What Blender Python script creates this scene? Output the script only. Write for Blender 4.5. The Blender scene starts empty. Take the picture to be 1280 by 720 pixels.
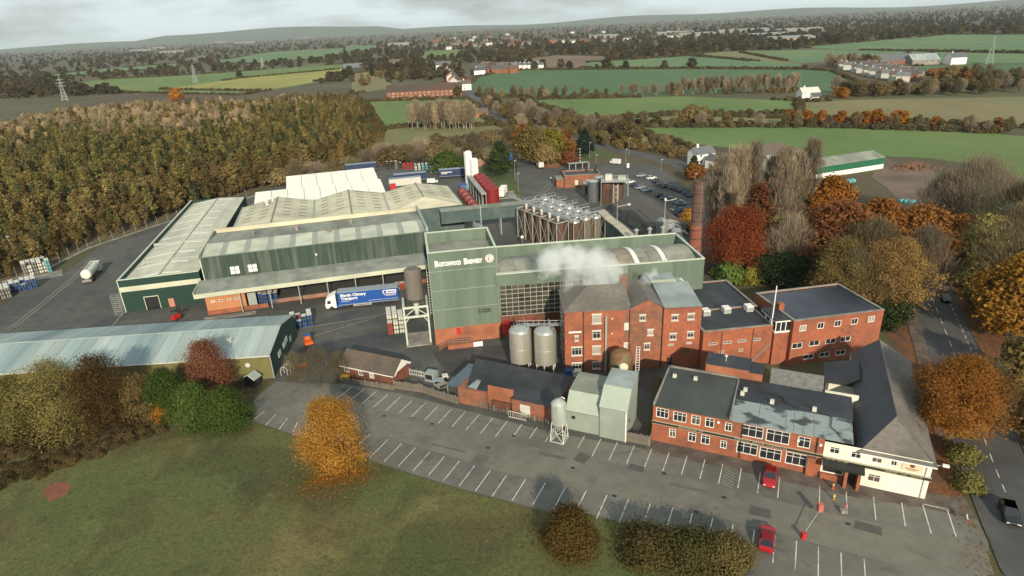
import bpy, math, random
import numpy as np
from mathutils import Vector, Matrix
HAZE_D = .000038
random.seed(7)
RNG = np.random.default_rng(7)
SC = bpy.context.scene
COL = SC.collection

# ------------------------------------------------------------------ camera
FPX, HY, SLOPE, CAMH = 790.0, 60.0, -0.047, 58.0       # focal length in photo pixels, horizon line, flying height
_roll = math.atan(-SLOPE)
_dd = (360 - (HY + SLOPE * 640)) * math.cos(_roll)
_p = math.atan(_dd / FPX)
_w = np.array([0, math.cos(_p), -math.sin(_p)]); _u0 = np.array([0, math.sin(_p), math.cos(_p)]); _r0 = np.array([1., 0, 0])
_c, _s = math.cos(_roll), math.sin(_roll)
_r = _c * _r0 - _s * _u0; _u = _s * _r0 + _c * _u0
cam = bpy.data.objects.new('camera', bpy.data.cameras.new('camera'))
COL.objects.link(cam)
cam.data.sensor_width = 36; cam.data.lens = FPX / 1280 * 36; cam.data.clip_start = .5; cam.data.clip_end = 60000
cam.matrix_world = Matrix(((_r[0], _u[0], -_w[0], 0), (_r[1], _u[1], -_w[1], 0), (_r[2], _u[2], -_w[2], CAMH), (0, 0, 0, 1)))
SC.camera = cam

# ------------------------------------------------------------------ sky, sun, exposure
SUN_EL, SUN_X, SUN_Y = math.radians(23), .16, -.987
wd = bpy.data.worlds.new("World"); SC.world = wd; wd.use_nodes = True
nt = wd.node_tree; nt.nodes.clear()
sky = nt.nodes.new('ShaderNodeTexSky'); sky.sky_type = 'NISHITA'; sky.sun_disc = False
sky.sun_elevation = SUN_EL; sky.sun_rotation = math.atan2(SUN_X, SUN_Y); sky.dust_density = 2.5; sky.air_density = 1.0
tc = nt.nodes.new('ShaderNodeTexCoord'); mp = nt.nodes.new('ShaderNodeMapping'); mp.inputs['Scale'].default_value = (2.2, 2.2, 9)
nz = nt.nodes.new('ShaderNodeTexNoise'); nz.inputs['Scale'].default_value = 1.6; nz.inputs['Detail'].default_value = 7
rp = nt.nodes.new('ShaderNodeValToRGB'); rp.color_ramp.elements[0].position = .30; rp.color_ramp.elements[1].position = .56
mx = nt.nodes.new('ShaderNodeMix'); mx.data_type = 'RGBA'
mx.inputs['B'].default_value = (12.6, 14.2, 14.4, 1)
bg = nt.nodes.new('ShaderNodeBackground'); bg.inputs['Strength'].default_value = .052
ow = nt.nodes.new('ShaderNodeOutputWorld')
L = nt.links.new
L(tc.outputs['Generated'], mp.inputs['Vector']); L(mp.outputs['Vector'], nz.inputs['Vector']); L(nz.outputs['Fac'], rp.inputs['Fac'])
L(rp.outputs['Color'], mx.inputs['Factor']); L(sky.outputs['Color'], mx.inputs['A']); L(mx.outputs['Result'], bg.inputs['Color']); L(bg.outputs['Background'], ow.inputs['Surface'])
sl = bpy.data.lights.new('sun', 'SUN'); sl.energy = 4.6; sl.angle = math.radians(1.0); sl.color = (1, .86, .66)
so = bpy.data.objects.new('sun', sl); COL.objects.link(so)
so.rotation_euler = Vector((SUN_X * math.cos(SUN_EL), SUN_Y * math.cos(SUN_EL), math.sin(SUN_EL))).to_track_quat('Z', 'Y').to_euler()
SC.view_settings.view_transform = 'Standard'; SC.view_settings.look = 'None'; SC.view_settings.exposure = 0.24; SC.view_settings.gamma = 1
SC.cycles.use_denoising = True
SC.cycles.max_bounces = 5; SC.cycles.diffuse_bounces = 2; SC.cycles.glossy_bounces = 2; SC.cycles.transmission_bounces = 2
SC.cycles.transparent_max_bounces = 8; SC.cycles.volume_bounces = 3; SC.cycles.volume_max_steps = 96

# ------------------------------------------------------------------ helpers
def W(px, py, z=0.0):
    d = _w * FPX + _r * (px - 640) + _u * (360 - py)
    t = (z - CAMH) / d[2]
    return Vector((d[0] * t, d[1] * t, z))
def PX(p):
    v = np.array(p) - np.array([0, 0, CAMH]); a = v @ _w
    return 640 + FPX * (v @ _r) / a, 360 - FPX * (v @ _u) / a, a
def hgt(base, topy):
    lo, hi = 0., 57.
    for _ in range(40):
        m = (lo + hi) / 2
        if PX((base[0], base[1], m))[1] > topy: lo = m
        else: hi = m
    return lo

class MB:
    def __init__(s): s.v = []; s.f = []; s.m = []; s.T = None
    def pts(s, P):
        i = len(s.v)
        s.v += [tuple(s.T @ Vector(p)) if s.T else tuple(p) for p in P]
        return i
    def poly(s, P, m=0):
        i = s.pts(P); s.f.append(tuple(range(i, i + len(P)))); s.m.append(m)
    def box(s, x0, x1, y0, y1, z0, z1, m=0):
        i = s.pts([(x0,y0,z0),(x1,y0,z0),(x1,y1,z0),(x0,y1,z0),(x0,y0,z1),(x1,y0,z1),(x1,y1,z1),(x0,y1,z1)])
        for q in ((3,2,1,0),(4,5,6,7),(0,1,5,4),(1,2,6,5),(2,3,7,6),(3,0,4,7)):
            s.f.append(tuple(i + k for k in q)); s.m.append(m)
    def prism(s, P, z0, z1, m=0, mt=None, bottom=True):
        n = len(P); i = s.pts([(p[0], p[1], z0) for p in P] + [(p[0], p[1], z1) for p in P])
        for k in range(n):
            s.f.append((i + k, i + (k + 1) % n, i + n + (k + 1) % n, i + n + k)); s.m.append(m)
        s.f.append(tuple(i + n + k for k in range(n))); s.m.append(m if mt is None else mt)
        if bottom: s.f.append(tuple(i + k for k in reversed(range(n)))); s.m.append(m)
    def tube(s, p, q, r0, r1=None, n=6, m=0):
        r1 = r0 if r1 is None else r1
        p = Vector(p); q = Vector(q); d = (q - p)
        if d.length < 1e-6: return
        d.normalize(); a = d.orthogonal().normalized(); b = d.cross(a)
        P = [p + (a * math.cos(t) + b * math.sin(t)) * r0 for t in [2 * math.pi * k / n for k in range(n)]]
        Q = [q + (a * math.cos(t) + b * math.sin(t)) * r1 for t in [2 * math.pi * k / n for k in range(n)]]
        i = s.pts(P + Q)
        for k in range(n):
            s.f.append((i + k, i + (k + 1) % n, i + n + (k + 1) % n, i + n + k)); s.m.append(m)
        s.f.append(tuple(i + n + k for k in range(n))); s.m.append(m)
        s.f.append(tuple(i + k for k in reversed(range(n)))); s.m.append(m)
    def lathe(s, x, y, prof, n=16, m=0):
        for (r0, z0), (r1, z1) in zip(prof, prof[1:]):
            i = s.pts([(x + r * math.cos(2*math.pi*k/n), y + r * math.sin(2*math.pi*k/n), z) for r, z in ((r0, z0), (r1, z1)) for k in range(n)])
            for k in range(n):
                s.f.append((i + k, i + (k + 1) % n, i + n + (k + 1) % n, i + n + k)); s.m.append(m)
        for (r, z), up in ((prof[-1], 1), (prof[0], 0)):
            if r > .01: s.poly([(x + r * math.cos(2*math.pi*k/n), y + r * math.sin(2*math.pi*k/n), z) for k in (range(n) if up else reversed(range(n)))], m)
    def mesh(s, name, mats, smooth=False):
        me = bpy.data.meshes.new(name); me.from_pydata(s.v, [], s.f)
        for mt in (mats if isinstance(mats, (list, tuple)) else [mats]): me.materials.append(mt)
        if len(me.materials) > 1: me.polygons.foreach_set('material_index', s.m)
        if smooth: me.polygons.foreach_set('use_smooth', [True] * len(me.polygons))
        me.update(); return me
    def build(s, name, mats, parent=None, loc=(0, 0, 0), rz=0, smooth=False):
        return put(name, s.mesh(name, mats, smooth), parent, loc, rz)

def put(name, me, parent=None, loc=(0, 0, 0), rz=0):
    o = bpy.data.objects.new(name, me); COL.objects.link(o); o.parent = parent
    o.location = loc; o.rotation_euler = (0, 0, rz); return o
def tag(o, label=None, cat=None, group=None, kind=None):
    for k, v in (('label', label), ('category', cat), ('group', group), ('kind', kind)):
        if v: o[k] = v
    return o
def thing(name, label, cat, loc=(0, 0, 0), deg=0, group=None):
    o = put(name, None, None, loc, math.radians(deg)); o.empty_display_size = .5
    return tag(o, label, cat, group)
def dup(o, loc=None, rz=None, parent=None, label=None, group=None):
    c = o.copy(); COL.objects.link(c); c.parent = parent
    if loc is not None: c.location = loc
    if rz is not None: c.rotation_euler[2] = rz
    if label: c['label'] = label
    if group: c['group'] = group
    for ch in o.children: dup(ch, parent=c)
    return c
def struct(name, mb, mats, parent=None, **k):
    o = mb.build(name, mats, parent, **k)
    if parent is None: o['kind'] = 'structure'
    return o

# ------------------------------------------------------------------ materials
MATS = {}
def mat(name, col, rough=.85, var=.18, scale=.6, col2=None, s2=.08, metal=0., bump=0., bscale=8., corr=0., corr_dir='X', orand=0., thr=(.42, .62), spec=.4, stretch=None, spot=None):
    if name in MATS: return MATS[name]
    m = bpy.data.materials.new(name); m.use_nodes = True; t = m.node_tree; n = t.nodes; n.clear(); L = t.links.new
    out = n.new('ShaderNodeOutputMaterial'); b = n.new('ShaderNodeBsdfPrincipled'); L(b.outputs[0], out.inputs[0])
    tc = n.new('ShaderNodeTexCoord'); vec = tc.outputs['Object']
    if stretch:
        mp = n.new('ShaderNodeMapping'); mp.inputs['Scale'].default_value = stretch; L(vec, mp.inputs[0]); svec = mp.outputs[0]
    else: svec = vec
    nz = n.new('ShaderNodeTexNoise'); nz.inputs['Scale'].default_value = scale; nz.inputs['Detail'].default_value = 6; nz.inputs['Roughness'].default_value = .65; L(svec, nz.inputs['Vector'])
    mr = n.new('ShaderNodeMapRange'); mr.inputs['From Min'].default_value = .3; mr.inputs['From Max'].default_value = .7
    mr.inputs['To Min'].default_value = 1 - var; mr.inputs['To Max'].default_value = 1 + var; L(nz.outputs['Fac'], mr.inputs['Value'])
    base = n.new('ShaderNodeMix'); base.data_type = 'RGBA'; base.inputs['A'].default_value = (*col, 1); base.inputs['B'].default_value = (*(col2 or col), 1); base.inputs['Factor'].default_value = 0
    if col2:
        n2 = n.new('ShaderNodeTexNoise'); n2.inputs['Scale'].default_value = s2; n2.inputs['Detail'].default_value = 5; L(svec, n2.inputs['Vector'])
        m2 = n.new('ShaderNodeMapRange'); m2.inputs['From Min'].default_value = thr[0]; m2.inputs['From Max'].default_value = thr[1]; L(n2.outputs['Fac'], m2.inputs['Value']); L(m2.outputs[0], base.inputs['Factor'])
    val = mr.outputs[0]
    if orand:
        oi = n.new('ShaderNodeObjectInfo'); m3 = n.new('ShaderNodeMapRange'); m3.inputs['To Min'].default_value = 1 - orand; m3.inputs['To Max'].default_value = 1 + orand
        L(oi.outputs['Random'], m3.inputs['Value']); mm = n.new('ShaderNodeMath'); mm.operation = 'MULTIPLY'; L(val, mm.inputs[0]); L(m3.outputs[0], mm.inputs[1]); val = mm.outputs[0]
    for sc_, th_, fac_ in (spot or ()):
        n5 = n.new('ShaderNodeTexNoise'); n5.inputs['Scale'].default_value = sc_; n5.inputs['Detail'].default_value = 3; n5.inputs['Distortion'].default_value = .6; L(vec, n5.inputs['Vector'])
        m5 = n.new('ShaderNodeMapRange'); m5.inputs['From Min'].default_value = th_; m5.inputs['From Max'].default_value = th_ + .05; m5.inputs['To Min'].default_value = 1; m5.inputs['To Max'].default_value = fac_; L(n5.outputs['Fac'], m5.inputs['Value'])
        mm = n.new('ShaderNodeMath'); mm.operation = 'MULTIPLY'; L(val, mm.inputs[0]); L(m5.outputs[0], mm.inputs[1]); val = mm.outputs[0]
    vm = n.new('ShaderNodeVectorMath'); vm.operation = 'SCALE'; L(base.outputs['Result'], vm.inputs[0]); L(val, vm.inputs['Scale']); L(vm.outputs[0], b.inputs['Base Color'])
    b.inputs['Roughness'].default_value = rough; b.inputs['Metallic'].default_value = metal; b.inputs['Specular IOR Level'].default_value = spec
    if bump or corr:
        bp = n.new('ShaderNodeBump'); bp.inputs['Strength'].default_value = 1; bp.inputs['Distance'].default_value = bump or corr
        if corr:
            wv = n.new('ShaderNodeTexWave'); wv.bands_direction = corr_dir; wv.inputs['Scale'].default_value = bscale; L(vec, wv.inputs['Vector']); L(wv.outputs['Fac'], bp.inputs['Height'])
        else:
            n4 = n.new('ShaderNodeTexNoise'); n4.inputs['Scale'].default_value = bscale; n4.inputs['Detail'].default_value = 4; L(vec, n4.inputs['Vector']); L(n4.outputs['Fac'], bp.inputs['Height'])
        L(bp.outputs[0], b.inputs['Normal'])
    MATS[name] = m; return m
def leafmat(name, col, col2, var=.35, rnd=.3, trans=.35):
    if name in MATS: return MATS[name]
    m = bpy.data.materials.new(name); m.use_nodes = True; t = m.node_tree; n = t.nodes; n.clear(); L = t.links.new
    out = n.new('ShaderNodeOutputMaterial'); d = n.new('ShaderNodeBsdfDiffuse'); tr = n.new('ShaderNodeBsdfTranslucent'); ms = n.new('ShaderNodeMixShader'); ms.inputs[0].default_value = trans
    at = n.new('ShaderNodeAttribute'); at.attribute_name = 'tint'; oi = n.new('ShaderNodeObjectInfo')
    ad = n.new('ShaderNodeMath'); ad.operation = 'MULTIPLY_ADD'; ad.inputs[1].default_value = .6; L(oi.outputs['Random'], ad.inputs[2]); L(at.outputs['Fac'], ad.inputs[0])
    a2 = n.new('ShaderNodeMath'); a2.operation = 'MULTIPLY_ADD'; a2.inputs[1].default_value = 1.0; a2.inputs[2].default_value = -.3; L(ad.outputs[0], a2.inputs[0]); a2.use_clamp = True
    mx = n.new('ShaderNodeMix'); mx.data_type = 'RGBA'; mx.inputs['A'].default_value = (*col, 1); mx.inputs['B'].default_value = (*col2, 1); L(a2.outputs[0], mx.inputs['Factor'])
    rr = n.new('ShaderNodeMath'); rr.operation = 'MULTIPLY'; rr.inputs[1].default_value = 7.31; L(oi.outputs['Random'], rr.inputs[0])
    fr = n.new('ShaderNodeMath'); fr.operation = 'FRACT'; L(rr.outputs[0], fr.inputs[0])
    mr = n.new('ShaderNodeMapRange'); mr.inputs['To Min'].default_value = 1 - rnd; mr.inputs['To Max'].default_value = 1 + rnd; L(fr.outputs[0], mr.inputs['Value'])
    m2 = n.new('ShaderNodeMapRange'); m2.inputs['To Min'].default_value = 1 - var; m2.inputs['To Max'].default_value = 1 + var; L(at.outputs['Fac'], m2.inputs['Value'])
    mu = n.new('ShaderNodeMath'); mu.operation = 'MULTIPLY'; L(mr.outputs[0], mu.inputs[0]); L(m2.outputs[0], mu.inputs[1])
    vm = n.new('ShaderNodeVectorMath'); vm.operation = 'SCALE'; L(mx.outputs['Result'], vm.inputs[0]); L(mu.outputs[0], vm.inputs['Scale'])
    L(vm.outputs[0], d.inputs['Color']); L(vm.outputs[0], tr.inputs['Color']); L(d.outputs[0], ms.inputs[1]); L(tr.outputs[0], ms.inputs[2]); L(ms.outputs[0], out.inputs[0])
    MATS[name] = m; return m

ASPH = mat('asphalt_yard', (.085, .086, .078), .85, .22, .35, (.058, .06, .056), .045, bump=.01, bscale=6, spot=((.5, .64, .7), (.16, .62, .78), (.09, .36, 1.0), (.3, .66, 1.25)))
PARK = mat('asphalt_car_park', (.145, .142, .122), .9, .16, .5, (.10, .10, .088), .05, bump=.008, bscale=6, spot=((.9, .66, .66), (.22, .63, .8), (.35, .66, 1.14)))
ROADM = mat('asphalt_road', (.085, .086, .085), .8, .15, .4, (.06, .06, .06), .06)
PAVE = mat('pavement', (.12, .10, .085), .9, .25, .8, (.075, .06, .05), .3)
PAINT = mat('road_paint', (.58, .58, .54), .7, .2, 3, (.27, .27, .25), .9, thr=(.5, .68))
PAINTY = mat('yard_paint', (.33, .31, .25), .8, .25, 2)
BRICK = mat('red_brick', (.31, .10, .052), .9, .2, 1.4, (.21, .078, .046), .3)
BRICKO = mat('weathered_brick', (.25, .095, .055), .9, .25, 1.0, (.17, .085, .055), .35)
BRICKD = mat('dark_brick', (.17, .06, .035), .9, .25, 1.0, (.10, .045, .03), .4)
BRICKL = mat('pale_red_brick', (.34, .13, .07), .9, .16, 1.2, (.24, .09, .05), .3)
GREEN = mat('sage_cladding', (.155, .21, .16), .7, .12, .6, (.12, .168, .132), .25, corr=.03, bscale=3, stretch=(1.3, 1.3, .1), orand=.03)
GREENL = mat('pale_sage_cladding', (.36, .42, .355), .65, .08, .4, corr=.02, bscale=4)
GREEND = mat('dark_green_cladding', (.042, .068, .055), .8, .3, 1.6, (.125, .145, .125), .9, corr=.04, bscale=2.4, stretch=(1, 1, .06), thr=(.45, .75))
GREENW = mat('warehouse_green', (.018, .05, .038), .7, .12, .5, corr=.03, bscale=3)
TEALB = mat('teal_grey_cladding', (.05, .085, .085), .7, .2, .5, (.08, .11, .105), .2)
CREAMC = mat('cream_cladding', (.50, .52, .40), .7, .1, .4, (.40, .42, .33), .2)
COPING = mat('pale_coping', (.46, .52, .44), .6, .12, .8)
ROOFLT = mat('pale_sheet_roof', (.60, .60, .48), .75, .08, .5, (.47, .47, .38), .16, corr=.03, bscale=3, orand=.06, stretch=(1, .25, 1))
ROOFSKY = mat('rooflight_sheet', (.78, .79, .68), .5, .08, .6, orand=.06)
ROOFGREY = mat('grey_sheet_roof', (.25, .27, .22), .75, .16, .5, (.17, .185, .155), .2, orand=.07, stretch=(1, .3, 1))
ROOFPALE = mat('sage_sheet_roof', (.47, .50, .41), .75, .1, .5, (.36, .38, .31), .25, orand=.07)
ROOFBLUE = mat('aged_metal_roof', (.36, .43, .41), .6, .12, .5, (.22, .30, .31), .10, corr=.03, bscale=2.5, stretch=(1, .12, .12), orand=.17)
ROOFWHITE = mat('white_roof_sheet', (.74, .75, .66), .6, .05, .3, orand=.04)
BOARD = mat('asbestos_roof', (.62, .60, .44), .9, .16, .7, (.46, .44, .33), .12, corr=.03, bscale=3, stretch=(.3, 1, 1))
SLATE = mat('slate_roof', (.15, .138, .12), .85, .2, 1.5, (.11, .105, .095), .2, bump=.02, bscale=5)
SLATE_SHADE = mat('shaded_slate_roof', (.05, .056, .065), .55, .2, 1.2, (.035, .04, .048), .2, bump=.015, bscale=5)
FELT = mat('felt_roof', (.055, .067, .062), .7, .18, .6, (.04, .048, .046), .15)
FELTD = mat('black_felt_roof', (.022, .026, .032), .6, .3, .4, (.035, .04, .048), .1)
FELTP = mat('silvered_felt_roof', (.24, .285, .28), .6, .12, .8, (.045, .055, .062), .33, thr=(.52, .60), stretch=(1, 1.4, 1))
GREYROOF = mat('grey_membrane_roof', (.23, .245, .205), .85, .2, .4, (.165, .175, .15), .15)
VAULT = mat('vault_roof', (.27, .275, .23), .85, .2, .6, (.18, .185, .155), .22)
PALEBLUE = mat('pale_blue_roof', (.27, .315, .31), .55, .1, .6, (.2, .24, .24), .2)
WHITE = mat('white_paint', (.72, .72, .68), .6, .08, 1)
WHITED = mat('dirty_white', (.5, .5, .45), .7, .2, 2)
RENDERC = mat('cream_render', (.74, .73, .62), .8, .07, .6, (.62, .60, .50), .2)
STEEL = mat('galvanised_steel', (.36, .38, .38), .45, .2, 2, metal=.5)
STEELG = mat('grey_steelwork', (.27, .31, .29), .6, .15, 2)
STAIN = mat('stainless_steel', (.62, .62, .58), .34, .1, 1, metal=.85, stretch=(1, 1, .15))
SILVER = mat('weathered_tank_steel', (.56, .56, .50), .42, .12, 1.0, (.42, .41, .35), .5, metal=.6, stretch=(1, 1, .2))
RUSTT = mat('brown_tank', (.115, .06, .04), .8, .3, .8, (.07, .045, .035), .4, stretch=(1, 1, .25))
GREYT = mat('grey_tank', (.085, .095, .10), .6, .2, .8, stretch=(1, 1, .2))
OLIVET = mat('olive_tank', (.17, .17, .075), .6, .2, .8, (.10, .055, .03), .5, stretch=(1, 1, .3))
OLIVEW = mat('olive_cladding', (.16, .155, .06), .7, .14, .6, corr=.03, bscale=3)
REDT = mat('red_tank', (.19, .016, .014), .5, .15, 1)
REDP = mat('red_paint', (.42, .02, .018), .5, .1, 2)
BLUEP = mat('blue_paint', (.02, .075, .24), .5, .12, 1.5)
NAVY = mat('navy_curtain', (.012, .03, .09), .5, .12, 1)
TRUCKB = mat('truck_blue', (.012, .07, .30), .45, .08, 1.5)
GREYL = mat('trailer_roof', (.22, .27, .30), .6, .12, .8)
RUBBER = mat('rubber', (.02, .02, .02), .9, .2, 4)
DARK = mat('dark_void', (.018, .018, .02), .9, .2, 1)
GLASS = mat('window_glass', (.022, .026, .032), .12, .3, 1.5, spec=.7)
CHROME = mat('hub_metal', (.5, .5, .5), .4, .1, 3, metal=.6)
WOODF = mat('fence_wood', (.17, .15, .12), .9, .25, 2, (.11, .10, .085), .6, orand=.15)
CONC = mat('concrete', (.25, .24, .21), .9, .2, .8, (.16, .155, .14), .3)
STONE = mat('stone_slate', (.16, .16, .15), .9, .35, 1.8)
YELLOW = mat('yellow_paint', (.55, .33, .02), .6, .1, 2)
ORANGE = mat('orange_paint', (.55, .10, .015), .6, .1, 2)
TURQ = mat('turquoise_wrap', (.10, .34, .38), .6, .2, 2)
BARK = mat('bark', (.085, .065, .048), .95, .3, 3)
BIRCH = mat('pale_bark', (.26, .23, .19), .9, .3, 2)
GOLD = mat('gold_lettering', (.40, .37, .26), .6, .1, 3)
BLACKP = mat('black_paint', (.02, .022, .02), .5, .15, 2)
EARTH = mat('earth', (.14, .075, .045), .95, .3, .6, (.09, .055, .035), .2)
LITTER = mat('leaf_litter', (.15, .062, .026), .95, .4, 2.5, (.085, .05, .03), .35, bump=.04, bscale=6)

# ------------------------------------------------------------------ building helpers
_WIN = {}
_BLD = {}
def blind_pane(w, h):
    k = (round(w, 2), round(h, 2), RNG.random() < .5)
    if k not in _BLD:
        q = MB(); q.poly([(-w/2, .1, 0), (w/2, .1, 0), (w/2, .1, h), (-w/2, .1, h)]); _BLD[k] = q.mesh('pane', [mat('window_blind', (.30, .29, .25), .3, .2, 1.5, spec=.6) if k[2] else mat('window_curtain', (.10, .085, .07), .2, .3, 2, spec=.6)])
    return _BLD[k]
def window(parent, x, z, w, h, y=0., rz=0., cols=2, rows=2, fm=None, sill=None, gm=None, name='window'):
    """frame with glazing bars set in a 0.15 m deep opening whose face lies at y, looking towards -y before rz"""
    fm = fm or WHITE; key = (round(w, 2), round(h, 2), cols, rows, fm.name, sill.name if sill else '', (gm or GLASS).name)
    if key not in _WIN:
        a = MB(); t = .1
        a.box(-w/2, -w/2 + t, .03, .12, 0, h); a.box(w/2 - t, w/2, .03, .12, 0, h); a.box(-w/2 + t, w/2 - t, .03, .12, 0, t); a.box(-w/2 + t, w/2 - t, .03, .12, h - t, h)
        for c in range(1, cols): a.box(-w/2 + w*c/cols - .03, -w/2 + w*c/cols + .03, .04, .115, t, h - t)
        for r in range(1, rows):
            zz = h * (.68 if rows == 2 else r/rows); a.box(-w/2 + t, w/2 - t, .045, .11, zz - .025, zz + .025)
        if sill: a.box(-w/2 - .12, w/2 + .12, -.1, .03, -.2, -.01); a.box(-w/2 - .12, w/2 + .12, -.05, .03, h + .01, h + .25)
        p = MB(); p.poly([(-w/2, .1, 0), (w/2, .1, 0), (w/2, .1, h), (-w/2, .1, h)])
        _WIN[key] = (a.mesh('window', [fm]), p.mesh('pane', [gm or GLASS]))
    f, p = _WIN[key]
    if gm is None and RNG.random() < .28: p = blind_pane(w, h)
    o = put(name, f, parent, (x, y, z), rz); put('pane', p, o); return o
def wall_open(mb, x0, x1, z0, z1, ops=(), y=0., dep=.16, m=0):
    """a wall face at y looking to -y with cut openings (cx, z, w, h) and their reveals"""
    ops = [(cx - w/2, cx + w/2, z, z + h) for cx, z, w, h in ops]
    xs = sorted({x0, x1, *[v for o in ops for v in o[:2] if x0 < v < x1]}); zs = sorted({z0, z1, *[v for o in ops for v in o[2:] if z0 < v < z1]})
    for i in range(len(xs) - 1):
        for j in range(len(zs) - 1):
            cx, cz = (xs[i] + xs[i+1]) / 2, (zs[j] + zs[j+1]) / 2
            if any(o[0] < cx < o[1] and o[2] < cz < o[3] for o in ops): continue
            mb.poly([(xs[i], y, zs[j]), (xs[i+1], y, zs[j]), (xs[i+1], y, zs[j+1]), (xs[i], y, zs[j+1])], m)
    for a, b, c, d in ops:
        mb.poly([(a, y, c), (a, y + dep, c), (a, y + dep, d), (a, y, d)], m); mb.poly([(b, y + dep, c), (b, y, c), (b, y, d), (b, y + dep, d)], m)
        mb.poly([(a, y, d), (a, y + dep, d), (b, y + dep, d), (b, y, d)], m); mb.poly([(a, y + dep, c), (a, y, c), (b, y, c), (b, y + dep, c)], m)
def flat_block(parent, x0, x1, y0, y1, h, wm, rm, para=.5, cop=None, z0=0., ops=(), wname='wall', cw=.3, roofdrop=None):
    """walls with a parapet, a coping and a sunk roof deck"""
    a = MB(); wall_open(a, x0, x1, z0, h, ops, y0)
    a.poly([(x1, y0, z0), (x1, y1, z0), (x1, y1, h), (x1, y0, h)]); a.poly([(x1, y1, z0), (x0, y1, z0), (x0, y1, h), (x1, y1, h)]); a.poly([(x0, y1, z0), (x0, y0, z0), (x0, y0, h), (x0, y1, h)])
    i0, i1, j0, j1 = x0 + cw, x1 - cw, y0 + cw, y1 - cw; zr = h - para
    for P in (((i0,j0),(i1,j0)), ((i1,j0),(i1,j1)), ((i1,j1),(i0,j1)), ((i0,j1),(i0,j0))):
        a.poly([(*P[1], zr - .3), (*P[0], zr - .3), (*P[0], h), (*P[1], h)])
    w = a.build(wname, [wm], parent)
    c = MB(); e = .06
    c.box(x0 - e, x1 + e, y0 - e, j0 + e, h, h + .14); c.box(x0 - e, x1 + e, j1 - e, y1 + e, h, h + .14)
    c.box(x0 - e, i0 + e, j0 + e, j1 - e, h, h + .14); c.box(i1 - e, x1 + e, j0 + e, j1 - e, h, h + .14)
    c.build('coping', [cop or COPING], parent)
    r = MB(); r.box(i0, i1, j0, j1, zr - .25, zr); r.build('roof', [rm], parent)
    return w
def text_mesh(body, size, m, ext=.03, bold=0.):
    cu = bpy.data.curves.new('lettering', 'FONT'); cu.body = body; cu.size = size; cu.extrude = ext; cu.resolution_u = 2; cu.offset = bold * size
    o = bpy.data.objects.new('lettering', cu); COL.objects.link(o)
    bpy.context.view_layer.update()
    me = bpy.data.meshes.new_from_object(o.evaluated_get(bpy.context.evaluated_depsgraph_get()))
    bpy.data.objects.remove(o); me.materials.clear(); me.materials.append(m); return me
def lettering(parent, body, x, y, z, size, m, width=None, bold=0.):
    me = text_mesh(body, size, m, bold=bold); xs = [v.co.x for v in me.vertices]; w0 = max(xs) - min(xs)
    o = put('lettering', me, parent, (x, y, z)); o.rotation_euler = (math.pi/2, 0, 0)
    if width: o.scale = (width / w0, 1, 1)
    return o

# ================================================================== THE GROUND
GROUNDM = mat('rough_country', (.075, .078, .034), .95, .35, .01, (.075, .052, .028), .004, thr=(.4, .6))
LAWN = mat('lawn_grass', (.078, .096, .028), .95, .3, 2.2, (.108, .094, .034), .06, bump=.04, bscale=9, spot=((1.3, .55, .80), (3.5, .56, .78), (2.4, .62, 1.3), (.12, .54, .80), (.035, .52, .74), (.3, .60, 1.15), (.06, .60, 1.25)))
DARKGRASS = mat('shaded_garden_grass', (.05, .055, .022), .95, .4, .8, (.085, .05, .025), .1, bump=.05, bscale=4)  # shade between offices and trees put into the grass colour
SCRUBG = mat('rough_brown_ground', (.075, .05, .026), .95, .45, .6, (.055, .058, .026), .06, bump=.15, bscale=2)
def sheet(name, pts, z, m, parent=None, world=False):
    a = MB(); P = [Vector((*p[:2], 0)) if world else W(*p) for p in pts]
    area = sum(p.x * q.y - q.x * p.y for p, q in zip(P, P[1:] + P[:1]))
    if area < 0: P.reverse()
    a.poly([(p.x, p.y, z) for p in P])
    return struct(name, a, [m], parent)
g = MB(); xs = sorted({s * v for v in (0, 60, 150, 300, 600, 1200, 2500, 5000, 10000, 30000) for s in (-1, 1)}); ys = [-300, -60, 0, 60, 150, 300, 600, 1200, 2500, 5000, 10000, 30000]
for i in range(len(xs) - 1):
    for j in range(len(ys) - 1): g.poly([(xs[i], ys[j], 0), (xs[i+1], ys[j], 0), (xs[i+1], ys[j+1], 0), (xs[i], ys[j+1], 0)])
struct('ground', g, [GROUNDM])

# yard of the brewery, car park, road, lawn
sheet('yard', [(-150,380),(0,386),(42,353),(78,344),(120,312),(170,292),(235,270),(300,248),(360,228),(480,204),(560,205),(640,204),(648,192),(690,210),(760,203),(800,202),(830,212),(890,262),(880,350),(884,462),(818,470),(806,562),(700,545),(560,507),(430,480),(372,480),(346,482),(340,474),(-150,488)], .02, ASPH)
CP = sheet('car_park', [(318,500),(345,477),(372,479),(432,480),(505,493),(566,509),(690,541),(800,560),(1070,622),(1150,634),(1222,650),(1236,680),(1232,760),(950,760),(905,684),(850,668),(800,660),(735,642),(684,640),(640,628),(576,611),(537,599),(499,587),(470,578),(430,566),(400,553),(365,543),(316,526)], .03, PARK)
sheet('lawn', [(-200,610),(60,560),(150,540),(225,528),(318,530),(365,545),(400,555),(430,568),(470,580),(499,589),(537,601),(576,613),(640,630),(684,642),(735,644),(800,662),(850,670),(905,686),(960,775),(-300,800)], .015, LAWN)
sheet('rough_ground', [(-300,480),(0,478),(340,474),(318,500),(316,528),(225,530),(150,542),(60,562),(-200,612),(-300,640)], .008, SCRUBG)
sheet('woodland_floor', [(-160,395),(0,353),(40,342),(118,304),(190,282),(240,262),(330,235),(470,197),(480,172),(454,132),(430,124),(300,134),(150,138),(95,152),(0,172),(-160,200)], .006, mat('woodland_litter', (.15, .105, .055), .95, .35, .4, (.10, .085, .04), .05))
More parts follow.
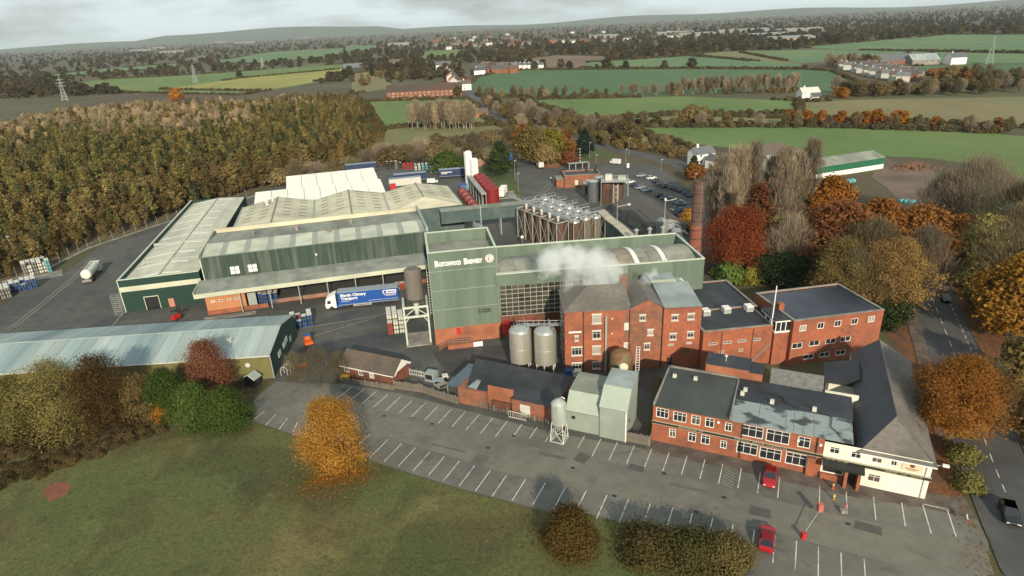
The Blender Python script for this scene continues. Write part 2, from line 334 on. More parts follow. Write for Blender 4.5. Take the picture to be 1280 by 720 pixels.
# the lane past the pub, curving away to the village
RD = [W(1345,800), W(1277,660), W(1242,580), W(1213,500), W(1190,435), W(1168,380), W(1150,335), (101,150,0), (104,175,0), (101,200,0), W(925,237), W(875,214), W(810,196), W(745,181), W(690,170), W(655,160), W(622,146), W(604,132), W(590,119), W(584,110), W(578,101), W(585,93), W(600,85), W(590,79)]
RD = [Vector((p[0], p[1], 0)) for p in RD]
def smooth_path(P, n=4):
    out = []
    for i in range(len(P) - 1):
        p0, p1, p2, p3 = P[max(i-1, 0)], P[i], P[i+1], P[min(i+2, len(P)-1)]
        for k in range(n):
            t = k / n; out.append(.5 * ((2*p1) + (p2-p0)*t + (2*p0-5*p1+4*p2-p3)*t*t + (3*p1-p0-3*p2+p3)*t**3))
    return out + [P[-1]]
RDS = smooth_path(RD)
def ribbon(P, o0, o1, z, mb=None):
    mb = mb or MB(); Q = []
    for i, p in enumerate(P):
        d = (P[min(i+1, len(P)-1)] - P[max(i-1, 0)]).normalized(); nrm = Vector((d.y, -d.x, 0)); Q.append((p + nrm * o0, p + nrm * o1))
    for a, b in zip(Q, Q[1:]): mb.poly([(a[0].x, a[0].y, z), (a[1].x, a[1].y, z), (b[1].x, b[1].y, z), (b[0].x, b[0].y, z)][::-1])
    return mb
road = struct('road', ribbon(RDS, -3.9, 4.3, .045), [ROADM])
struct('leafy_verge', ribbon(RDS[:34], 4.6, 9.5, .028), [LITTER])
pv = ribbon(RDS[6:30], -6.4, -4.1, .0); 
def raised(P, o0, o1, z0, z1):
    a = ribbon(P, o0, o1, z1)
    for oo in (o0, o1):
        Q = []
        for i, p in enumerate(P):
            d = (P[min(i+1, len(P)-1)] - P[max(i-1, 0)]).normalized(); Q.append(p + Vector((d.y, -d.x, 0)) * oo)
        for p, q in zip(Q, Q[1:]): a.poly([(p.x, p.y, z0), (q.x, q.y, z0), (q.x, q.y, z1), (p.x, p.y, z1)])
    return a
struct('pavement', raised(RDS[9:30], -6.2, -4.15, 0, .13), [PAVE])
for (s, o0) in ((RDS[2:34], -4.13), (RDS[:34], 4.32)):
    struct('kerb', raised(s, o0, o0 + .16, 0, .15), [PAVE])
# centre dashes and edge marks painted on the lane
dist = 0
for p, q in zip(RDS[:32], RDS[1:33]):
    seg = (q - p); n = max(1, int(seg.length / 6.2))
    for k in range(n):
        a = p + seg * ((k + .1) / n); b = p + seg * ((k + .62) / n)
        struct('lane_dash', ribbon([a, b], -.06, .06, .052), [PAINT], road)
for p, q in zip(RDS[14:26], RDS[15:27]):
    seg = q - p; n = max(1, int(seg.length / 2.0))
    for k in range(n):
        a = p + seg * (k / n); b = p + seg * ((k + .5) / n); struct('edge_dash', ribbon([a, b], 2.9, 3.02, .052), [PAINT], road)
for k in range(4):
    c = W(1207 + k * 3.5, 528); struct('hatch_mark', ribbon([c, c + Vector((.9, 1.9, 0))], -.08, .08, .053), [PAINT], road)
# pub apron and leaf-strewn ground between pub and lane
sheet('leafy_ground', [(1100,398),(1133,392),(1150,470),(1180,560),(1212,640),(1190,640),(1150,632),(1155,616),(1165,580),(1120,440)], .026, LITTER)
sheet('forecourt_pavement', [(814,548),(1075,600),(1160,617),(1205,622),(1222,650),(1150,634),(1070,622),(806,563)], .034, PAVE)
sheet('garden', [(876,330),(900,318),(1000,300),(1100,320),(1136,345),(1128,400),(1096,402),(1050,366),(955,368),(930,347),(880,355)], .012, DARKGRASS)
sheet('gate_green', [(735,200),(718,206),(705,200),(700,190),(720,178),(745,183),(775,195)], .03, mat('verge_grass', (.06, .085, .022), .95, .3, .5))
sheet('tank_verge', [(600,252),(655,248),(648,236),(640,204),(596,210)], .03, mat('verge_grass', (.06, .085, .022)))

# painted bays
def lerp_pts(segs):
    out = []
    for (a, b, n) in segs:
        A, B = W(*a), W(*b)
        for k in range(n): out.append(A + (B - A) * (k / n))
    out.append(W(*segs[-1][1])); return out
rowT = lerp_pts([((441,482.8),(634,526.8),12), ((634,526.8),(859,569.8),11), ((859,569.8),(1024.5,608),7), ((1024.5,608),(1127,628.5),3)])
rowB = lerp_pts([((400,524),(485,549.5),4), ((485,549.5),(633,594.4),8), ((633,594.4),(841,635),8), ((841,635),(943,662),4), ((943,662),(1080,699),5)])
u25 = Vector((math.cos(math.radians(-25.3)), math.sin(math.radians(-25.3)), 0)); v25 = Vector((-u25.y, u25.x, 0))
for i, p in enumerate(rowT):
    if i in (29,): continue
    struct('bay_line', ribbon([p, p - v25 * (4.4 if i < 13 or i > 17 else 3.2)], -.055, .055, .036), [PAINT], CP)
for i, p in enumerate(rowB): struct('bay_line', ribbon([p, p - v25 * 4.6], -.055, .055, .036), [PAINT], CP)
for i in (5, 6, 7, 8): struct('bay_line', ribbon([W(*((331,514) if i == 5 else (345,518) if i == 6 else (359,523) if i == 7 else (372,528))), W(*((318,524) if i == 5 else (332,532) if i == 6 else (349,537) if i == 7 else (366,540)))], -.055, .055, .036), [PAINT], CP)
for a, b in (((1153,630),(1164,667)), ((1184,637),(1195,671)), ((1153,630),(1184,637))): struct('bay_line', ribbon([W(*a), W(*b)], -.06, .06, .037), [PAINT], CP)
for k in range(6):                                                      # hatched space beside the pub
    p = rowT[25] + u25 * .35 - v25 * (.9 + k * .6); struct('hatch_mark', ribbon([p, p + u25 * 1.5 - v25 * .8], -.04, .04, .037), [PAINTY], CP)
for a, b, c, d, m in (((424,487),(440,484),(470,498),(446,504), ASPH), ((716,575),(725,565),(740,570),(730,580), ASPH), ((745,573),(830,558),(850,552),(760,570), ASPH)):  # dark quads laid over the car park surface
    sheet('dark_ground_patch', [a, b, c, d], .0335, m, CP)
lane_poly = [p - v25 * 4.9 for p in rowT[1::2]] + [rowT[-1] - v25 * 4.9 + u25 * 8, rowT[-1] - v25 * 9 + u25 * 8, rowB[-1] + v25 * .4 + u25 * 6] + [p + v25 * .4 for p in rowB[4::2]][::-1]
sheet('driving_lane', [(p.x, p.y) for p in lane_poly], .0322, mat('worn_lane_tarmac', (.155, .148, .122), .9, .14, .45, (.12, .116, .10), .06, spot=((.8, .66, .75), (.25, .62, .88), (3, .64, .85))), CP, True)
for px, py in ((610, 560), (716, 585), (830, 592), (905, 622), (540, 530), (870, 640), (1060, 655), (768, 620), (642, 545), (480, 520)):
    c = W(px, py); a = MB(); a.T = Matrix.Translation((c.x, c.y, 0)) @ Matrix.Rotation(math.radians(-25), 4, 'Z'); a.box(-.3, .3, -.22, .22, .03, .042); struct('drain_cover', a, [BLACKP], CP)
for px, py, w_, h_ in ((520, 525, 3.0, 1.2), (600, 575, 2.0, 2.5), (690, 570, 4, .8), (795, 585, 2.2, 1.4), (860, 610, 5, .7), (950, 640, 2.6, 1.8), (1085, 660, 3, 1.6), (560, 560, 6, .5), (740, 600, 1.5, 1.5)):
    c = W(px, py); a = MB(); a.T = Matrix.Translation((c.x, c.y, 0)) @ Matrix.Rotation(math.radians(-25 + random.uniform(-6, 6)), 4, 'Z'); a.poly([(-w_/2, -h_/2, .0342), (w_/2, -h_/2 + .1, .0342), (w_/2 - .1, h_/2, .0342), (-w_/2 + .05, h_/2 - .08, .0342)]); struct('dark_ground_patch', a, [mat('repair_tarmac', (.095, .095, .085), .9, .2, .8, orand=.25)], CP)
# yard markings
yd = bpy.data.objects['yard']
for o in (0, 1.1):
    P = [W(-20, 428) , W(20,404), W(60,372), W(90,347), W(115,322)]
    P = [p + Vector((o, 0, 0)) for p in P]; struct('yard_line', ribbon(P, -.07, .07, .026), [PAINTY], yd)
for a, b in (((380,410),(470,395)), ((470,395),(532,378)), ((392,420),(470,397)), ((655,238),(700,246)), ((665,250),(690,226)), ((672,250),(694,226)), ((682,221),(696,215)), ((155,390),(140,408))):
    struct('yard_line', ribbon([W(*a), W(*b)], -.07, .07, .026), [PAINTY], yd)
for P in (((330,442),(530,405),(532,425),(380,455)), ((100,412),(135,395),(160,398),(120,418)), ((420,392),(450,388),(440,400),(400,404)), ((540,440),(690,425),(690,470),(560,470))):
    sheet('dark_ground_patch', P, .024, mat('dark_patch', (.042, .045, .047), .6, .25, .5, (.055, .056, .056), .2), yd)  # the patch behind the long store paints its cast shadow; others darker areas

# ------------------------------------------------------------------ fields beyond
def fieldmat(name, c, c2): return mat(name, c, .95, .16, .03, c2, .008, stretch=(1, .5, 1))
FG = fieldmat('field_green', (.095, .155, .042), (.135, .175, .052)); FD = fieldmat('field_dark_green', (.052, .115, .042), (.068, .125, .048))
FT = fieldmat('field_teal_green', (.085, .155, .066), (.115, .17, .07)); FSUN = fieldmat('field_sunlit_patch', (.20, .22, .05), (.32, .28, .07))  # second one: sunlight through a cloud gap painted as a brighter field colour
FO = fieldmat('field_olive', (.145, .15, .058), (.17, .15, .07)); FB = fieldmat('field_brown', (.16, .115, .075), (.13, .09, .06))
FIELDS = [
 ([(67,106),(134,99),(235,94),(430,80),(433,97),(302,119),(161,116)], FG), ([(200,112),(300,98),(430,86),(432,96),(320,114)], FSUN), ([(44,95),(144,85),(223,79),(225,84),(77,97)], FT),
 ([(255,79),(336,65),(430,60),(430,70),(336,80)], FT), ([(218,75),(262,68),(269,72),(235,77)], FB), ([(440,92),(480,88),(490,110),(440,118)], FO),
 ([(457,127),(581,124),(595,131),(600,145),(622,156),(560,160),(515,158),(480,162),(470,150)], FG), ([(480,162),(515,158),(560,160),(622,156),(642,164),(608,171),(540,176),(460,190)], FO),
 ([(588,107),(595,97),(637,88),(850,86),(1010,87),(1040,89),(1088,110),(1040,117),(1000,114),(850,118),(700,122),(600,121)], FD),
 ([(635,76),(696,69),(770,70),(752,78),(733,85),(655,83)], FB), ([(734,78),(860,70),(1000,80),(1008,86),(850,85.3),(736,85.3)], FT),
 ([(917,64),(1031,62),(1280,67),(1420,70),(1420,80),(1280,79),(1186,80),(1085,74),(1001,79)], FT), ([(860,68),(917,64),(1001,80),(950,78)], FO), ([(998,59),(1146,47),(1186,43),(1300,43),(1420,45),(1420,64),(1280,65),(1085,63)], FT),
 ([(1100,84),(1186,81.5),(1290,80.5),(1430,84),(1430,108),(1280,96),(1180,96)], FD), ([(652,125),(850,120.5),(996,126),(999,142),(850,142),(730,150),(689,136)], FG),
 ([(999,127.5),(1100,124),(1280,121),(1450,122),(1450,175),(1280,160),(1150,154),(1003,147)], FO), ([(730,151.5),(850,144),(1001,149),(1024,157),(850,157.5),(786,154)], FO),
 ([(790,159),(850,159),(1025,159),(1237,166),(1290,172),(1450,190),(1450,300),(1290,236),(1253,211),(1163,198),(1099,195),(1011,198),(951,188),(870,186),(800,166)], FG),
 ([(745,155),(784,157),(845,187),(880,196),(830,192),(780,178)], FO), ([(530,64),(577,62),(580,68),(525,76)], FG), ([(430,58),(470,56),(475,62),(432,66)], FT),
]
for i, (P, m) in enumerate(FIELDS): sheet('field', P, .05 + .012 * (i % 3), m)
sheet('dirt_yard', [(1099,196),(1130,204),(1163,206),(1180,240),(1165,275),(1130,262),(1110,236),(1090,222)], .07, mat('dirt_track', (.15, .11, .085), .95, .25, .2, (.10, .075, .055), .05))
sheet('farm_track', [(850,178),(951,189),(1011,199),(1000,214),(930,208),(880,200)], .066, SCRUBG)
sheet('field_path', [(995,128),(998,128),(1006,148),(1003,148)], .08, FB)
ridge = MB(); hp = []
for k in range(61):
    ang = math.radians(-60 + 2 * k); hgt_ = 30 + 45 * (.5 + .5 * math.sin(k * .37)) + 40 * (.5 + .5 * math.sin(k * .91 + 1)) + (70 if 16 < k < 26 else 0); hp.append((13000 * math.sin(ang), 13000 * math.cos(ang), hgt_))
for a, b in zip(hp, hp[1:]):
    ridge.poly([(a[0], a[1], a[2]), (b[0], b[1], b[2]), (b[0]*.86, b[1]*.86, -1), (a[0]*.86, a[1]*.86, -1)][::-1]); ridge.poly([(a[0], a[1], a[2]), (b[0], b[1], b[2]), (b[0]*1.1, b[1]*1.1, -1), (a[0]*1.1, a[1]*1.1, -1)])
struct('hills', ridge, [mat('far_hills', (.045, .055, .03), .95, .3, .002)], smooth=True)

# ================================================================== BUILDINGS
# ---- the green tower with the name
t = thing('brewery_tower', 'tall sage green clad tower bearing the brewery name', 'tower', (-15.5, 111.5, 0), 8.5)
flat_block(t, 0, 13, 0, 13, 19.2, GREEN, GREYROOF, 2.2, COPING, z0=3.4, wname='cladding')
a = MB(); a.box(-.06, 13.06, -.06, 13.06, 0, 3.4); a.build('brick_base', [BRICKL], t)
for z in (7.4, 11.4, 15.4):
    a = MB(); a.box(.02, 12.98, -.04, 0, z, z + .06); a.build('cladding_seam', [GREENL], t)
for x in (-.03, 12.97):
    a = MB(); a.box(x, x + .08, -.05, .05, 3.4, 19.2); a.build('corner_trim', [GREENL], t)
for body, x, w, s in (('B', 1.15, .8, 1.55), ('URTONWOOD', 2.0, 4.15, 1.15), ('B', 6.65, .8, 1.55), ('REWERY', 7.5, 2.7, 1.15)): lettering(t, body, x, -.07, 16.45, s, WHITE, w, .05)
a = MB(); a.T = Matrix.Translation((11.6, -.05, 17.1)) @ Matrix.Rotation(math.pi/2, 4, 'X')
a.lathe(0, 0, [(.8, 0), (.8, .06)], 24); em = a.build('emblem', [WHITE], t)
a = MB(); a.T = Matrix.Translation((11.6, -.12, 17.1)) @ Matrix.Rotation(math.pi/2, 4, 'X')
for k in range(20):
    if 40 < (k * 18) % 360 < 320 or True:
        t0, t1 = math.radians(k*18), math.radians(k*18+18); a.poly([(.62*math.cos(t0), .66*math.sin(t0), .0), (.52*math.cos(t0), .56*math.sin(t0), .0), (.52*math.cos(t1), .56*math.sin(t1), .0), (.62*math.cos(t1), .66*math.sin(t1), .0)][::-1])
for k in range(14):
    t0, t1 = math.radians(45 + k*19.3), math.radians(45 + k*19.3 + 19.3); a.poly([(.36*math.cos(t0), .40*math.sin(t0), 0), (.18*math.cos(t0), .22*math.sin(t0), 0), (.18*math.cos(t1), .22*math.sin(t1), 0), (.36*math.cos(t1), .40*math.sin(t1), 0)][::-1])
a.build('emblem_mark', [BRICKD], em)
a = MB()
for k in range(6): a.box(8.8, 11.2, -.05, .02, 5.9 + k*.16, 6.0 + k*.16)
a.build('louvre', [GREEND], t)
a = MB(); a.box(4.2, 5.05, -.35, -.06, 1.9, 3.2); a.build('fire_cabinet', [REDP], t)
a = MB(); a.box(5.6, 7.0, -.12, -.06, 1.7, 3.2); a.build('loading_hatch', [BRICKO], t)
ramp = thing('brick_ramp', 'low brick ramp with handrails below the tower hatch', 'ramp', (-15.5, 111.5, 0), 8.5)
a = MB(); a.prism([(2.2, -2.6), (7.2, -2.6), (7.2, -.2), (2.2, -.2)], 0, .9); a.poly([(2.2,-2.6,.9),(2.2,-.2,.9),(.4,-.2,0),(.4,-2.6,0)]); a.build('ramp_deck', [BRICKL], ramp)
a = MB()
for k in range(6): a.tube((2.4+k*.9, -2.5, .9), (2.4+k*.9, -2.5, 1.9), .03)
a.tube((2.4,-2.5,1.9),(6.9,-2.5,1.9),.035); a.tube((2.4,-2.5,1.4),(6.9,-2.5,1.4),.03); a.tube((.4,-2.5,1.),(2.4,-2.5,1.9),.035); a.build('handrail', [STEEL], ramp)

# ---- glazed hall with vaulted roof
t = thing('glazed_hall', 'long sage green hall with gridded glass front and vaulted roof', 'building', (-2.5, 113.3, 0), 5)
HW, HD, HH = 41.0, 16.0, 13.8
a = MB(); a.box(0, 20.5, -.05, .3, 0, 4.7); a.build('brick_base', [BRICKD], t)
a = MB(); a.poly([(20.5, 0, 0), (HW, 0, 0), (HW, 0, HH - .3), (20.5, 0, HH - .3)]); a.poly([(HW, 0, 0), (HW, HD, 0), (HW, HD, HH - .3), (HW, 0, HH - .3)]); a.poly([(HW, HD, 0), (0, HD, 0), (0, HD, HH), (HW, HD, HH)])
a.poly([(0, HD, 0), (0, 0, 0), (0, 0, HH - .3), (0, HD, HH)])
a.poly([(0, .3, 11), (0, .3, HH - .3), (HW, .3, HH - .3), (HW, .3, 11)]); a.poly([(HW - .3, .3, 11), (HW - .3, .3, HH - .3), (HW - .3, HD, HH - .3), (HW - .3, HD, 11)]); a.poly([(0, HD - .3, 11), (HW, HD - .3, 11), (HW, HD - .3, HH), (0, HD - .3, HH)])
a.build('wall', [GREEN], t)
a = MB(); a.box(-.5, 20.5, -.4, 0, 11.3, 13.75); a.build('fascia', [GREEN], t)
a = MB(); a.box(-.5, 20.5, -.45, .35, 13.75, 13.92); a.box(20.5, HW + .05, -.06, .36, HH - .3, HH - .12); a.box(HW - .36, HW + .06, .36, HD + .06, HH - .3, HH - .1); a.box(0, HW - .36, HD - .36, HD + .06, HH, HH + .2)
a.build('coping', [COPING], t)
for x in (20.6, 25.2):
    a = MB(); a.box(x, x + .12, -.12, 0, 2, HH - .3); a.build('downpipe', [STEELG], t)
ncol, nrow = 17, 7; gw, gh = 20.3 / ncol, 6.5 / nrow
p = MB(); p.poly([(-gw/2 + .03, 0, .03), (gw/2 - .03, 0, .03), (gw/2 - .03, 0, gh - .03), (-gw/2 + .03, 0, gh - .03)]); pme = p.mesh('pane', [mat('hall_glass', (.05, .055, .045), .15, .5, .7, (.11, .06, .035), .25, spec=.7, orand=.5)])
for i in range(ncol):
    for j in range(nrow): put('pane', pme, t, (.1 + gw * (i + .5), .12 + .02 * RNG.random(), 4.75 + gh * j), RNG.normal() * .008)
FRM = mat('hall_glazing_bar', (.36, .40, .36), .6, .1, 2)
for i in range(ncol + 1):
    m = MB(); m.box(.1 + gw * i - .035, .1 + gw * i + .035, -.02, .2, 4.72, 11.3); m.build('mullion', [FRM], t)
for j in range(nrow + 1):
    m = MB(); m.box(.1, 20.4, -.01, .19, 4.75 + gh * j - .03, 4.75 + gh * j + .03); m.build('transom', [FRM], t)
for x0, x1, z0, z1, mm in ((3.4, 4.6, 6.8, 8.2, TURQ), (4.8, 8.6, 7.2, 8.4, BRICKL), (11, 12, 7.0, 8.2, TURQ), (2.0, 9.5, 5.0, 5.9, NAVY)):
    a = MB(); a.box(x0, x1, .5, 1.2, z0, z1); o = a.build('copper_vessel' if mm is BRICKL else 'plant_cabinet', [mm], t)
def vault(x0, x1, y0, y1, zs, zc, m, name, lift=0., n=12):
    a = MB(); P = []
    for k in range(n + 1):
        s = k / n; P.append((y0 + (y1 - y0) * s, zs + (zc - zs) * math.sin(math.pi * s) + lift))
    for (ya, za), (yb, zb) in zip(P, P[1:]):
        a.poly([(x0, ya, za), (x1, ya, za), (x1, yb, zb), (x0, yb, zb)])
        a.poly([(x0, ya, za - .12), (x0, ya, za), (x0, yb, zb), (x0, yb, zb - .12)]); a.poly([(x1, ya, za), (x1, ya, za - .12), (x1, yb, zb - .12), (x1, yb, zb)])
    return a.build(name, [m], t, smooth=False)
xb = [.3, 3.6, 7.2, 10.8, 14.4, 18.0, 21.8, 24.8, 27.6, 31.2, 34.8, HW - .32]
for a0, a1 in zip(xb, xb[1:]): vault(a0 + .03, a1 - .03, .35, HD - .32, 11.5, 13.35, mat('vault_warm', (.24, .20, .15), .8, .2, .6) if 24 < a0 < 25 else VAULT, 'roof_panel')
for x in (27.9, 33.6): vault(x, x + .9, 1.6, HD - 1.6, 12.1, 13.5, WHITE, 'rooflight_rib')
for x in (22.3, 29.5, 34.0):
    a = MB(); a.tube((x, 3, 11.5), (x, 3, 14.2), .05); a.build('vent_pipe', [STEEL], t)
for z in (0,):
    a = MB(); a.box(18.2, 19.0, -.43, -.4, 11.7, 12.6); a.build('vent_louvre', [DARK], t)

# ---- old brick brewhouse
t = thing('brick_brewhouse', 'four storey red brick brewhouse with slate hip roof and central gable', 'building', (8.8, 98.4, 0), 0)
SX = 11.3 / 81; SZ = 12 / 76.
def bw(px, py0, py1, wpx):    # photo window to wall coordinates
    x = (px - 706) * SX; z0 = 12 - (py1 - 390 + (px - 706) * .03) * SZ; return (round(x, 2), max(.3, round(z0, 2)), round(wpx * SX, 2), round((py1 - py0) * SZ, 2))
ops1 = [bw(746, 394, 404, 11), bw(746, 414, 423, 10), bw(746, 433, 442, 10), bw(746, 453, 461, 10), bw(721, 420, 425, 4), bw(721, 434, 443.5, 13), bw(721, 454, 462, 12), bw(783, 416, 423, 8), bw(782, 396, 407, 7)]
a = MB(); wall_open(a, 0, 10.4, 0, 12, ops1[:7]); a.poly([(0, 10, 0), (0, 0, 0), (0, 0, 12), (0, 10, 12)]) if False else None
wl = MB(); wl.T = Matrix.Rotation(-math.pi/2, 4, 'Z'); opsL = [(-8 + 1.9*i, 1 + 2.75 * j, 1.0, 1.5) for i in range(4) for j in range(4)]
wall_open(wl, -10, 0, 0, 12, opsL); wl.T = None
a.v, a.f, a.m = a.v, a.f, a.m
w1 = a.build('front_wall', [BRICK], t); wl.build('side_wall', [BRICKD], t)  # side wall: shade on the west face painted as darker brick
a = MB(); a.poly([(0, 10, 0), (0, 10, 12), (23.7, 10, 12), (23.7, 10, 0)]); a.poly([(23.7, 0, 0), (23.7, 10, 0), (23.7, 10, 11.8), (23.7, 0, 11.8)]); a.build('rear_wall', [BRICKO], t)
a = MB(); ops2 = [(x, z, w, h) for x, z, w, h in ops1[7:]] ; wall_open(a, 10.4, 11.3, 0, 12, [], .0); wall_open(a, 11.3, 17, 0, 11.4, [bw(803, 396, 402, 7), bw(813.6, 414, 420, 7), bw(810, 431, 438, 7)], .12)
wall_open(a, 8.3, 10.4, 0, 12, [], .0) if False else None
a.poly([(11.3, .12, 11.4), (17, .12, 11.4), (17, .12, 11.9), (14.6, .12, 13.4), (14.2, .12, 13.4), (11.3, .12, 12)]); a.build('gable_wall', [BRICKO], t)
a = MB(); ops3 = [bw(843, 396, 402, 8), bw(863, 395, 401, 8), bw(842, 419, 425.5, 8), bw(864, 417, 423.5, 8), bw(840, 431, 434, 7), bw(863, 429, 432, 7)]
wall_open(a, 17, 23.7, 0, 11.8, ops3, 0); a.build('right_wall', [BRICK], t)
for o in ops1[:7]: window(t, o[0], o[1], o[2], o[3], 0, cols=3 if o[2] > 1.5 else 2, rows=2, fm=WHITED, sill=WHITE)
for o in [bw(803, 396, 402, 7), bw(813.6, 414, 420, 7), bw(810, 431, 438, 7)]: window(t, o[0], o[1], o[2], o[3], .12, fm=WHITED, sill=WHITE)
for o in ops3: window(t, o[0], o[1], o[2], o[3], 0, fm=WHITED, sill=WHITE if o[3] > .8 else None)
for x, z, w, h in opsL:
    o = window(t, 0, z, w, h, 0, -math.pi/2, fm=WHITED, sill=WHITE); o.location = (0, -x, z)
for x, z in ((10.75, 4.4), (10.75, 8.2)):
    a = MB(); a.box(x - .45, x + .45, -.07, 0, z - .2, z); a.box(x - .4, x + .4, -.02, 0, z, z + 1.2); a.build('blocked_window', [WHITED], t)
a = MB(); a.box(.7, 2.9, -.08, 0, 7.9, 8.2); a.build('stone_band', [WHITE], t)
for x in (3.25, 11.25, 17.05):
    a = MB(); a.box(x - .07, x + .07, -.14, 0, .3, 11.9); a.build('downpipe', [BLACKP], t)
a = MB(); a.box(7.0, 7.3, -.45, 0, 0, 11); a.build('flue', [STEELG], t)
for z in (10.4, 7.5):
    a = MB(); a.lathe(8.2, -.2, [(.05, z - .15), (.16, z), (.05, z + .15)], 8); a.build('wall_lamp', [WHITE], t)
a = MB(); P = {'fl': (-.25, -.25, 12), 'fr': (11.3, -.25, 12), 'bl': (-.25, 10.2, 12), 'br': (11.3, 10.2, 12), 'r0': (4.6, 5, 14.7), 'r1': (11.3, 5, 14.7)}
a.poly([P['fl'], P['fr'], P['r1'], P['r0']]); a.poly([P['bl'], P['fl'], P['r0']]); a.poly([P['br'], P['bl'], P['r0'], P['r1']]); a.poly([P['fr'], P['br'], P['r1']]); a.build('roof', [SLATE], t)
a = MB(); a.poly([(11.3, .05, 12), (14.4, .05, 13.5), (14.4, 10.2, 13.5), (11.3, 10.2, 12)]); a.poly([(14.4, .05, 13.5), (17.2, .05, 11.95), (17.2, 10.2, 11.95), (14.4, 10.2, 13.5)]); a.build('gable_roof', [SLATE], t)
a = MB(); a.poly([(17.2, -.1, 11.9), (23.8, -.1, 11.9), (23.8, 9.8, 12.6), (17.2, 9.8, 12.6)]); a.poly([(17.2, -.1, 11.9), (17.2, 9.8, 12.6), (17.2, 9.8, 11.6), (17.2, -.1, 11.6)]); a.poly([(23.8, 9.8, 12.6), (23.8, -.1, 11.9), (23.8, -.1, 11.6), (23.8, 9.8, 11.6)]); a.poly([(17.2,9.8,11.6),(23.8,9.8,11.6),(23.8,9.8,12.6),(17.2,9.8,12.6)]); a.build('right_roof', [PALEBLUE], t)
a = MB(); a.box(10.9, 12.2, 7.4, 8.4, 12, 15.2); a.build('flue_stack', [BRICKO], t)
for k in range(5):
    a = MB(); a.box(11.0 + .1*k, 11.5 + .1*k, 1 + k*1.3, 1.7 + k*1.3, 12.1, 12.5); a.build('coping_stone', [CONC], t)
a = MB(); a.box(18.1, 19.0, -.05, .05, 0, 2.2); a.build('door', [DARK], t)
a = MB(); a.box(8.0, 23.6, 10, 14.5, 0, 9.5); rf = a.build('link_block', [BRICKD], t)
a = MB(); a.box(7.9, 23.7, 10.02, 14.6, 9.5, 9.7); a.build('link_roof', [GREYROOF], t)
ac = thing('air_handling_unit', 'pale green box shaped air handling unit behind the brick gable roof', 'machine', (26.0, 109.2, 9.7), 4)
a = MB(); a.box(0, 4.6, 0, 3.0, .25, 2.9); a.build('casing', [GREENL], ac); a = MB(); a.box(-.1, 4.7, -.1, 3.1, 2.9, 3.05); a.build('lid', [PALEBLUE], ac)
for x in (.2, 4.2):
    a = MB(); a.box(x, x+.2, .1, 2.9, 0, .25); a.build('foot', [STEEL], ac)
ac = thing('extract_fan_unit', 'white twin ducted fan unit beside the green air handler', 'machine', (30.9, 109.6, 9.7), 4)
a = MB(); a.box(0, 1.9, 0, 2.6, .2, 1.9); a.build('casing', [WHITE], ac)
for y in (.7, 1.9):
    a = MB(); a.lathe(.95, y, [(.5, 1.9), (.5, 2.15)], 14); a.build('fan_ring', [STEELG], ac)
a = MB(); a.box(.1, 1.8, .1, 2.5, 0, .2); a.build('foot', [STEEL], ac)

# ---- offices
t = thing('office_block', 'two storey brick office wing with black felt roof and glazed stair lantern', 'building', (32.7, 97.2, 0), 6)
opsw = [(1.9 + 2.65*i, 4.75, 1.5, .55) for i in range(4)] + [(3.6, 2.9, .8, .6), (7.2, 2.9, .8, .6)]
flat_block(t, 0, 12.7, 0, 8.5, 7.5, BRICK, FELTD, .12, CONC, ops=opsw)
flat_block(t, 1.2, 14.0, 8.56, 22, 7.2, BRICK, FELTD, .12, CONC)
for o in opsw: window(t, *o, 0, cols=2, rows=1, fm=WHITED, gm=mat('dull_glass', (.12, .11, .10), .4, .3, 1))
for x in (3.3, 9.0):
    a = MB(); a.box(x, x + .14, -.12, 0, 0, 7.3); a.build('downpipe', [BRICKD], t)
st = MB(); st.box(12.7, 15.6, -.6, 4.5, 0, 6.3); st.build('stair_tower', [BRICK], t)
ln = MB()
for x in (12.75, 13.65, 14.55, 15.45): ln.box(x - .07, x + .07, -.72, -.58, 6.3, 8.6)
for z in (6.3, 8.35): ln.box(12.6, 15.7, -.75, -.55, z, z + .28)
ln.box(12.58, 12.8, -.55, 4.4, 6.3, 6.6); ln.box(12.58, 12.8, -.55, 4.4, 8.35, 8.63); ln.box(12.6, 12.78, .9, 1.3, 6.6, 8.35); ln.box(12.6, 12.78, 2.6, 2.9, 6.6, 8.35)
lo = ln.build('stair_lantern', [WHITE], t)
a = MB(); a.box(12.85, 15.5, -.52, 4.3, 6.3, 8.5); a.build('lantern_glass', [GLASS], lo)
a = MB(); a.box(12.5, 15.75, -.85, 4.6, 8.64, 8.85); a.build('lantern_roof', [FELTD], t)
a = MB(); a.tube((12.4, .2, 7.2), (12.9, .9, 14.6), .11, .08, 8); a.build('flagpole', [WHITE], t)
a = MB(); a.poly([(8.8, -.02, 0), (12.6, -.02, 3.8), (12.6, -.02, 4.2), (8.4, -.02, 0)]); a.build('stair_string', [CONC], t)
for x, y in ((2.6, 6.2), (6.6, 6.4), (10.9, 6.3)):
    ac = thing('roof_fan', 'white box fan unit standing on the office flat roof', 'machine', tuple(t.matrix_basis @ Vector((x, y, 7.15))), 6, 'roof fans on the office block')
    a = MB(); a.box(0, 1.3, 0, 1.5, .12, 1.25); a.build('casing', [WHITE], ac); a = MB(); a.box(.05, 1.25, -.06, 0, .3, 1.1); a.build('grille', [STEELG], ac); a = MB(); a.box(.1, 1.2, .2, 1.3, 0, .12); a.build('foot', [STEEL], ac)
t2 = thing('long_office_block', 'three storey red brick offices with rows of white windows and dark flat roof', 'building', (48.2, 97.2, 0), 9)
def ow(u, v, wu, hu): x = (u - 610) / (1020 - 610) * 17.2; top = 325 - (u - 610) * .078; return (round(x, 2), round(8.8 - (v + hu/2 - top) / 26.5, 2), round(wu / 25., 2), round(hu / 25., 2))
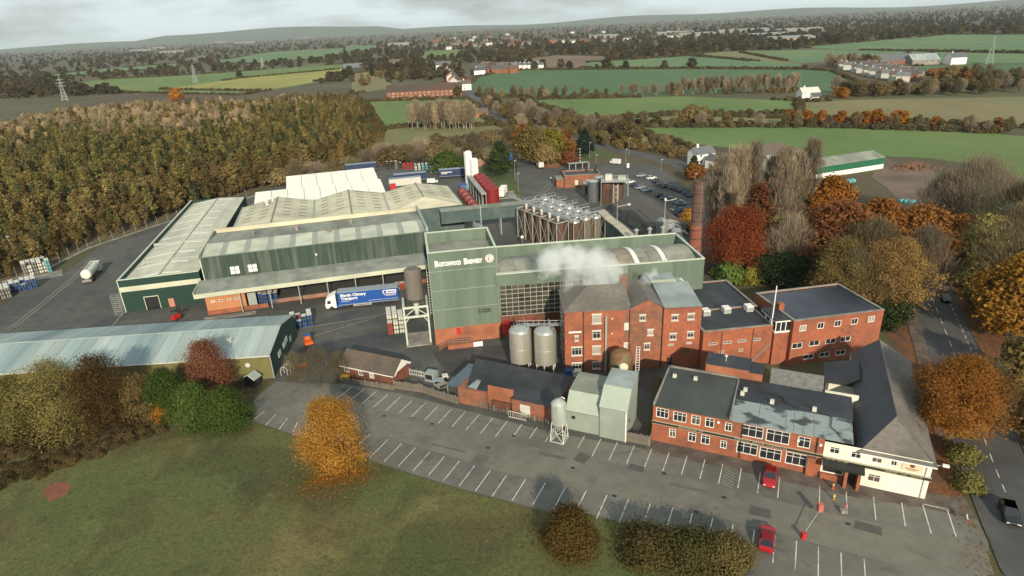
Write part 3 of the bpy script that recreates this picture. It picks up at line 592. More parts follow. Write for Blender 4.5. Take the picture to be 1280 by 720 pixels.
ops = [ow(u, v, 32, 30) for u, v in ((655, 365), (735, 357), (813, 351), (890, 345), (968, 338))] + [ow(u, v, 50, 28) for u, v in ((640, 455), (718, 447), (793, 440), (862, 434))] + [ow(u, v, 50, 25) for u, v in ((700, 517), (775, 511), (850, 506))]
flat_block(t2, 0, 17.2, 0, 12.6, 8.8, BRICK, mat('wet_felt_roof', (.022, .028, .042), .35, .4, .25, (.035, .042, .06), .1), .12, CONC, ops=ops)
for o in ops: window(t2, *o, 0, cols=2, rows=1, fm=WHITE)
for z in (7.9, 6.35, 4.4):
    a = MB(); a.box(0, 17.2, -.05, 0, z, z + .12); a.build('brick_band', [BRICKL], t2)
a = MB(); a.box(-.1, .9, 4.6, 5.6, 8.3, 10.0); a.build('chimney', [BRICK], t2)
# garden wall at the lane
gw_ = thing('garden_wall', 'low brick garden wall beside the lane and leaf litter', 'wall', tuple(W(1100, 402)), 8)
a = MB(); a.box(0, 7, 0, .3, 0, 1.4); a.build('brickwork', [BRICKO], gw_); a = MB(); a.box(-.05, 7.05, -.05, .35, 1.4, 1.52); a.build('coping', [CONC], gw_); a = MB(); a.box(6.9, 7.4, -.1, .4, 0, 2.0); a.build('pier', [BRICKO], gw_)

# ---- the pub / offices along the car park
PA = -25.2
t = thing('brick_pub', 'long two storey red brick pub front with white windows facing the car park', 'pub', (19.7, 77.8, 0), PA)
def pw(u, v, wu, hu):   # zoom (780,430) x4 to wall coordinates
    x = (u - 148) / (985 - 148); top = 305 + x * (478 - 305); s = 178 - 25 * 0; xl = 22.6 * (x * .92 + x * x * .08); k = 26.5 + 3 * x
    return (round(xl, 2), round(6.15 - (v + hu / 2 - top) / k, 2), round(wu / 34., 2), round(hu / 27., 2))
ops = [pw(203, 347, 62, 44), pw(301, 370, 64, 44), pw(388, 388, 44, 42), pw(460, 403, 42, 42), pw(555, 426, 32, 38), pw(670, 450, 96, 50), pw(787, 476, 100, 54), pw(902, 502, 52, 46),
       pw(266, 443, 32, 40), pw(375, 467, 38, 42), pw(446, 482, 42, 42), pw(540, 507, 30, 36), pw(655, 530, 94, 50), pw(765, 558, 96, 50), pw(880, 583, 90, 52)]
ops = [(x, max(z, .5), w, h) for x, z, w, h in ops]
a = MB(); wall_open(a, 0, 22.6, 0, 6.15, ops); a.poly([(0, 11, 0), (0, 0, 0), (0, 0, 6.15), (0, 11, 6.5)]); a.poly([(26, 11, 0), (0, 11, 0), (0, 11, 6.5), (26, 11, 6.5)]); a.build('wall', [BRICK], t)
for i, o in enumerate(ops): window(t, *o, 0, cols=3 if o[2] > 1.6 else 2, rows=2, fm=WHITE)
for z0, z1, d, m in ((3.08, 3.13, .2, GOLD), (3.14, 3.5, .16, BLACKP), (3.51, 3.56, .2, GOLD)):
    a = MB(); a.box(-.05, 22.6, -d, 0, z0, z1); a.build('cornice', [m], t)
def glyphs(parent, x0, x1, z, h, y, m):   # the painted letters on the board are too small to read in the photograph: strokes only
    a = MB(); x = x0
    while x < x1:
        w = random.uniform(.09, .16); a.box(x, x + w * .35, y - .02, y, z, z + h); a.box(x + w*.35, x + w, y - .02, y, z + random.choice((0, h*.42, h*.8)), z + random.choice((.2, .6, 1)) * h * .2 + h * .8 if random.random() < .4 else z + h * .2)
        x += w + .08 + (.25 if random.random() < .12 else 0)
    a.build('lettering', [m], parent)
glyphs(t, 3.9, 7.2, 3.26, .2, -.18, GOLD); glyphs(t, 11.6, 18.2, 3.26, .2, -.18, GOLD)
for x in (12.3, 21.7):
    a = MB(); a.box(x, x + .12, -.14, 0, .2, 6.0); a.build('downpipe', [BLACKP], t)
a = MB(); a.box(20.9, 21.9, -.5, 0, 0, 2.9); a.build('brick_pier', [BRICK], t)
def sl(x0, x1, y0, y1, m, nm, dz=0): 
    z = lambda y: 6.15 + .35 * y / 11 + dz
    b = MB(); b.poly([(x0, y0, z(y0)), (x1, y0, z(y0)), (x1, y1, z(y1)), (x0, y1, z(y1))]); b.poly([(x0, y0, z(y0) - .12), (x1, y0, z(y0) - .12), (x1, y0, z(y0)), (x0, y0, z(y0))]); return b.build(nm, [m], t)
sl(.0, 10.6, -.15, 11.1, FELT, 'felt_roof', .03)
for k, (x0, x1) in enumerate(((10.7, 14.2), (14.2, 17.7), (17.7, 18.7), (18.7, 19.9), (19.9, 21.2), (21.2, 25.9))): sl(x0 + .02, x1 - .02, -.15, 5.2, FELTP, 'roof_panel', .03)
sl(10.7, 26.0, 5.22, 11.1, FELTD, 'rear_roof', .03)
a = MB(); a.box(.0, .25, -.1, 11.1, 6.1, 6.62); a.box(10.55, 10.75, -.1, 11.1, 6.1, 6.62); a.box(.25, 10.55, 10.9, 11.2, 6.4, 6.75); a.build('roof_edge', [CONC], t)
for x, y in ((1.2, 8.0), (4.3, 8.3), (11.6, 7.6), (11.3, 6.4), (15.4, 5.6), (20.9, 5.6)):
    a = MB(); a.box(x, x + .55, y, y + .45, 6.3, 6.95); a.build('roof_vent', [WHITED], t)
cb = MB(); cp_ = [(13.8, 8.6), (16.8, 8.1), (17.4, 6.5), (19.2, 5.9), (21.4, 6.0), (23.4, 4.8), (23.2, 2.6), (24.2, 1.2), (24.4, .4)]
for p, q in zip(cp_, cp_[1:]): cb.tube((*p, 6.25 + .35*p[1]/11 + .08), (*q, 6.25 + .35*q[1]/11 + .08), .06, n=5)
cb.build('roof_cable', [BLACKP], t)
for x, z in ((9.0, 5.3), (19.3, 4.9), (22.0, 4.9)):
    a = MB(); a.box(x, x + .35, -.25, 0, z, z + .22); a.build('flood_lamp', [WHITE], t)

tc_ = thing('cream_pub_wing', 'cream rendered pub end with grey hipped slate roof and sign panel', 'pub', (19.7, 77.8, 0), PA)
ops = [(23.9, 4.05, 1.2, 1.05), (26.4, 4.0, 1.2, 1.05), (28.8, 3.95, 1.2, 1.05), (30.7, 4.0, .75, 1.1), (28.9, .95, 1.5, 1.2)]
a = MB(); wall_open(a, 22.62, 34.8, 0, 5.7, ops, -.08); a.poly([(34.8, -.08, 0), (34.8, 27.6, 0), (34.8, 27.6, 5.3), (34.8, -.08, 5.3)]); a.poly([(27, 27.6, 0), (27, -.08, 0), (27, -.08, 5.3), (27, 27.6, 5.3)]); a.poly([(22.62, 1, 0), (22.62, -.08, 0), (22.62, -.08, 5.7), (22.62, 1, 5.7)])
a.build('wall', [RENDERC], tc_)
for o in ops: window(tc_, *o, -.08, cols=2, rows=2, fm=WHITE)
for z0, z1, d, m in ((2.98, 3.03, .3, GOLD), (3.04, 3.4, .26, BLACKP), (3.41, 3.46, .3, GOLD)):
    a = MB(); a.box(22.65, 34.95, -d - .08, -.08, z0, z1); a.build('cornice', [m], tc_)
glyphs(tc_, 23.0, 25.6, 3.13, .2, -.36, GOLD); glyphs(tc_, 29.9, 34.0, 3.13, .2, -.36, GOLD)
a = MB(); a.poly([(22.7, -1.5, 2.95), (27.6, -1.5, 2.95), (27.6, -.4, 3.2), (22.7, -.4, 3.2)]); a.box(22.7, 27.6, -1.55, -1.4, 2.6, 2.95); a.build('porch_roof', [BLACKP], tc_)
a = MB(); a.box(22.7, 25.3, -.5, -.12, 0, .9); a.build('porch_wall', [BRICK], tc_)
for x in (25.4, 26.9):
    a = MB(); a.box(x, x + .35, -1.5, -.1, 0, 2.6); a.build('porch_pier', [BRICK], tc_)
a = MB(); a.box(25.75, 26.9, -.14, -.085, .1, 2.4); a.build('door', [BLACKP], tc_)
a = MB(); a.box(22.9, 25.2, -.12, -.085, 1.1, 2.3); a.build('porch_window', [GLASS], tc_)
sg = MB(); sg.box(31.6, 33.8, -.14, -.08, 3.75, 5.0); sgo = sg.build('sign_panel', [mat('sign_buff', (.62, .54, .38), .7, .05, 1)], tc_)
a = MB(); a.T = Matrix.Translation((32.7, -.15, 4.62)) @ Matrix.Rotation(math.pi/2, 4, 'X'); a.lathe(0, 0, [(.28, 0), (.28, .02)], 16); e_ = a.build('sign_emblem', [BRICKD], sgo); e_.scale = (1, 1, 1)
a = MB(); a.box(32.0, 33.4, -.16, -.145, 4.1, 4.2); a.box(32.25, 33.15, -.16, -.145, 3.9, 3.97); a.build('sign_line', [BRICKD], sgo)
a = MB(); a.box(34.2, 34.32, -.22, -.085, .1, 5.3); a.build('downpipe', [WHITED], tc_)
ap, rb, X0, X1, EZ, RZ = (30.8, 4.6, 8.5), (30.3, 27.6, 8.5), 26.6, 35.2, 5.3, 8.5
a = MB(); a.poly([(X0, -.5, EZ), (X1, -.5, EZ), ap]); a.build('hip_roof', [SLATE], tc_)
a = MB(); a.poly([(X0, 28, EZ), (X0, -.5, EZ), ap, rb]); a.build('west_roof', [SLATE_SHADE], tc_)  # west slope: shade and sky reflection put into a darker slate colour
a = MB(); a.poly([(X1, -.5, EZ), (X1, 28, EZ), rb, ap]); a.build('east_roof', [SLATE], tc_)
a = MB(); a.poly([(X0, 27.8, 0), (X0, 27.8, EZ), (30.3, 27.5, 8.4), (X1 - .5, 27.8, EZ), (X1 - .5, 27.8, 0)]); a.build('gable_wall', [RENDERC], tc_)
a = MB(); a.tube(ap, rb, .12, n=6); a.tube((X0, -.5, EZ), ap, .1, n=5); a.tube((X1, -.5, EZ), ap, .1, n=5); a.build('ridge_tiles', [SLATE], tc_)
a = MB(); a.box(X0 + .1, X1, -.62, -.5, EZ - .16, EZ - .02); a.build('gutter', [WHITE], tc_)
a = MB(); a.box(22.6, 27, 11.9, 12.3, 0, 6.3); a.box(23.4, 27, 17.9, 23.4, 0, 4.6); a.build('rear_wing', [RENDERC], tc_)
a = MB(); a.poly([(22.6, 17.4, 4.9), (27.4, 17.4, 6.4), (27.4, 23.6, 6.4), (22.6, 23.6, 4.9)]); a.poly([(22.6, 17.4, 4.7), (27.4, 17.4, 4.7), (27.4, 17.4, 6.4), (22.6, 17.4, 4.9)]); a.build('lean_to_roof', [FELTD], tc_)
a = MB(); a.tube((35.0, .6, 4.9), (36.0, .2, 5.3), .05); a.box(35.8, 36.5, .0, .4, 5.25, 5.5); a.build('flood_lamp', [WHITE], tc_)
# outbuildings behind the pub
bx = thing('brick_plant_room', 'plain orange brick box with dark roof rising behind the pub roof', 'building', (19.7, 77.8, 0), PA)
a = MB(); a.box(5.6, 12.0, 11.25, 14.6, 0, 8.0); a.box(12.0, 13.9, 11.25, 14.2, 0, 7.7); a.build('wall', [BRICKL], bx)
a = MB(); a.poly([(5.5, 11.15, 8.02), (12.05, 11.15, 8.02), (12.05, 14.7, 8.3), (5.5, 14.7, 8.3)]); a.poly([(12.05, 11.15, 7.72), (14.0, 11.15, 7.72), (14.0, 14.3, 8.0), (12.05, 14.3, 8.0)]); a.build('roof', [FELTD], bx)
a = MB(); a.tube((8.4, 12.8, 8), (8.4, 12.8, 9.2), .05); a.box(8.2, 8.6, 12.6, 13, 9.0, 9.25); a.build('aerial', [WHITED], bx)
lt = thing('stone_slated_store', 'low store with mottled grey stone slate roof behind the pub', 'shed', (19.7, 77.8, 0), PA)
a = MB(); a.box(15.2, 22.2, 11.6, 15.2, 0, 5.6); a.build('wall', [BRICKD], lt)
a = MB(); a.poly([(15.0, 11.4, 5.65), (22.4, 11.4, 5.65), (22.4, 15.4, 6.9), (15.0, 15.4, 6.9)]); a.poly([(15.0, 15.4, 6.9), (22.4, 15.4, 6.9), (22.4, 15.4, 5.6), (15.0, 15.4, 5.6)][::-1]); a.build('roof', [STONE], lt)
yb = thing('rear_yard_block', 'low dark flat roofed block in the yard behind the pub', 'building', (19.7, 77.8, 0), PA)
a = MB(); a.box(-1.5, 5.5, 11.6, 16.5, 0, 3.6); a.build('wall', [BRICKD], yb); a = MB(); a.box(-1.6, 5.5, 11.5, 16.6, 3.6, 3.75); a.build('roof', [FELTD], yb)

# ---- grain sheds and silo
def shed_profile(t, x0, x1, prof, mats, D):
    """walls and roof of a shed whose section (y, z) steps back from the front"""
    a = MB(); (y0, z0), (y1, z1) = prof[0], prof[1]
    wl = MB(); wl.poly([(x0, y0, 0), (x1, y0, 0), (x1, y0, z1), (x0, y0, z1)])
    for x in (x0, x1):
        P = [(x, y, z) for y, z in prof] + [(x, D, 0)]; wl.poly(P if x == x0 else P[::-1])
    wl.poly([(x1, D, 0), (x0, D, 0), (x0, D, prof[-1][1]), (x1, D, prof[-1][1])]); wl.build('wall', [mats[0]], t)
    for i, ((ya, za), (yb, zb)) in enumerate(zip(prof[1:], prof[2:])):
        a = MB(); e = .12; a.poly([(x0 - e, ya, za + .05), (x1 + e, ya, za + .05), (x1 + e, yb, zb + .05), (x0 - e, yb, zb + .05)]); a.build('roof_slope' if i == 0 else 'roof', [mats[1 + i]], t)
t = thing('grain_shed', 'lower pale green grain shed with sloping roof beside the silo', 'shed', (7.4, 81.6, 0), PA + 1)
MSAGE = mat('grain_cladding', (.29, .345, .295), .65, .07, .5, (.25, .30, .255), .2, corr=.02, bscale=4)
shed_profile(t, 0, 5.3, [(0, 0), (0, 3.3), (1.9, 5.8), (5.6, 6.2), (7.0, 6.2)], [MSAGE, GREENL, GREYROOF, GREYROOF], 7.0)
a = MB(); a.box(.9, 1.4, -.12, 0, 2.1, 2.6); a.build('vent', [BLACKP], t)
t = thing('tall_grain_shed', 'taller pale green grain shed with white corner trim', 'shed', (7.4, 81.6, 0), PA + 1)
shed_profile(t, 5.32, 9.3, [(-.3, 0), (-.3, 5.2), (2.3, 7.6), (5.6, 7.9), (7.0, 7.9)], [MSAGE, GREENL, PALEBLUE, PALEBLUE], 7.0)
a = MB(); a.box(9.2, 9.38, -.38, -.2, 0, 5.2); a.build('corner_trim', [WHITE], t)
a = MB(); a.box(9.3, 9.36, 1.6, 2.0, 2.2, 2.7); a.build('vent', [BLACKP], t)
t = thing('grain_silo', 'pale grey grain hopper silo on splayed legs at the car park edge', 'silo', tuple(W(699, 549)), PA)
a = MB(); a.lathe(0, 0, [(.15, 1.5), (1.12, 3.0), (1.12, 6.4), (.75, 6.85), (.2, 7.15)], 20); a.build('hopper', [mat('silo_grey', (.37, .41, .38), .5, .12, 1, (.27, .29, .26), .6, stretch=(1, 1, .2))], t, smooth=False)
for sx in (-1, 1):
    for sy in (-1, 1):
        a = MB(); a.tube((sx * 1.05, sy * 1.05, 0), (sx * .8, sy * .8, 3.4), .075, n=6); a.build('leg', [WHITED], t)
a = MB()
for k in range(4):
    p = [(-1, -1), (1, -1), (1, 1), (-1, 1)]; q, r = p[k], p[(k+1) % 4]
    a.tube((q[0]*1.05, q[1]*1.05, .1), (r[0]*.85, r[1]*.85, 2.3), .045); a.tube((r[0]*1.05, r[1]*1.05, .1), (q[0]*.85, q[1]*.85, 2.3), .045); a.tube((q[0]*1.05, q[1]*1.05, .08), (r[0]*1.05, r[1]*1.05, .08), .06)
a.build('bracing', [WHITED], t)
a = MB()
for s in (-.14, .14): a.tube((s, -1.2, 1.2), (s, -1.18, 6.6), .025)
for k in range(13): a.tube((-.14, -1.2, 1.3 + k*.4), (.14, -1.2, 1.3 + k*.4), .02)
a.build('ladder', [STEELG], t)
a = MB(); a.tube((0, 0, 7.1), (.5, .1, 7.5), .09); a.tube((.5, .1, 7.5), (.9, .2, 7.2), .09); a.build('fill_pipe', [STEEL], t)

# ---- ruined outbuilding along the car park
t = thing('brick_outbuilding', 'long low weathered brick outbuilding with black flat roof by the car park', 'outbuilding', (-9.8, 90.3, 0), PA)
a = MB(); a.box(0, 5.2, 0, 8.5, 0, 3.0); a.box(5.2, 9.8, 1.2, 8.5, 0, 2.95); a.box(9.8, 17.0, 0, 8.5, 0, 2.95); a.build('wall', [BRICKO], t)
a = MB(); a.box(5.2, 9.7, .9, 1.2, 0, 3.9); a.build('parapet', [BRICKL], t)
a = MB(); a.poly([(1.5, .4, 3.05), (5.2, .4, 3.05), (5.2, 9, 3.5), (-1.2, 9, 3.5)]); a.poly([(5.2, 1.3, 3.07), (9.8, 1.3, 3.07), (9.8, 9, 3.5), (5.2, 9, 3.5)]); a.poly([(9.8, -.1, 3.0), (17.2, -.1, 3.0), (17.2, 9, 3.5), (9.8, 9, 3.5)]); a.build('roof', [FELTD], t)
a = MB(); a.box(11.3, 13.0, -.08, 0, .3, 2.3); a.build('door', [WHITED], t)
a = MB(); a.poly([(-2.6, .6, 2.6), (.4, .3, 2.9), (1.6, 7.4, 3.3), (-1.8, 7.6, 3.1)]); a.poly([(-2.6, .6, 2.5), (.4, .3, 2.8), (.4, .3, 2.9), (-2.6, .6, 2.6)]); a.build('lean_to_sheet', [mat('blue_grey_sheet', (.085, .12, .15), .5, .2, 1)], t)
for x, y in ((-2.4, .8), (.2, .5)):
    a = MB(); a.tube((x, y, 0), (x, y, 2.7), .06); a.build('post', [STEELG], t)
a = MB(); a.box(6.0, 9.2, .4, 1.0, 0, 1.5); a.build('rubble', [BRICKD], t)
a = MB(); a.poly([(1.6, .5, 3.1), (3.4, .3, 3.1), (3.0, 2.8, 3.25), (2.2, 3.0, 3.25)]); a.build('patch_sheet', [PALEBLUE], t)
# ---- brick cottage
t = thing('brick_cottage', 'single storey brick cottage with brown roof and white bargeboard', 'cottage', (-31.6, 100.9, 0), PA)
ops = [(1.1, 1.05, 1.1, 1.0), (4.2, 1.0, 1.0, 1.0), (6.6, .95, 1.0, 1.0)]
a = MB(); wall_open(a, 0, 11.3, 0, 2.6, ops); a.poly([(11.3, 0, 0), (11.3, 5, 0), (11.3, 5, 2.6), (11.3, 2.5, 4.4), (11.3, 0, 2.6)]); a.poly([(0, 5, 0), (0, 0, 0), (0, 0, 2.6), (0, 2.5, 4.4), (0, 5, 2.6)]); a.poly([(11.3, 5, 0), (0, 5, 0), (0, 5, 2.6), (11.3, 5, 2.6)]); a.build('wall', [BRICKD], t)
for o in ops: window(t, *o, 0, cols=2, rows=1, fm=WHITE)
a = MB()
for s, (y0, y1) in (('f', (-.35, 2.5)), ('b', (5.35, 2.5))): a.poly([(-.3, y0, 2.4), (11.6, y0, 2.4), (11.6, y1, 4.45), (-.3, y1, 4.45)] if s == 'f' else [(11.6, y0, 2.4), (-.3, y0, 2.4), (-.3, y1, 4.45), (11.6, y1, 4.45)])
a.build('roof', [mat('brown_tile_roof', (.105, .082, .062), .85, .2, 1.5, (.075, .062, .05), .3)], t)
a = MB(); a.poly([(11.62, -.35, 2.35), (11.62, 2.5, 4.4), (11.62, 2.5, 4.05), (11.62, .3, 2.3)][::-1]); a.poly([(11.62, 5.35, 2.35), (11.62, 2.5, 4.4), (11.62, 2.5, 4.05), (11.62, 4.7, 2.3)]); a.poly([(11.55, .1, 2.7), (11.55, 4.9, 2.7), (11.55, 2.5, 4.3)]); a.build('bargeboard', [WHITE], t)
a = MB(); a.box(-.2, 11.5, -.45, -.35, 2.3, 2.42); a.build('gutter', [WHITE], t)
# ---- long metal roofed store at the left
t = thing('long_store', 'long low store with aged blue grey metal roof and olive walls', 'warehouse', (-44.3, 101.4, 0), 2.6)
LW = -112
a = MB(); wall_open(a, LW, 0, 0, 4.9, [(-20.5, 2.2, .9, .8)]); a.poly([(LW, 17, 0), (LW, 0, 0), (LW, 0, 4.9), (LW, 8.4, 6.6), (LW, 17, 4.9)]); a.poly([(0, 17, 0), (LW, 17, 0), (LW, 17, 4.9), (0, 17, 4.9)]); a.build('wall', [OLIVEW], t)
window(t, -20.5, 2.2, .9, .8, 0, cols=1, rows=1, fm=WHITE)
a = MB(); a.poly([(0, 0, 0), (0, 17, 0), (0, 17, 4.9), (0, 8.4, 6.6), (0, 0, 4.9)]); a.build('gable_wall', [GREENW], t)
k = 0; x = 0.
while x > LW:
    x2 = max(x - 2.6, LW)
    for y0, z0, y1, z1 in ((-.35, 4.86, 8.4, 6.68), (8.4, 6.68, 17.35, 4.86)):
        a = MB(); a.poly([(x2 + .02, y0, z0), (x - .02, y0, z0), (x - .02, y1, z1), (x2 + .02, y1, z1)]); a.build('roof_sheet', [ROOFBLUE], t)
    x = x2
a = MB(); a.tube((LW, 8.4, 6.7), (.15, 8.4, 6.7), .14, n=6); a.build('ridge_cap', [PALEBLUE], t)
a = MB(); a.box(LW, .15, -.48, -.35, 4.74, 4.92); a.build('gutter', [WHITED], t)
a = MB(); a.tube((.1, -.4, 4.92), (.1, 8.4, 6.78), .09); a.tube((.1, 8.4, 6.78), (.1, 17.4, 4.92), .09); a.box(-.06, .1, -.08, .1, 0, 4.85); a.build('verge_trim', [PALEBLUE], t)
for x, y in ((-9.0, 4.2),):
    a = MB(); a.box(x, x + 1.0, y, y + .9, 5.6, 6.4); a.build('roof_box', [WHITED], t)
for y, z, w in ((4.2, 3.0, 1.6), (7.6, 3.2, 1.8), (9.2, 3.4, 1.4), (12, 2.4, 1.0)):
    a = MB(); a.box(0, .08, y, y + w, z - 1.1, z); a.build('gable_sign' if y < 9.5 else 'gable_panel', [PALEBLUE if y > 9.5 else COPING], t)
a = MB(); a.T = Matrix.Translation((-4.2, -.06, 3.1)) @ Matrix.Rotation(math.pi/2, 4, 'X'); a.lathe(0, 0, [(.45, 0), (.45, .06)], 14); a.build('round_vent', [WHITED], t)
for x in (-12, -28, -3.5):
    a = MB(); a.tube((x, 12, 5.7), (x, 12, 7.3), .05); a.build('vent_pipe', [STEEL], t)
hp_ = thing('hooped_guard_rail', 'white tubular stair rails against the long store gable', 'railing', tuple(W(356, 470)), 0)
a = MB()
for k in range(4):
    c = (0 + .2*k, k * 1.1)
    for s in range(8): a.tube((c[0] + .6*math.cos(math.pi*s/8), c[1], 1.0 + .9*math.sin(math.pi*s/8)), (c[0] + .6*math.cos(math.pi*(s+1)/8), c[1], 1.0 + .9*math.sin(math.pi*(s+1)/8)), .05)
    a.tube((c[0] - .6, c[1], 0), (c[0] - .6, c[1], 1), .05); a.tube((c[0] + .6, c[1], 0), (c[0] + .6, c[1], 1), .05)
a.build('hoop', [WHITED], hp_)
a = MB(); a.tube((-.6, 0, 1), (0, 3.3, 1), .04); a.tube((.6, 0, 1), (1.2, 3.3, 1), .04); a.build('rail', [WHITED], hp_)

# ---- west warehouse
t = thing('west_warehouse', 'dark green warehouse with pale ribbed roof, cream band and open door', 'warehouse', (-89.9, 135.2, 0), 12.6)
WW, WD, WH = 17.4, 76, 7.9
door = (6.0, .02, 2.9, 3.1)
a = MB(); wall_open(a, 0, WW, 0, 5.0, [door], 0, .4); wall_open(a, 0, WW, 6.2, WH, [], 0); a.poly([(WW, 0, 0), (WW, WD, 0), (WW, WD, WH), (WW, 0, WH)]); a.poly([(0, WD, 0), (0, 0, 0), (0, 0, WH), (0, WD, WH)]); a.poly([(WW, WD, 0), (0, WD, 0), (0, WD, WH), (WW, WD, WH)])
a.poly([(.3, 0, 6.6), (.3, WD, 6.6), (.3, WD, WH), (.3, 0, WH)]); a.poly([(0, .3, 6.6), (0, .3, WH), (WW, .3, WH), (WW, .3, 6.6)]); a.build('wall', [GREENW], t)
a = MB(); a.box(-.03, WW + .02, -.06, .05, 5.0, 6.2); a.build('cream_band', [CREAMC], t)
a = MB(); a.box(4.5, 7.5, .42, .5, 0, 3.2); a.build('door_recess', [DARK], t); a = MB(); a.box(4.4, 4.55, -.08, 0, 0, 3.3); a.box(7.45, 7.6, -.08, 0, 0, 3.3); a.box(4.55, 7.45, -.08, 0, 3.12, 3.3); a.build('door_frame', [CREAMC], t)
a = MB(); a.box(9.4, 10.6, -.06, 0, 0, 2.1); a.build('side_door', [mat('salmon_door', (.42, .19, .12), .6, .1, 1)], t)
a = MB(); a.box(-.06, .36, -.06, WD, WH, WH + .16); a.box(.36, WW, -.06, .36, WH, WH + .16); a.box(-.1, .08, -.1, .08, 0, WH); a.build('coping', [COPING], t)
NB = 19
for i in range(NB):
    y0, y1 = .35 + (WD - .35) * i / NB, .35 + (WD - .35) * (i + 1) / NB
    for x0, z0, x1, z1 in ((.3, 6.9, WW * .5, 7.95), (WW * .5, 7.95, WW, 7.45)):
        a = MB(); a.poly([(x0, y0 + .02, z0), (x1, y0 + .02, z1), (x1, y1 - .02, z1), (x0, y1 - .02, z0)]); a.build('roof_sheet', [ROOFLT], t)
        if i % 2 == 0:
            a = MB(); f0, f1 = (.12, .92) if x0 < 1 else (.05, .5); xa, xb_ = x0 + (x1 - x0) * f0, x0 + (x1 - x0) * f1; za, zb = z0 + (z1 - z0) * f0 + .04, z0 + (z1 - z0) * f1 + .04
            a.poly([(xa, y0 + 1.2, za), (xb_, y0 + 1.2, zb), (xb_, y0 + 2.0, zb), (xa, y0 + 2.0, za)]); a.build('rooflight', [ROOFSKY], t)
a = MB(); a.box(WW * .5 - .15, WW * .5 + .15, .4, WD, 7.96, 8.04); a.build('ridge_cap', [ROOFGREY], t)
a = MB(); a.box(1.2, WW - 1, 26, 26.2, 7.6, 8.4); a.box(2, WW - 1, 12, 12.15, 7.5, 8.2); a.build('roof_rail', [STEELG], t)
# stillage frames leaning at its corner
for i, (x, y, n) in enumerate(((-91.5, 133.5, 5), (-93.0, 139.5, 4), (-91.8, 136.5, 4), (-95, 146, 2))):
    s = thing('stillage_stack', 'stack of grey wire stillage cages at the west warehouse corner', 'cage', (x, y, 0), 12, 'stillage cages by the warehouse corner')
    for k in range(n):
        a = MB(); z = k * 1.0
        for px, py in ((0, 0), (1.6, 0), (1.6, 1.2), (0, 1.2)): a.tube((px, py, z), (px, py, z + .95), .04, n=4)
        for zz in (z + .05, z + .5, z + .92):
            a.tube((0, 0, zz), (1.6, 0, zz), .035, n=4); a.tube((0, 1.2, zz), (1.6, 1.2, zz), .035, n=4); a.tube((0, 0, zz), (0, 1.2, zz), .035, n=4); a.tube((1.6, 0, zz), (1.6, 1.2, zz), .035, n=4)
        for q in range(1, 5): a.tube((q * .32, 0, z + .05), (q * .32, 0, z + .9), .02, n=4)
        a.build('cage', [STEEL], s)

# ---- main warehouse with canopy
t = thing('main_warehouse', 'long warehouse with dark streaked green wall, panelled roof and loading canopy', 'warehouse', (-71.2, 137.5, 0), 13.8)
MW, MD, MH = 52.6, 21.5, 11.7
a = MB(); a.poly([(0, 0, 0), (MW, 0, 0), (MW, 0, MH), (0, 0, MH)]); a.poly([(0, MD, 0), (0, 0, 0), (0, 0, MH), (0, MD, MH)]); a.poly([(MW, 0, 0), (MW, MD, 0), (MW, MD, MH), (MW, 0, MH)]); a.poly([(MW, MD, 0), (0, MD, 0), (0, MD, MH), (MW, MD, MH)]); a.build('wall', [GREEND], t)
a = MB(); a.box(-.15, .35, -.1, MD, MH - .4, MH + .35); a.box(.35, MW, -.12, .12, MH - .1, MH + .06); a.build('verge_trim', [GREEN], t)
a = MB(); a.box(-.1, .08, -.08, .08, 5.9, MH); a.build('corner_trim', [COPING], t)
NP = 10
for i in range(NP):
    x0, x1 = .4 + (MW - 1) * i / NP, .4 + (MW - 1) * (i + 1) / NP
    a = MB(); w = 1.25
    a.poly([(x0 + .02, .15, MH), (x1 - w, .15, MH), (x1 - w, 8.2, MH + .75), (x0 + .02, 8.2, MH + .75)]); a.build('roof_panel', [ROOFPALE], t)
    a = MB(); a.poly([(x1 - w + .02, .15, MH - .02), (x1, .15, MH - .02), (x1, 8.2, MH + .73), (x1 - w + .02, 8.2, MH + .73)]); a.build('rooflight', [mat('dull_rooflight', (.27, .30, .265), .6, .15, .6)], t)
a = MB(); a.poly([(.4, 8.25, MH + .76), (MW - .6, 8.25, MH + .76), (MW - .6, MD - .4, MH - .35), (.4, MD - .4, MH - .35)]); a.build('rear_roof', [ROOFGREY], t)
a = MB(); a.box(0, MW, MD - .5, MD, MH - .6, MH + .7); a.build('rear_parapet', [BOARD], t)
a = MB(); a.box(MW - .5, MW + .1, 0, MD, MH - .6, MH + 1.0); a.build('end_parapet', [STEELG], t)
for x in (10.5, 21, 34.5, 29):
    a = MB(); a.lathe(x, 12.5 if x != 29 else 7, [(.45, MH), (.45, MH + 1.1), (.7, MH + 1.2), (.6, MH + 1.7), (.1, MH + 1.9)], 10); a.build('roof_cowl', [CONC], t)
for x in (6.0, 9.9):
    for z in (7.0, 7.95):
        for q in (0, 1.05):
            a = MB(); a.box(x + q, x + q + .9, -.5, 0, z, z + .75); a.build('wall_chiller', [WHITE], t)
a = MB(); a.box(25.3, 25.7, -.25, 0, 9, 9.4); a.build('wall_lamp', [WHITE], t)
cn = thing('loading_canopy', 'long cream edged loading canopy along the main warehouse front', 'canopy', (-71.2, 137.5, 0), 13.8)
NC = 12; CW = 52.2
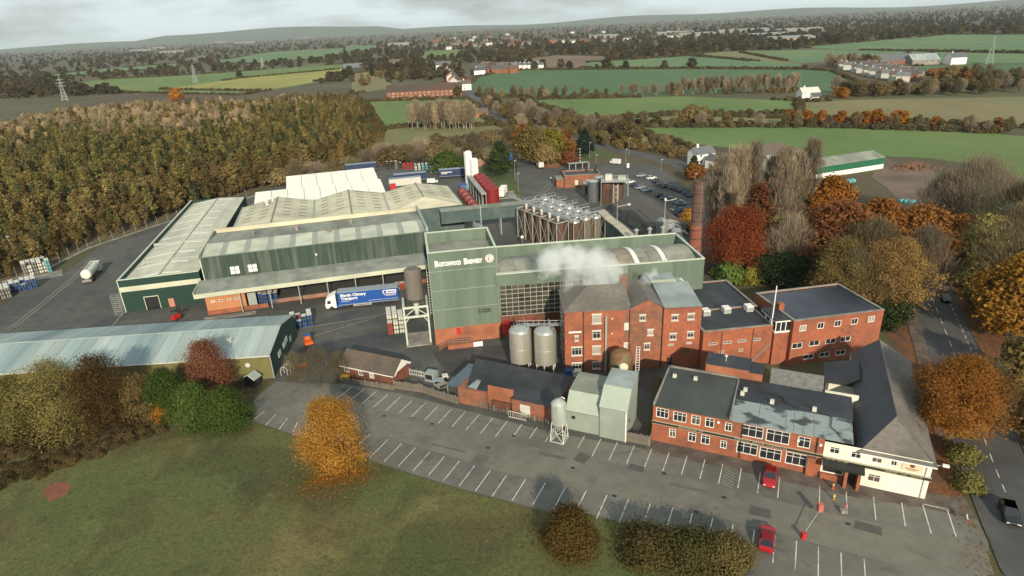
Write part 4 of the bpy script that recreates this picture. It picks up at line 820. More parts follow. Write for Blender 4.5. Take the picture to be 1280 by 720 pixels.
for i in range(NC):
    x0, x1 = -1.2 + CW * i / NC, -1.2 + CW * (i + 1) / NC
    a = MB(); a.poly([(x0 + .02, -7.6, 5.65), (x1 - .02, -7.6, 5.65), (x1 - .02, -.02, 6.25), (x0 + .02, -.02, 6.25)]); a.poly([(x0, -.02, 6.1), (x1, -.02, 6.1), (x1, -7.6, 5.5), (x0, -7.6, 5.5)]); a.build('roof_sheet', [mat('canopy_sheet', (.26, .285, .25), .7, .15, .5, (.19, .21, .19), .3, orand=.05)], cn)
a = MB(); a.box(-1.25, CW - 1.2, -7.75, -7.6, 4.75, 5.75); a.box(-1.3, -1.15, -7.6, 0, 4.9, 6.2); a.build('fascia', [CREAMC], cn)
for i in range(7):
    a = MB(); a.box(8 + i * 6.4, 8.2 + i * 6.4, -7.5, -7.3, 0, 4.8); a.build('post', [STEELG], cn)
bb = thing('canopy_office', 'small pale brick office box under the canopy end', 'office', (-71.2, 137.5, 0), 13.8)
ops = [(2.1 + 1.7*i, 2.9, .9, .5) for i in range(4)]
a = MB(); wall_open(a, .6, 9.0, 0, 4.4, ops, -6.4); a.poly([(.6, 0, 0), (.6, -6.4, 0), (.6, -6.4, 4.4), (.6, 0, 4.4)]); a.poly([(9, -6.4, 0), (9, 0, 0), (9, 0, 4.4), (9, -6.4, 4.4)]); a.build('wall', [mat('tan_brick', (.42, .19, .09), .9, .12, 1)], bb)
a = MB(); a.box(.5, 13.6, -6.6, -6.4, 0, 1.0); a.build('plinth', [BRICK], bb)
for o in ops: window(bb, *o, -6.4, cols=1, rows=1, fm=WHITE)
a = MB(); a.box(9.4, 11.2, -5.9, -5.7, 0, 3.8); a.build('door', [STEELG], bb); a = MB(); a.box(.5, 9.1, -6.5, 0, 4.4, 4.5); a.build('ceiling', [CONC], bb)
kb = MB(); kb.box(0, 11, -9.6, -7.9, 0, .12); struct('kerb', kb, [CONC]).matrix_world = bb.matrix_basis
dk = thing('loading_dock', 'red brick loading dock in the shade of the canopy', 'dock', (-71.2, 137.5, 0), 13.8)
a = MB(); a.box(14, MW - 1.5, -4.8, -.05, 0, 1.0); a.build('dock_base', [BRICK], dk); a = MB(); a.box(14, MW - 1.5, -4.7, -.07, 1.0, 1.05); a.build('shaded_dock_floor', [ASPH], dk); a = MB(); a.box(14, MW - 1.5, -.06, -.02, 1, 5.5); a.build('shaded_dock_wall', [DARK], dk)  # dark floor and near-black wall put the canopy's shade into the colours
for z in (.75, .35):
    a = MB(); a.box(14, 34, -4.95, -4.8, z, z + .16); a.build('dock_rail', [CONC], dk)

# ---- pale gabled sheds behind
t = thing('gabled_shed_range', 'three pale gabled sheds side by side with weathered cement sheet roofs', 'warehouse', (-74.6, 162.5, 0), 14.5)
BW_, GD = 21.5, 31
for b in range(3):
    x0 = b * BW_; xm = x0 + BW_ / 2; x1 = x0 + BW_
    ys_ = 5.5 if b == 2 else 0
    for y in (ys_, GD):
        a = MB(); hip = b == 2 and y < GD; a.poly(([(x0, y, 0), (x1, y, 0), (x1, y, 9), (x0, y, 9)] if hip else [(x0, y, 0), (x1, y, 0), (x1, y, 9), (xm, y, 11.2), (x0, y, 9)])[::(1 if y < GD else -1)]); a.build('gable_wall', [TEALB if hip else BOARD], t)
    if b == 2:
        a = MB(); a.poly([(x0, ys_ - .1, 8.98), (x1, ys_ - .1, 8.98), (xm, ys_ + 5.5, 11.2)]); a.build('hip_sheet', [BOARD], t)
    for (xa, za), (xb_, zb) in (((x0, 9), (xm, 11.2)), ((xm, 11.2), (x1, 9))):
        for q in range(4):
            f0, f1 = q / 4, (q + 1) / 4; a = MB()
            y0, y1 = ys_ + (GD - ys_) * f0 + .02, ys_ + (GD - ys_) * f1 - .02; hf = 5.5 if b == 2 and q == 0 else 0; a.poly([(xa, y0 + (hf if za > 10 else 0), za), (xb_, y0 + (hf if zb > 10 else 0), zb), (xb_, y1, zb), (xa, y1, za)]); a.build('roof_sheet', [BOARD], t)
            for r in range(2 if q else 0):
                for s in (.3, .72):
                    yy = y0 + 2.2 + r * 3.6; xs0, xs1 = xa + (xb_ - xa) * (s - .1), xa + (xb_ - xa) * (s + .1); zs0, zs1 = za + (zb - za) * (s - .1) + .05, za + (zb - za) * (s + .1) + .05
                    a = MB(); a.poly([(xs0, yy, zs0), (xs1, yy, zs1), (xs1, yy + .7, zs1), (xs0, yy + .7, zs0)]); a.build('rooflight', [mat('slot_rooflight', (.19, .19, .145), .7, .1, 1)], t)
    a = MB(); a.box(xm - .2, xm + .2, ys_ + (5.5 if b == 2 else 0), GD, 11.15, 11.3); a.build('ridge_cap', [mat('lichen_ridge', (.17, .175, .14), .9, .2, 1)], t)
    a = MB(); a.box(x0 - .25, x0 + .25, 0, GD, 8.9, 9.12); a.build('valley_gutter', [STEELG], t)
a = MB(); a.poly([(0, GD, 0), (0, 0, 0), (0, 0, 9), (0, GD, 9)]); a.poly([(64.5, 0, 0), (64.5, GD, 0), (64.5, GD, 9), (64.5, 0, 9)]); a.build('side_wall', [CONC], t)
for x, y in ((8, 24), (9.5, 27)):
    a = MB(); a.lathe(x, y, [(.5, 10.4), (.5, 11.6), (.8, 11.7), (.3, 12.2)], 10); a.build('roof_cowl', [WHITED], t)
# ---- white roofed stores
for nm, lab, o, w, d, z0, z1 in (('white_store', 'white sheet roofed store at the rear of the gabled sheds', (-81, 197.0), 42, 15, 7.6, 9.2), ('rear_white_store', 'rearmost white sheet roofed store against the wood', (-75.4, 213.0), 31.5, 17, 8.6, 10.4)):
    t = thing(nm, lab, 'warehouse', (*o, 0), 16.5)
    a = MB(); a.poly([(0,0,0),(w,0,0),(w,0,z0),(0,0,z0)]); a.poly([(w,0,0),(w,d,0),(w,d,z1),(w,0,z0)]); a.poly([(0,d,0),(0,0,0),(0,0,z0),(0,d,z1)]); a.poly([(w,d,0),(0,d,0),(0,d,z1),(w,d,z1)]); a.build('wall', [CREAMC], t)
    n = int(w / 5.2)
    for i in range(n):
        a = MB(); a.poly([(w*i/n + .06, -.2, z0 + .03), (w*(i+1)/n - .06, -.2, z0 + .03), (w*(i+1)/n - .06, d, z1 + .03), (w*i/n + .06, d, z1 + .03)]); a.poly([(w*i/n+.06, -.2, z0 - .25), (w*(i+1)/n-.06, -.2, z0 - .25), (w*(i+1)/n-.06, -.2, z0 + .03), (w*i/n+.06, -.2, z0 + .03)]); a.build('roof_sheet', [ROOFWHITE], t)
# ---- conveyor bridge and small roof behind the tower
t = thing('conveyor_bridge', 'teal grey enclosed conveyor bridge linking the sheds to the tank farm', 'bridge', (-19.6, 177.0, 0), 11.3)
for i in range(6):
    a = MB(); a.box(i * 4.95 + .02, i * 4.95 + 4.93, 0, 3, 5.2, 8.9); a.build('cladding_panel', [TEALB], t)
    a = MB(); a.box(i * 4.95 + .02, i * 4.95 + 4.93, -.15, 3.15, 8.9, 9.05); a.build('roof_panel', [ROOFGREY], t)
for x in (9.5, 17.5, 25):
    for y in (.3, 2.5):
        a = MB(); a.box(x, x + .3, y, y + .3, 0, 5.2); a.build('leg', [STEELG], t)
a = MB(); a.box(11.5, 11.8, -.25, -.02, 2, 9.6); a.build('flue_pipe', [STEELG], t)
t = thing('low_link_shed', 'small pale shallow roofed link shed behind the tower', 'shed', (-16.8, 129, 0), 9)
a = MB(); a.box(0, 13.5, 0, 21, 0, 8.2); a.build('wall', [TEALB], t)
a = MB(); a.poly([(-.2, -.2, 8.2), (6.75, -.2, 9.2), (6.75, 21.2, 9.2), (-.2, 21.2, 8.2)]); a.poly([(6.75, -.2, 9.2), (13.7, -.2, 8.2), (13.7, 21.2, 8.2), (6.75, 21.2, 9.2)]); a.build('roof', [ROOFPALE], t)
t = thing('pipe_gantry', 'steel pipe gantry running back beside the tower', 'gantry', (-2.4, 128, 0), 10)
a = MB(); a.box(0, 1.6, 0, 42, 6.6, 7.2); a.build('deck', [STEELG], t)
a = MB(); a.tube((-.05, 0, 7.9), (-.05, 42, 7.9), .06); a.tube((1.65, 0, 7.9), (1.65, 42, 7.9), .06); a.tube((.5, 0, 7.4), (.5, 42, 7.4), .14); a.tube((1.0, 0, 7.4), (1.0, 42, 7.4), .12); a.build('pipe', [STEEL], t)
for k in range(6):
    a = MB(); a.box(.1, .3, k * 8, k * 8 + .2, 0, 6.6); a.box(1.3, 1.5, k * 8, k * 8 + .2, 0, 6.6); a.build('leg', [STEELG], t)

# ---- tank farm
ga = Vector((-.5, .866, 0)); tf_o = Vector((16.0, 163.0, 0)); tf_deg = 30
TF = thing('tank_farm_steelwork', 'grey braced steel frame with catwalk around the fermentation tanks', 'steelwork', tuple(tf_o), tf_deg)
TB = Matrix.Translation(tf_o) @ Matrix.Rotation(math.radians(tf_deg), 4, 'Z')
HT = 8.8
nl = 5
for i in range(nl + 1):
    for x in (-4.0, -.1):
        a = MB(); a.box(x - .11, x + .11, i * 4 - .11, i * 4 + .11, 0, HT); a.build('post', [STEELG], TF)
for i in range(nl):
    a = MB(); a.tube((-4.0, i*4, .3), (-4.0, i*4 + 4, HT - .4), .06, n=4); a.tube((-4.0, i*4 + 4, .3), (-4.0, i*4, HT - .4), .06, n=4); a.build('brace', [STEELG], TF)
for i in range(nl + 1):
    a = MB(); a.box(-4.0, -.1, i*4 - .1, i*4 + .1, HT - .25, HT); a.build('beam', [STEELG], TF)
a = MB(); a.tube((-4, 0, .3), (-.1, 0, HT - .4), .07, n=4); a.tube((-.1, 0, .3), (-4, 0, HT - .4), .07, n=4); a.build('brace', [STEELG], TF)
for x in (-4, -.1):
    a = MB(); a.box(x - .1, x + .1, 0, nl * 4, HT - .25, HT); a.build('beam', [STEELG], TF)
a = MB(); a.box(-.1, 1.1, -1, 31, HT + .2, HT + .35); a.build('catwalk', [STEEL], TF)
a = MB()
for x in (-.1, 1.1):
    for z in (.75, 1.3): a.tube((x, -1, HT + z), (x, 31, HT + z), .03, n=4)
    for k in range(17): a.tube((x, -1 + k*2, HT + .3), (x, -1 + k*2, HT + 1.3), .03, n=4)
a.build('handrail', [STEEL], TF)
for k in range(5):
    a = MB(); a.box(1.1, 12.0, 1.0 + k*5.5, 1.7 + k*5.5, HT + .25, HT + .35)
    for y in (1.0 + k*5.5, 1.7 + k*5.5):
        a.tube((1.1, y, HT + 1.2), (12.0, y, HT + 1.2), .03, n=4)
        for q in range(7): a.tube((1.1 + q*1.8, y, HT + .3), (1.1 + q*1.8, y, HT + 1.2), .03, n=4)
    a.build('cross_walk', [STEEL], TF)
for i in range(4):
    for x in (1.3, 5.0, 8.6, 12.1):
        a = MB(); a.box(x - .08, x + .08, -.5 + i*7.5, -.34 + i*7.5, 0, HT + .2); a.build('post', [STEELG], TF)
a = MB()
for x in (1.3, 5.0, 8.6): a.tube((x, -.45, .4), (x + 3.6, -.45, HT), .05, n=4); a.tube((x + 3.6, -.45, .4), (x, -.45, HT), .05, n=4)
a.build('brace', [STEELG], TF)
for i in range(nl):
    p = TB @ Vector((-2.05, 2 + i * 4, 0)); s = thing('fermentation_tank', 'brown insulated tank with white top vent in the braced frame row', 'tank', tuple(p), tf_deg, 'brown tanks in the steel frame')
    a = MB(); a.lathe(0, 0, [(1.8, 0), (1.8, HT - .5), (1.75, HT - .3)], 18); a.build('shell', [RUSTT], s, smooth=False)
    a = MB(); a.lathe(0, 0, [(.3, HT - .3), (.3, HT + .7), (.45, HT + .75), (.45, HT + 1.1), (.1, HT + 1.2)], 10); a.build('vent', [WHITED], s)
for i in range(7):
    for j in range(3):
        p = TB @ Vector((3.1 + j * 3.6, 1.6 + i * 4.2, 0)); s = thing('steel_tank', 'domed stainless vessel below the catwalks of the tank farm', 'tank', tuple(p), tf_deg, 'stainless tanks of the tank farm')
        hh = HT - .9 + .3 * RNG.random()
        a = MB(); a.lathe(0, 0, [(1.62, 0), (1.62, hh - .5)], 16); a.build('shell', [RUSTT if j == 0 and i < 2 else mat('tank_wall_tan', (.15, .12, .09), .6, .2, .7, stretch=(1, 1, .2))], s)
        a = MB(); a.lathe(0, 0, [(1.62, hh - .5), (1.45, hh - .15), (.8, hh + .2), (.35, hh + .28), (.35, hh + .75), (.1, hh + .8)], 16); a.build('dome', [STAIN], s, smooth=True)
# second tank group, gate house, dark shed
for i, (px, py, r, m, lab) in enumerate(((741, 252, 1.9, GREYT, 'dark grey cylindrical tank with pale top behind the tank farm'), (749, 247, 1.9, GREYT, 'second dark grey cylindrical tank with pale top near the gatehouse'), (758, 253, 2.0, RUSTT, 'rust brown cylindrical tank under the platform'), (772, 251, 2.0, RUSTT, 'rust brown cylindrical tank beside the lattice mast'))):
    s = thing('storage_tank', lab, 'tank', tuple(W(px, py)), 0)
    a = MB(); a.lathe(0, 0, [(r, 0), (r, 7.2)], 18); a.build('shell', [m], s); a = MB(); a.lathe(0, 0, [(r, 7.2), (r * .7, 7.6), (.1, 7.8)], 18); a.build('top', [PALEBLUE if m is GREYT else STEELG], s)
s = thing('access_platform', 'pale railed access platform above the brown tanks', 'platform', tuple(W(766, 256)), -8)
a = MB(); a.box(-4, 5, -1, 4, 7.9, 8.05); a.build('deck', [STEEL], s)
a = MB()
for k in range(10): a.tube((-4 + k, -1, 8), (-4 + k, -1, 9.2), .04, n=4); a.tube((-4 + k, 4, 8), (-4 + k, 4, 9.2), .04, n=4)
for y in (-1, 4):
    for z in (8.6, 9.2): a.tube((-4, y, z), (5, y, z), .04, n=4)
a.build('handrail', [WHITED], s)
a = MB(); a.box(-2.6, -.4, 1, 3, 8.05, 10.0); a.build('cabinet', [WHITED], s); a = MB(); a.box(1.6, 4.2, 1, 3, 8.05, 9.4); a.build('pump_box', [GREENL], s)
for x, y in ((-4, -1), (5, -1), (5, 4), (-4, 4)):
    a = MB(); a.tube((x, y, 0), (x, y, 8), .09); a.build('leg', [STEELG], s)
s = thing('lattice_mast', 'short grey lattice mast with X bracing by the brown tanks', 'mast', tuple(W(769, 262)), 0)
for x, y in ((-.7, -.7), (.7, -.7), (.7, .7), (-.7, .7)):
    a = MB(); a.tube((x, y, 0), (x, y, 8.5), .07, n=4); a.build('corner_post', [WHITED], s)
a = MB()
for k in range(5):
    for (x0, y0), (x1, y1) in (((-.7, -.7), (.7, -.7)), ((.7, -.7), (.7, .7))): a.tube((x0, y0, k*1.7), (x1, y1, k*1.7 + 1.7), .05, n=4); a.tube((x1, y1, k*1.7), (x0, y0, k*1.7 + 1.7), .05, n=4)
a.build('lacing', [WHITED], s)
t = thing('gatehouse', 'orange brick flat roofed gatehouse by the yard entrance', 'building', tuple(W(706, 235)), 2)
flat_block(t, 0, 13.5, 0, 8.5, 4.6, BRICKO, FELT, .4, CONC, ops=[(4.5, .9, 1.2, 1.9), (9, 1.5, 1.5, 1.2)])
window(t, 9, 1.5, 1.5, 1.2); a = MB(); a.box(3.9, 5.1, .1, .16, .9, 2.8); a.build('door', [WHITED], t)
a = MB(); a.box(-3, 0, 1, 7, 0, 3.2); a.build('side_wing', [BRICKO], t); a = MB(); a.box(-3.1, 0, .9, 7.1, 3.2, 3.35); a.build('side_roof', [GREYROOF], t)
for x in (9.2, 12.6):
    a = MB(); a.box(x, x + .5, 6.2, 6.7, 4.4, 7.2); a.build('flue', [BLACKP], t)
t = thing('concrete_kiosk', 'small pale concrete kiosk with open doorway by the gatehouse', 'kiosk', tuple(W(729, 243)), 0)
a = MB(); wall_open(a, 0, 2.6, 0, 4.2, [(1.3, .05, 1.0, 2.8)], 0, .3); a.poly([(2.6,0,0),(2.6,2.6,0),(2.6,2.6,4.2),(2.6,0,4.2)]); a.poly([(0,2.6,0),(0,0,0),(0,0,4.2),(0,2.6,4.2)]); a.poly([(2.6,2.6,0),(0,2.6,0),(0,2.6,4.2),(2.6,2.6,4.2)]); a.build('wall', [CONC], t); a = MB(); a.box(-.15, 2.75, -.15, 2.75, 4.2, 4.4); a.build('roof', [CONC], t); a = MB(); a.box(.8, 1.8, .3, .4, 0, 2.9); a.build('doorway', [DARK], t)
t = thing('dark_roofed_shed', 'long shed with plain dark brown pitched roof beside the rear car park', 'shed', (40.2, 170.5, 0), 14)
a = MB(); a.box(0, 11, 0, 27, 0, 3.4); a.build('wall', [CONC], t)
a = MB(); a.poly([(-.4, -.4, 3.3), (5.5, -.4, 5.4), (5.5, 27.4, 5.4), (-.4, 27.4, 3.3)]); a.poly([(5.5, -.4, 5.4), (11.4, -.4, 3.3), (11.4, 27.4, 3.3), (5.5, 27.4, 5.4)]); a.build('roof', [mat('dark_tile_roof', (.085, .076, .068), .85, .15, .8)], t)
a = MB(); a.poly([(0, 0, 3.4), (11, 0, 3.4), (5.5, 0, 5.35)]); a.build('gable', [CONC], t)
t = thing('covered_ramp', 'pale panelled covered ramp curving down behind the glazed hall', 'ramp', (0, 0, 0), 0)
cr = [W(745, 263, 7.2), W(752, 270, 7.1), W(759, 276, 7.0), W(766, 281, 6.9), W(773, 287, 6.8), W(780, 294, 6.7), W(787, 302, 6.6), W(794, 310, 6.5)]
for p, q in zip(cr, cr[1:]):
    n_ = Vector((2.6, .9, 0)); d_ = (q - p) * .02; p_, q_ = p + d_, q - d_
    a = MB(); a.poly([tuple(p_), tuple(q_), tuple(q_ + n_), tuple(p_ + n_)]); a.poly([tuple(p_ - Vector((0, 0, .25))), tuple(q_ - Vector((0, 0, .25))), tuple(q_), tuple(p_)]); a.build('roof_panel', [mat('ramp_panel', (.40, .37, .28), .8, .15, 1, orand=.08)], t)
    a = MB(); s_ = Vector((.15, 0, -.02)); a.poly([(p_.x + .15, p_.y, 0), (q_.x + .15, q_.y, 0), tuple(q_ + s_), tuple(p_ + s_)]); a.build('side_panel', [TEALB], t)
t = thing('pump_house_roof', 'low grey roofed plant house tight behind the glazed hall', 'building', (31, 140, 0), 10)
a = MB(); a.box(0, 13, 0, 15, 0, 6.0); a.build('wall', [BRICKD], t); a = MB(); a.poly([(-.2, -.2, 6), (13.2, -.2, 6), (13.2, 7.5, 8), (-.2, 7.5, 8)]); a.poly([(-.2, 7.5, 8), (13.2, 7.5, 8), (13.2, 15.2, 6), (-.2, 15.2, 6)]); a.build('roof', [ROOFGREY], t)
for x in (2, 5.5, 9):
    a = MB(); a.lathe(x, 9, [(.4, 7), (.4, 9.5), (.7, 9.6), (.2, 10.1)], 10); a.build('vent_cowl', [STEEL], t)
for i, (px, py, hh) in enumerate(((826, 292, 7), (836, 290, 5.5), (845, 296, 5))):
    s = thing('silver_vessel', ['upright silver vessel behind the glazed hall roof end', 'squat silver vessel next to the grey mast', 'silver vessel close beside the brick chimney'][i], 'tank', tuple(W(px, py + 14)), 0)
    a = MB(); a.lathe(0, 0, [(1.5, 0), (1.5, hh), (1.0, hh + .5), (.2, hh + .6)], 14); a.build('shell', [STEEL], s); a = MB(); a.tube((1.5, 0, hh), (3.0, -.5, hh - 1), .15); a.build('pipe', [STEEL], s)
for px, py, h_, nm, lab in ((829, 305, 13, 'steel_mast', 'tall grey steel mast behind the hall parapet'), (771, 290, 8.5, 'yard_lamp', 'yard lamp with single arm behind the covered ramp')):
    s = thing(nm, lab, 'mast' if 'mast' in nm else 'lamp', tuple(W(px, py)), 0)
    a = MB(); a.tube((0, 0, 0), (0, 0, h_), .2, .14, 8); a.build('pole', [STEEL], s)
    a = MB(); a.tube((0, 0, h_ - .8), (3.2, .3, h_ - .4), .07); a.box(3, 3.9, .1, .6, h_ - .6, h_ - .1) if 'lamp' in nm else a.box(-.3, .3, -.3, .3, h_ - .6, h_); a.build('arm', [WHITED], s)

# ---- chimney
t = thing('brick_chimney', 'tall tapering round red brick chimney with iron bands', 'chimney', tuple(W(866, 344)), 0)
hc = hgt(W(866, 344), 226)
CBR = mat('chimney_brick', (.25, .08, .05), .9, .3, .5, (.15, .065, .045), .1, stretch=(1, 1, .5)); CBS = mat('sooty_brick', (.135, .072, .052), .9, .3, .5, (.09, .055, .045), .15)
cr_ = lambda z: 1.6 - .42 * z / hc
a = MB(); a.lathe(0, 0, [(cr_(0), 0), (cr_(hc * .55), hc * .55)], 24); a.build('shaft', [CBR], t)
a = MB(); a.lathe(0, 0, [(cr_(hc * .55), hc * .55), (cr_(hc * .9), hc * .9)], 24); a.build('upper_shaft', [CBS], t)
a = MB(); a.lathe(0, 0, [(1.22, hc * .9), (1.42, hc * .93), (1.42, hc * .96), (1.25, hc * .97), (1.25, hc), (.95, hc), (.95, hc - .6)], 24); a.build('cap', [CBS], t)
for k in range(9):
    z = 3 + k * (hc - 6) / 8; r = cr_(z); a = MB(); a.lathe(0, 0, [(r + .02, z), (r + .05, z + .02), (r + .05, z + .14), (r + .02, z + .16)], 24); a.build('iron_band', [BLACKP], t)
a = MB(); a.tube((.3, -1.75, 0), (.25, -1.35, hc), .05); a.build('lightning_rod', [STEEL], t)

# ---- twin conditioning tanks in the yard and the olive vessel
for i, (px, lab) in enumerate(((652, 'silver vertical tank on legs, the one nearer the green tower'), (682.5, 'silver vertical tank on legs, the one nearer the brick brewhouse'))):
    s = thing('conditioning_tank', lab, 'tank', tuple(W(px, 461 + i * 1.5)), 0)
    a = MB(); a.lathe(0, 0, [(.3, .8), (1.7, 1.7), (1.98, 1.9), (1.98, 4.6)], 28); a.build('lower_shell', [SILVER], s); a = MB(); a.lathe(0, 0, [(2.0, 4.6), (2.0, 4.75), (1.98, 4.78), (1.98, 7.9)], 28); a.build('upper_shell', [SILVER], s)
    a = MB(); a.lathe(0, 0, [(1.98, 7.9), (1.7, 8.25), (.9, 8.55), (.1, 8.65)], 28); a.build('dome', [STAIN], s, smooth=True)
    for k in range(6):
        t0 = math.pi * 2 * k / 6 + .3; a = MB(); a.tube((1.75*math.cos(t0), 1.75*math.sin(t0), 0), (1.75*math.cos(t0), 1.75*math.sin(t0), 2.4), .11); a.build('leg', [WHITED], s)
    a = MB()
    for k in range(8):
        t0 = math.pi * 2 * k / 8; a.tube((1.5*math.cos(t0), 1.5*math.sin(t0), 8.3), (1.5*math.cos(t0), 1.5*math.sin(t0), 9.0), .025, n=4)
    a.tube((.8, .5, 8.5), (.8, 2.5, 9.0), .08); a.build('top_rail', [STEEL], s)
s = thing('tank_walkway', 'pale railed walkway joining the two silver tanks', 'walkway', tuple(W(668, 456)), -4)
a = MB(); a.box(-3, 6, 1.4, 2.4, 7.2, 7.35); a.build('deck', [STEEL], s)
a = MB()
for k in range(10): a.tube((-3 + k, 1.4, 7.3), (-3 + k, 1.4, 8.3), .035, n=4)
a.tube((-3, 1.4, 8.3), (6, 1.4, 8.3), .04, n=4); a.build('handrail', [WHITED], s)
for x in (-2.8, 5.8):
    a = MB(); a.tube((x, 1.9, 0), (x, 1.9, 7.2), .1); a.build('leg', [STEELG], s)
s = thing('red_hose_tank', 'small bright red upright tank beside the glazed hall base', 'tank', tuple(W(634, 424)), 0)
a = MB(); a.lathe(0, 0, [(.85, 1.4), (.85, 3.6), (.5, 3.9), (.1, 4.0)], 16); a.build('shell', [REDP], s)
for x, y in ((.6, .4), (-.6, .4), (0, -.7)):
    a = MB(); a.tube((x, y, 0), (x, y, 1.5), .06); a.build('leg', [STEELG], s)
s = thing('olive_vessel', 'olive green domed vessel with round white hatch before the brewhouse', 'tank', tuple(W(776, 478)), 0)
a = MB(); a.lathe(0, 0, [(1.95, 0), (1.95, 5.0)], 24); a.build('shell', [OLIVET], s); a = MB(); a.lathe(0, 0, [(1.95, 5), (1.75, 5.7), (1.1, 6.3), (.3, 6.5)], 24); a.build('dome', [mat('reflecting_dome', (.20, .075, .035), .5, .4, 1.2, (.12, .10, .05), .6)], s, smooth=True)  # dome: reddish reflection painted as its surface colour
a = MB(); a.T = Matrix.Translation((0, -1.93, 4.1)) @ Matrix.Rotation(math.pi/2, 4, 'X'); a.lathe(0, 0, [(.82, 0), (.78, .12), (.3, .2)], 20); a.build('hatch', [mat('hatch_pale', (.52, .55, .42), .6, .1, 1)], s)
s = thing('caged_ladder', 'white wall ladder at the right of the olive vessel', 'ladder', tuple(W(796, 478)), 0)
a = MB()
for x in (-.3, .3): a.tube((x, 0, 0), (x, 0, 7.0), .05)
for k in range(14): a.tube((-.3, 0, .4 + k*.5), (.3, 0, .4 + k*.5), .04)
a.build('rung_frame', [WHITE], s)
# hopper tower left of the green tower
t = thing('grain_discharge_hopper', 'brown cylindrical hopper raised on a white steel frame by the tower', 'silo', tuple(W(540, 428)), 9)
a = MB(); a.lathe(-2.3, 2.2, [(.5, 8.2), (1.7, 9.2), (1.7, 15.0), (1.3, 15.3)], 18); a.build('hopper', [mat('brown_hopper', (.15, .135, .115), .9, .2, .6, (.11, .10, .085), .3, stretch=(1, 1, .2))], t)
for x, y in ((-4.8, -.3), (-.2, -.3), (-4.8, 4.6), (-.2, 4.6)):
    a = MB(); a.box(x - .16, x + .16, y - .16, y + .16, 0, 8.2); a.build('post', [COPING], t)
for z in (6.2, 8.2):
    a = MB(); a.box(-5.0, 0, -.5, -.2, z - .2, z + .2); a.box(-5.0, -4.7, -.2, 4.7, z - .2, z + .2); a.box(-.3, 0, -.2, 4.7, z - .2, z + .2); a.build('beam', [COPING], t)
a = MB(); a.tube((-4.8, -.35, 4.8), (-3.8, -.35, 6.2), .1); a.tube((-.2, -.35, 4.8), (-1.2, -.35, 6.2), .1); a.tube((-4.6, -.35, 6.4), (-2.5, -.35, 8.0), .1); a.tube((-.4, -.35, 6.4), (-2.5, -.35, 8.0), .1); a.build('knee_brace', [COPING], t)
a = MB(); a.lathe(-2.3, 2.2, [(.35, 5.4), (.5, 6.6), (.5, 8.0)], 12); a.build('spout', [WHITED], t)
lad = MB()
for x in (.35, .95): lad.tube((x, .2, 6.0), (x, .2, 15.6), .05)
for k in range(15): lad.tube((.35, .2, 6.4 + k*.6), (.95, .2, 6.4 + k*.6), .04)
lad.build('ladder', [COPING], t)
a = MB(); a.box(-5, 0, -1, 4.9, 0, .3); a.build('slab', [CONC], t)

# ================================================================== VEHICLES
def make_wheels(parent, axles, hw, r=.33, w=.22):
    ty = MB(); ty.T = Matrix.Rotation(math.pi/2, 4, 'X'); ty.lathe(0, 0, [(r * .62, -w/2), (r, -w/2), (r, w/2), (r * .62, w/2)], 14); tm = ty.mesh('wheel', [RUBBER])
    rm = MB(); rm.T = Matrix.Rotation(math.pi/2, 4, 'X'); rm.lathe(0, 0, [(r * .62, -w/2 + .03), (r * .62, w/2 - .03)], 12); rmm = rm.mesh('rim', [CHROME])
    for x in axles:
        for s in (-1, 1):
            o = put('wheel', tm, parent, (x, s * hw, r)); put('rim', rmm, o)
CARS = {}
def car_meshes(key, paint, est=0.):
    if key in CARS: return CARS[key]
    # cross sections along the length: x, half width, sill z, waist z
    st = [(-2.12, .62, .42, .62), (-2.05, .78, .28, .86), (-1.6, .87, .2, .95), (-.8, .89, .18, .94), (.3, .89, .18, .93), (1.0, .88, .2, .90), (1.65, .85, .22, .80), (2.02, .74, .3, .66), (2.1, .55, .4, .55)]
    a = MB(); R = []
    for x, w, z0, z1 in st:
        zm = (z0 + z1) / 2; R.append(a.pts([(x, -w*.85, z0), (x, -w, z0 + .1), (x, -w, zm + .08), (x, -w*.93, z1), (x, -w*.5, z1 + .03), (x, w*.5, z1 + .03), (x, w*.93, z1), (x, w, zm + .08), (x, w, z0 + .1), (x, w*.85, z0)]))
    for r0, r1 in zip(R, R[1:]):
        for k in range(10): a.f.append((r0 + k, r1 + k, r1 + (k+1) % 10, r0 + (k+1) % 10)); a.m.append(0)
    a.f.append(tuple(range(R[0], R[0] + 10))); a.m.append(0); a.f.append(tuple(reversed(range(R[-1], R[-1] + 10)))); a.m.append(0)
    rx0, rx1 = -1.25 - est, .05; rz = 1.43      # roof
    a.poly([(rx0, -.6, rz), (rx1, -.6, rz), (rx1, .6, rz), (rx0, .6, rz)]); a.box(rx0, rx1, -.6, .6, rz - .05, rz)
    body = a.mesh('body', [paint], True)
    body.polygons.foreach_set('use_smooth', [False] * len(body.polygons))
    g = MB(); b = [(-1.85 - est*.2, -.8, .93), (.95, -.8, .91), (.95, .8, .91), (-1.85 - est*.2, .8, .93)]; tp = [(rx0, -.6, rz - .03), (rx1, -.6, rz - .03), (rx1, .6, rz - .03), (rx0, .6, rz - .03)]
    for k in range(4): g.poly([b[k], b[(k+1) % 4], tp[(k+1) % 4], tp[k]])
    glass = g.mesh('windows', [GLASS])
    p = MB()
    for s in (-1, 1):
        for xb, xt in ((-.55, -.5), (.88, .03), (-1.75, rx0 + .03)): p.tube((xb, s * .81, .93), (xt, s * .61, rz - .02), .045, n=4)
    pil = p.mesh('pillar', [paint])
    h = MB(); h.box(-.06, .06, -.16, .16, -.06, .06); hl = h.mesh('headlight', [mat('lamp_glass', (.75, .75, .7), .2, .05, 2)]); tl = h.mesh('tail_lamp', [REDP])
    CARS[key] = (body, glass, pil, hl, tl); return CARS[key]
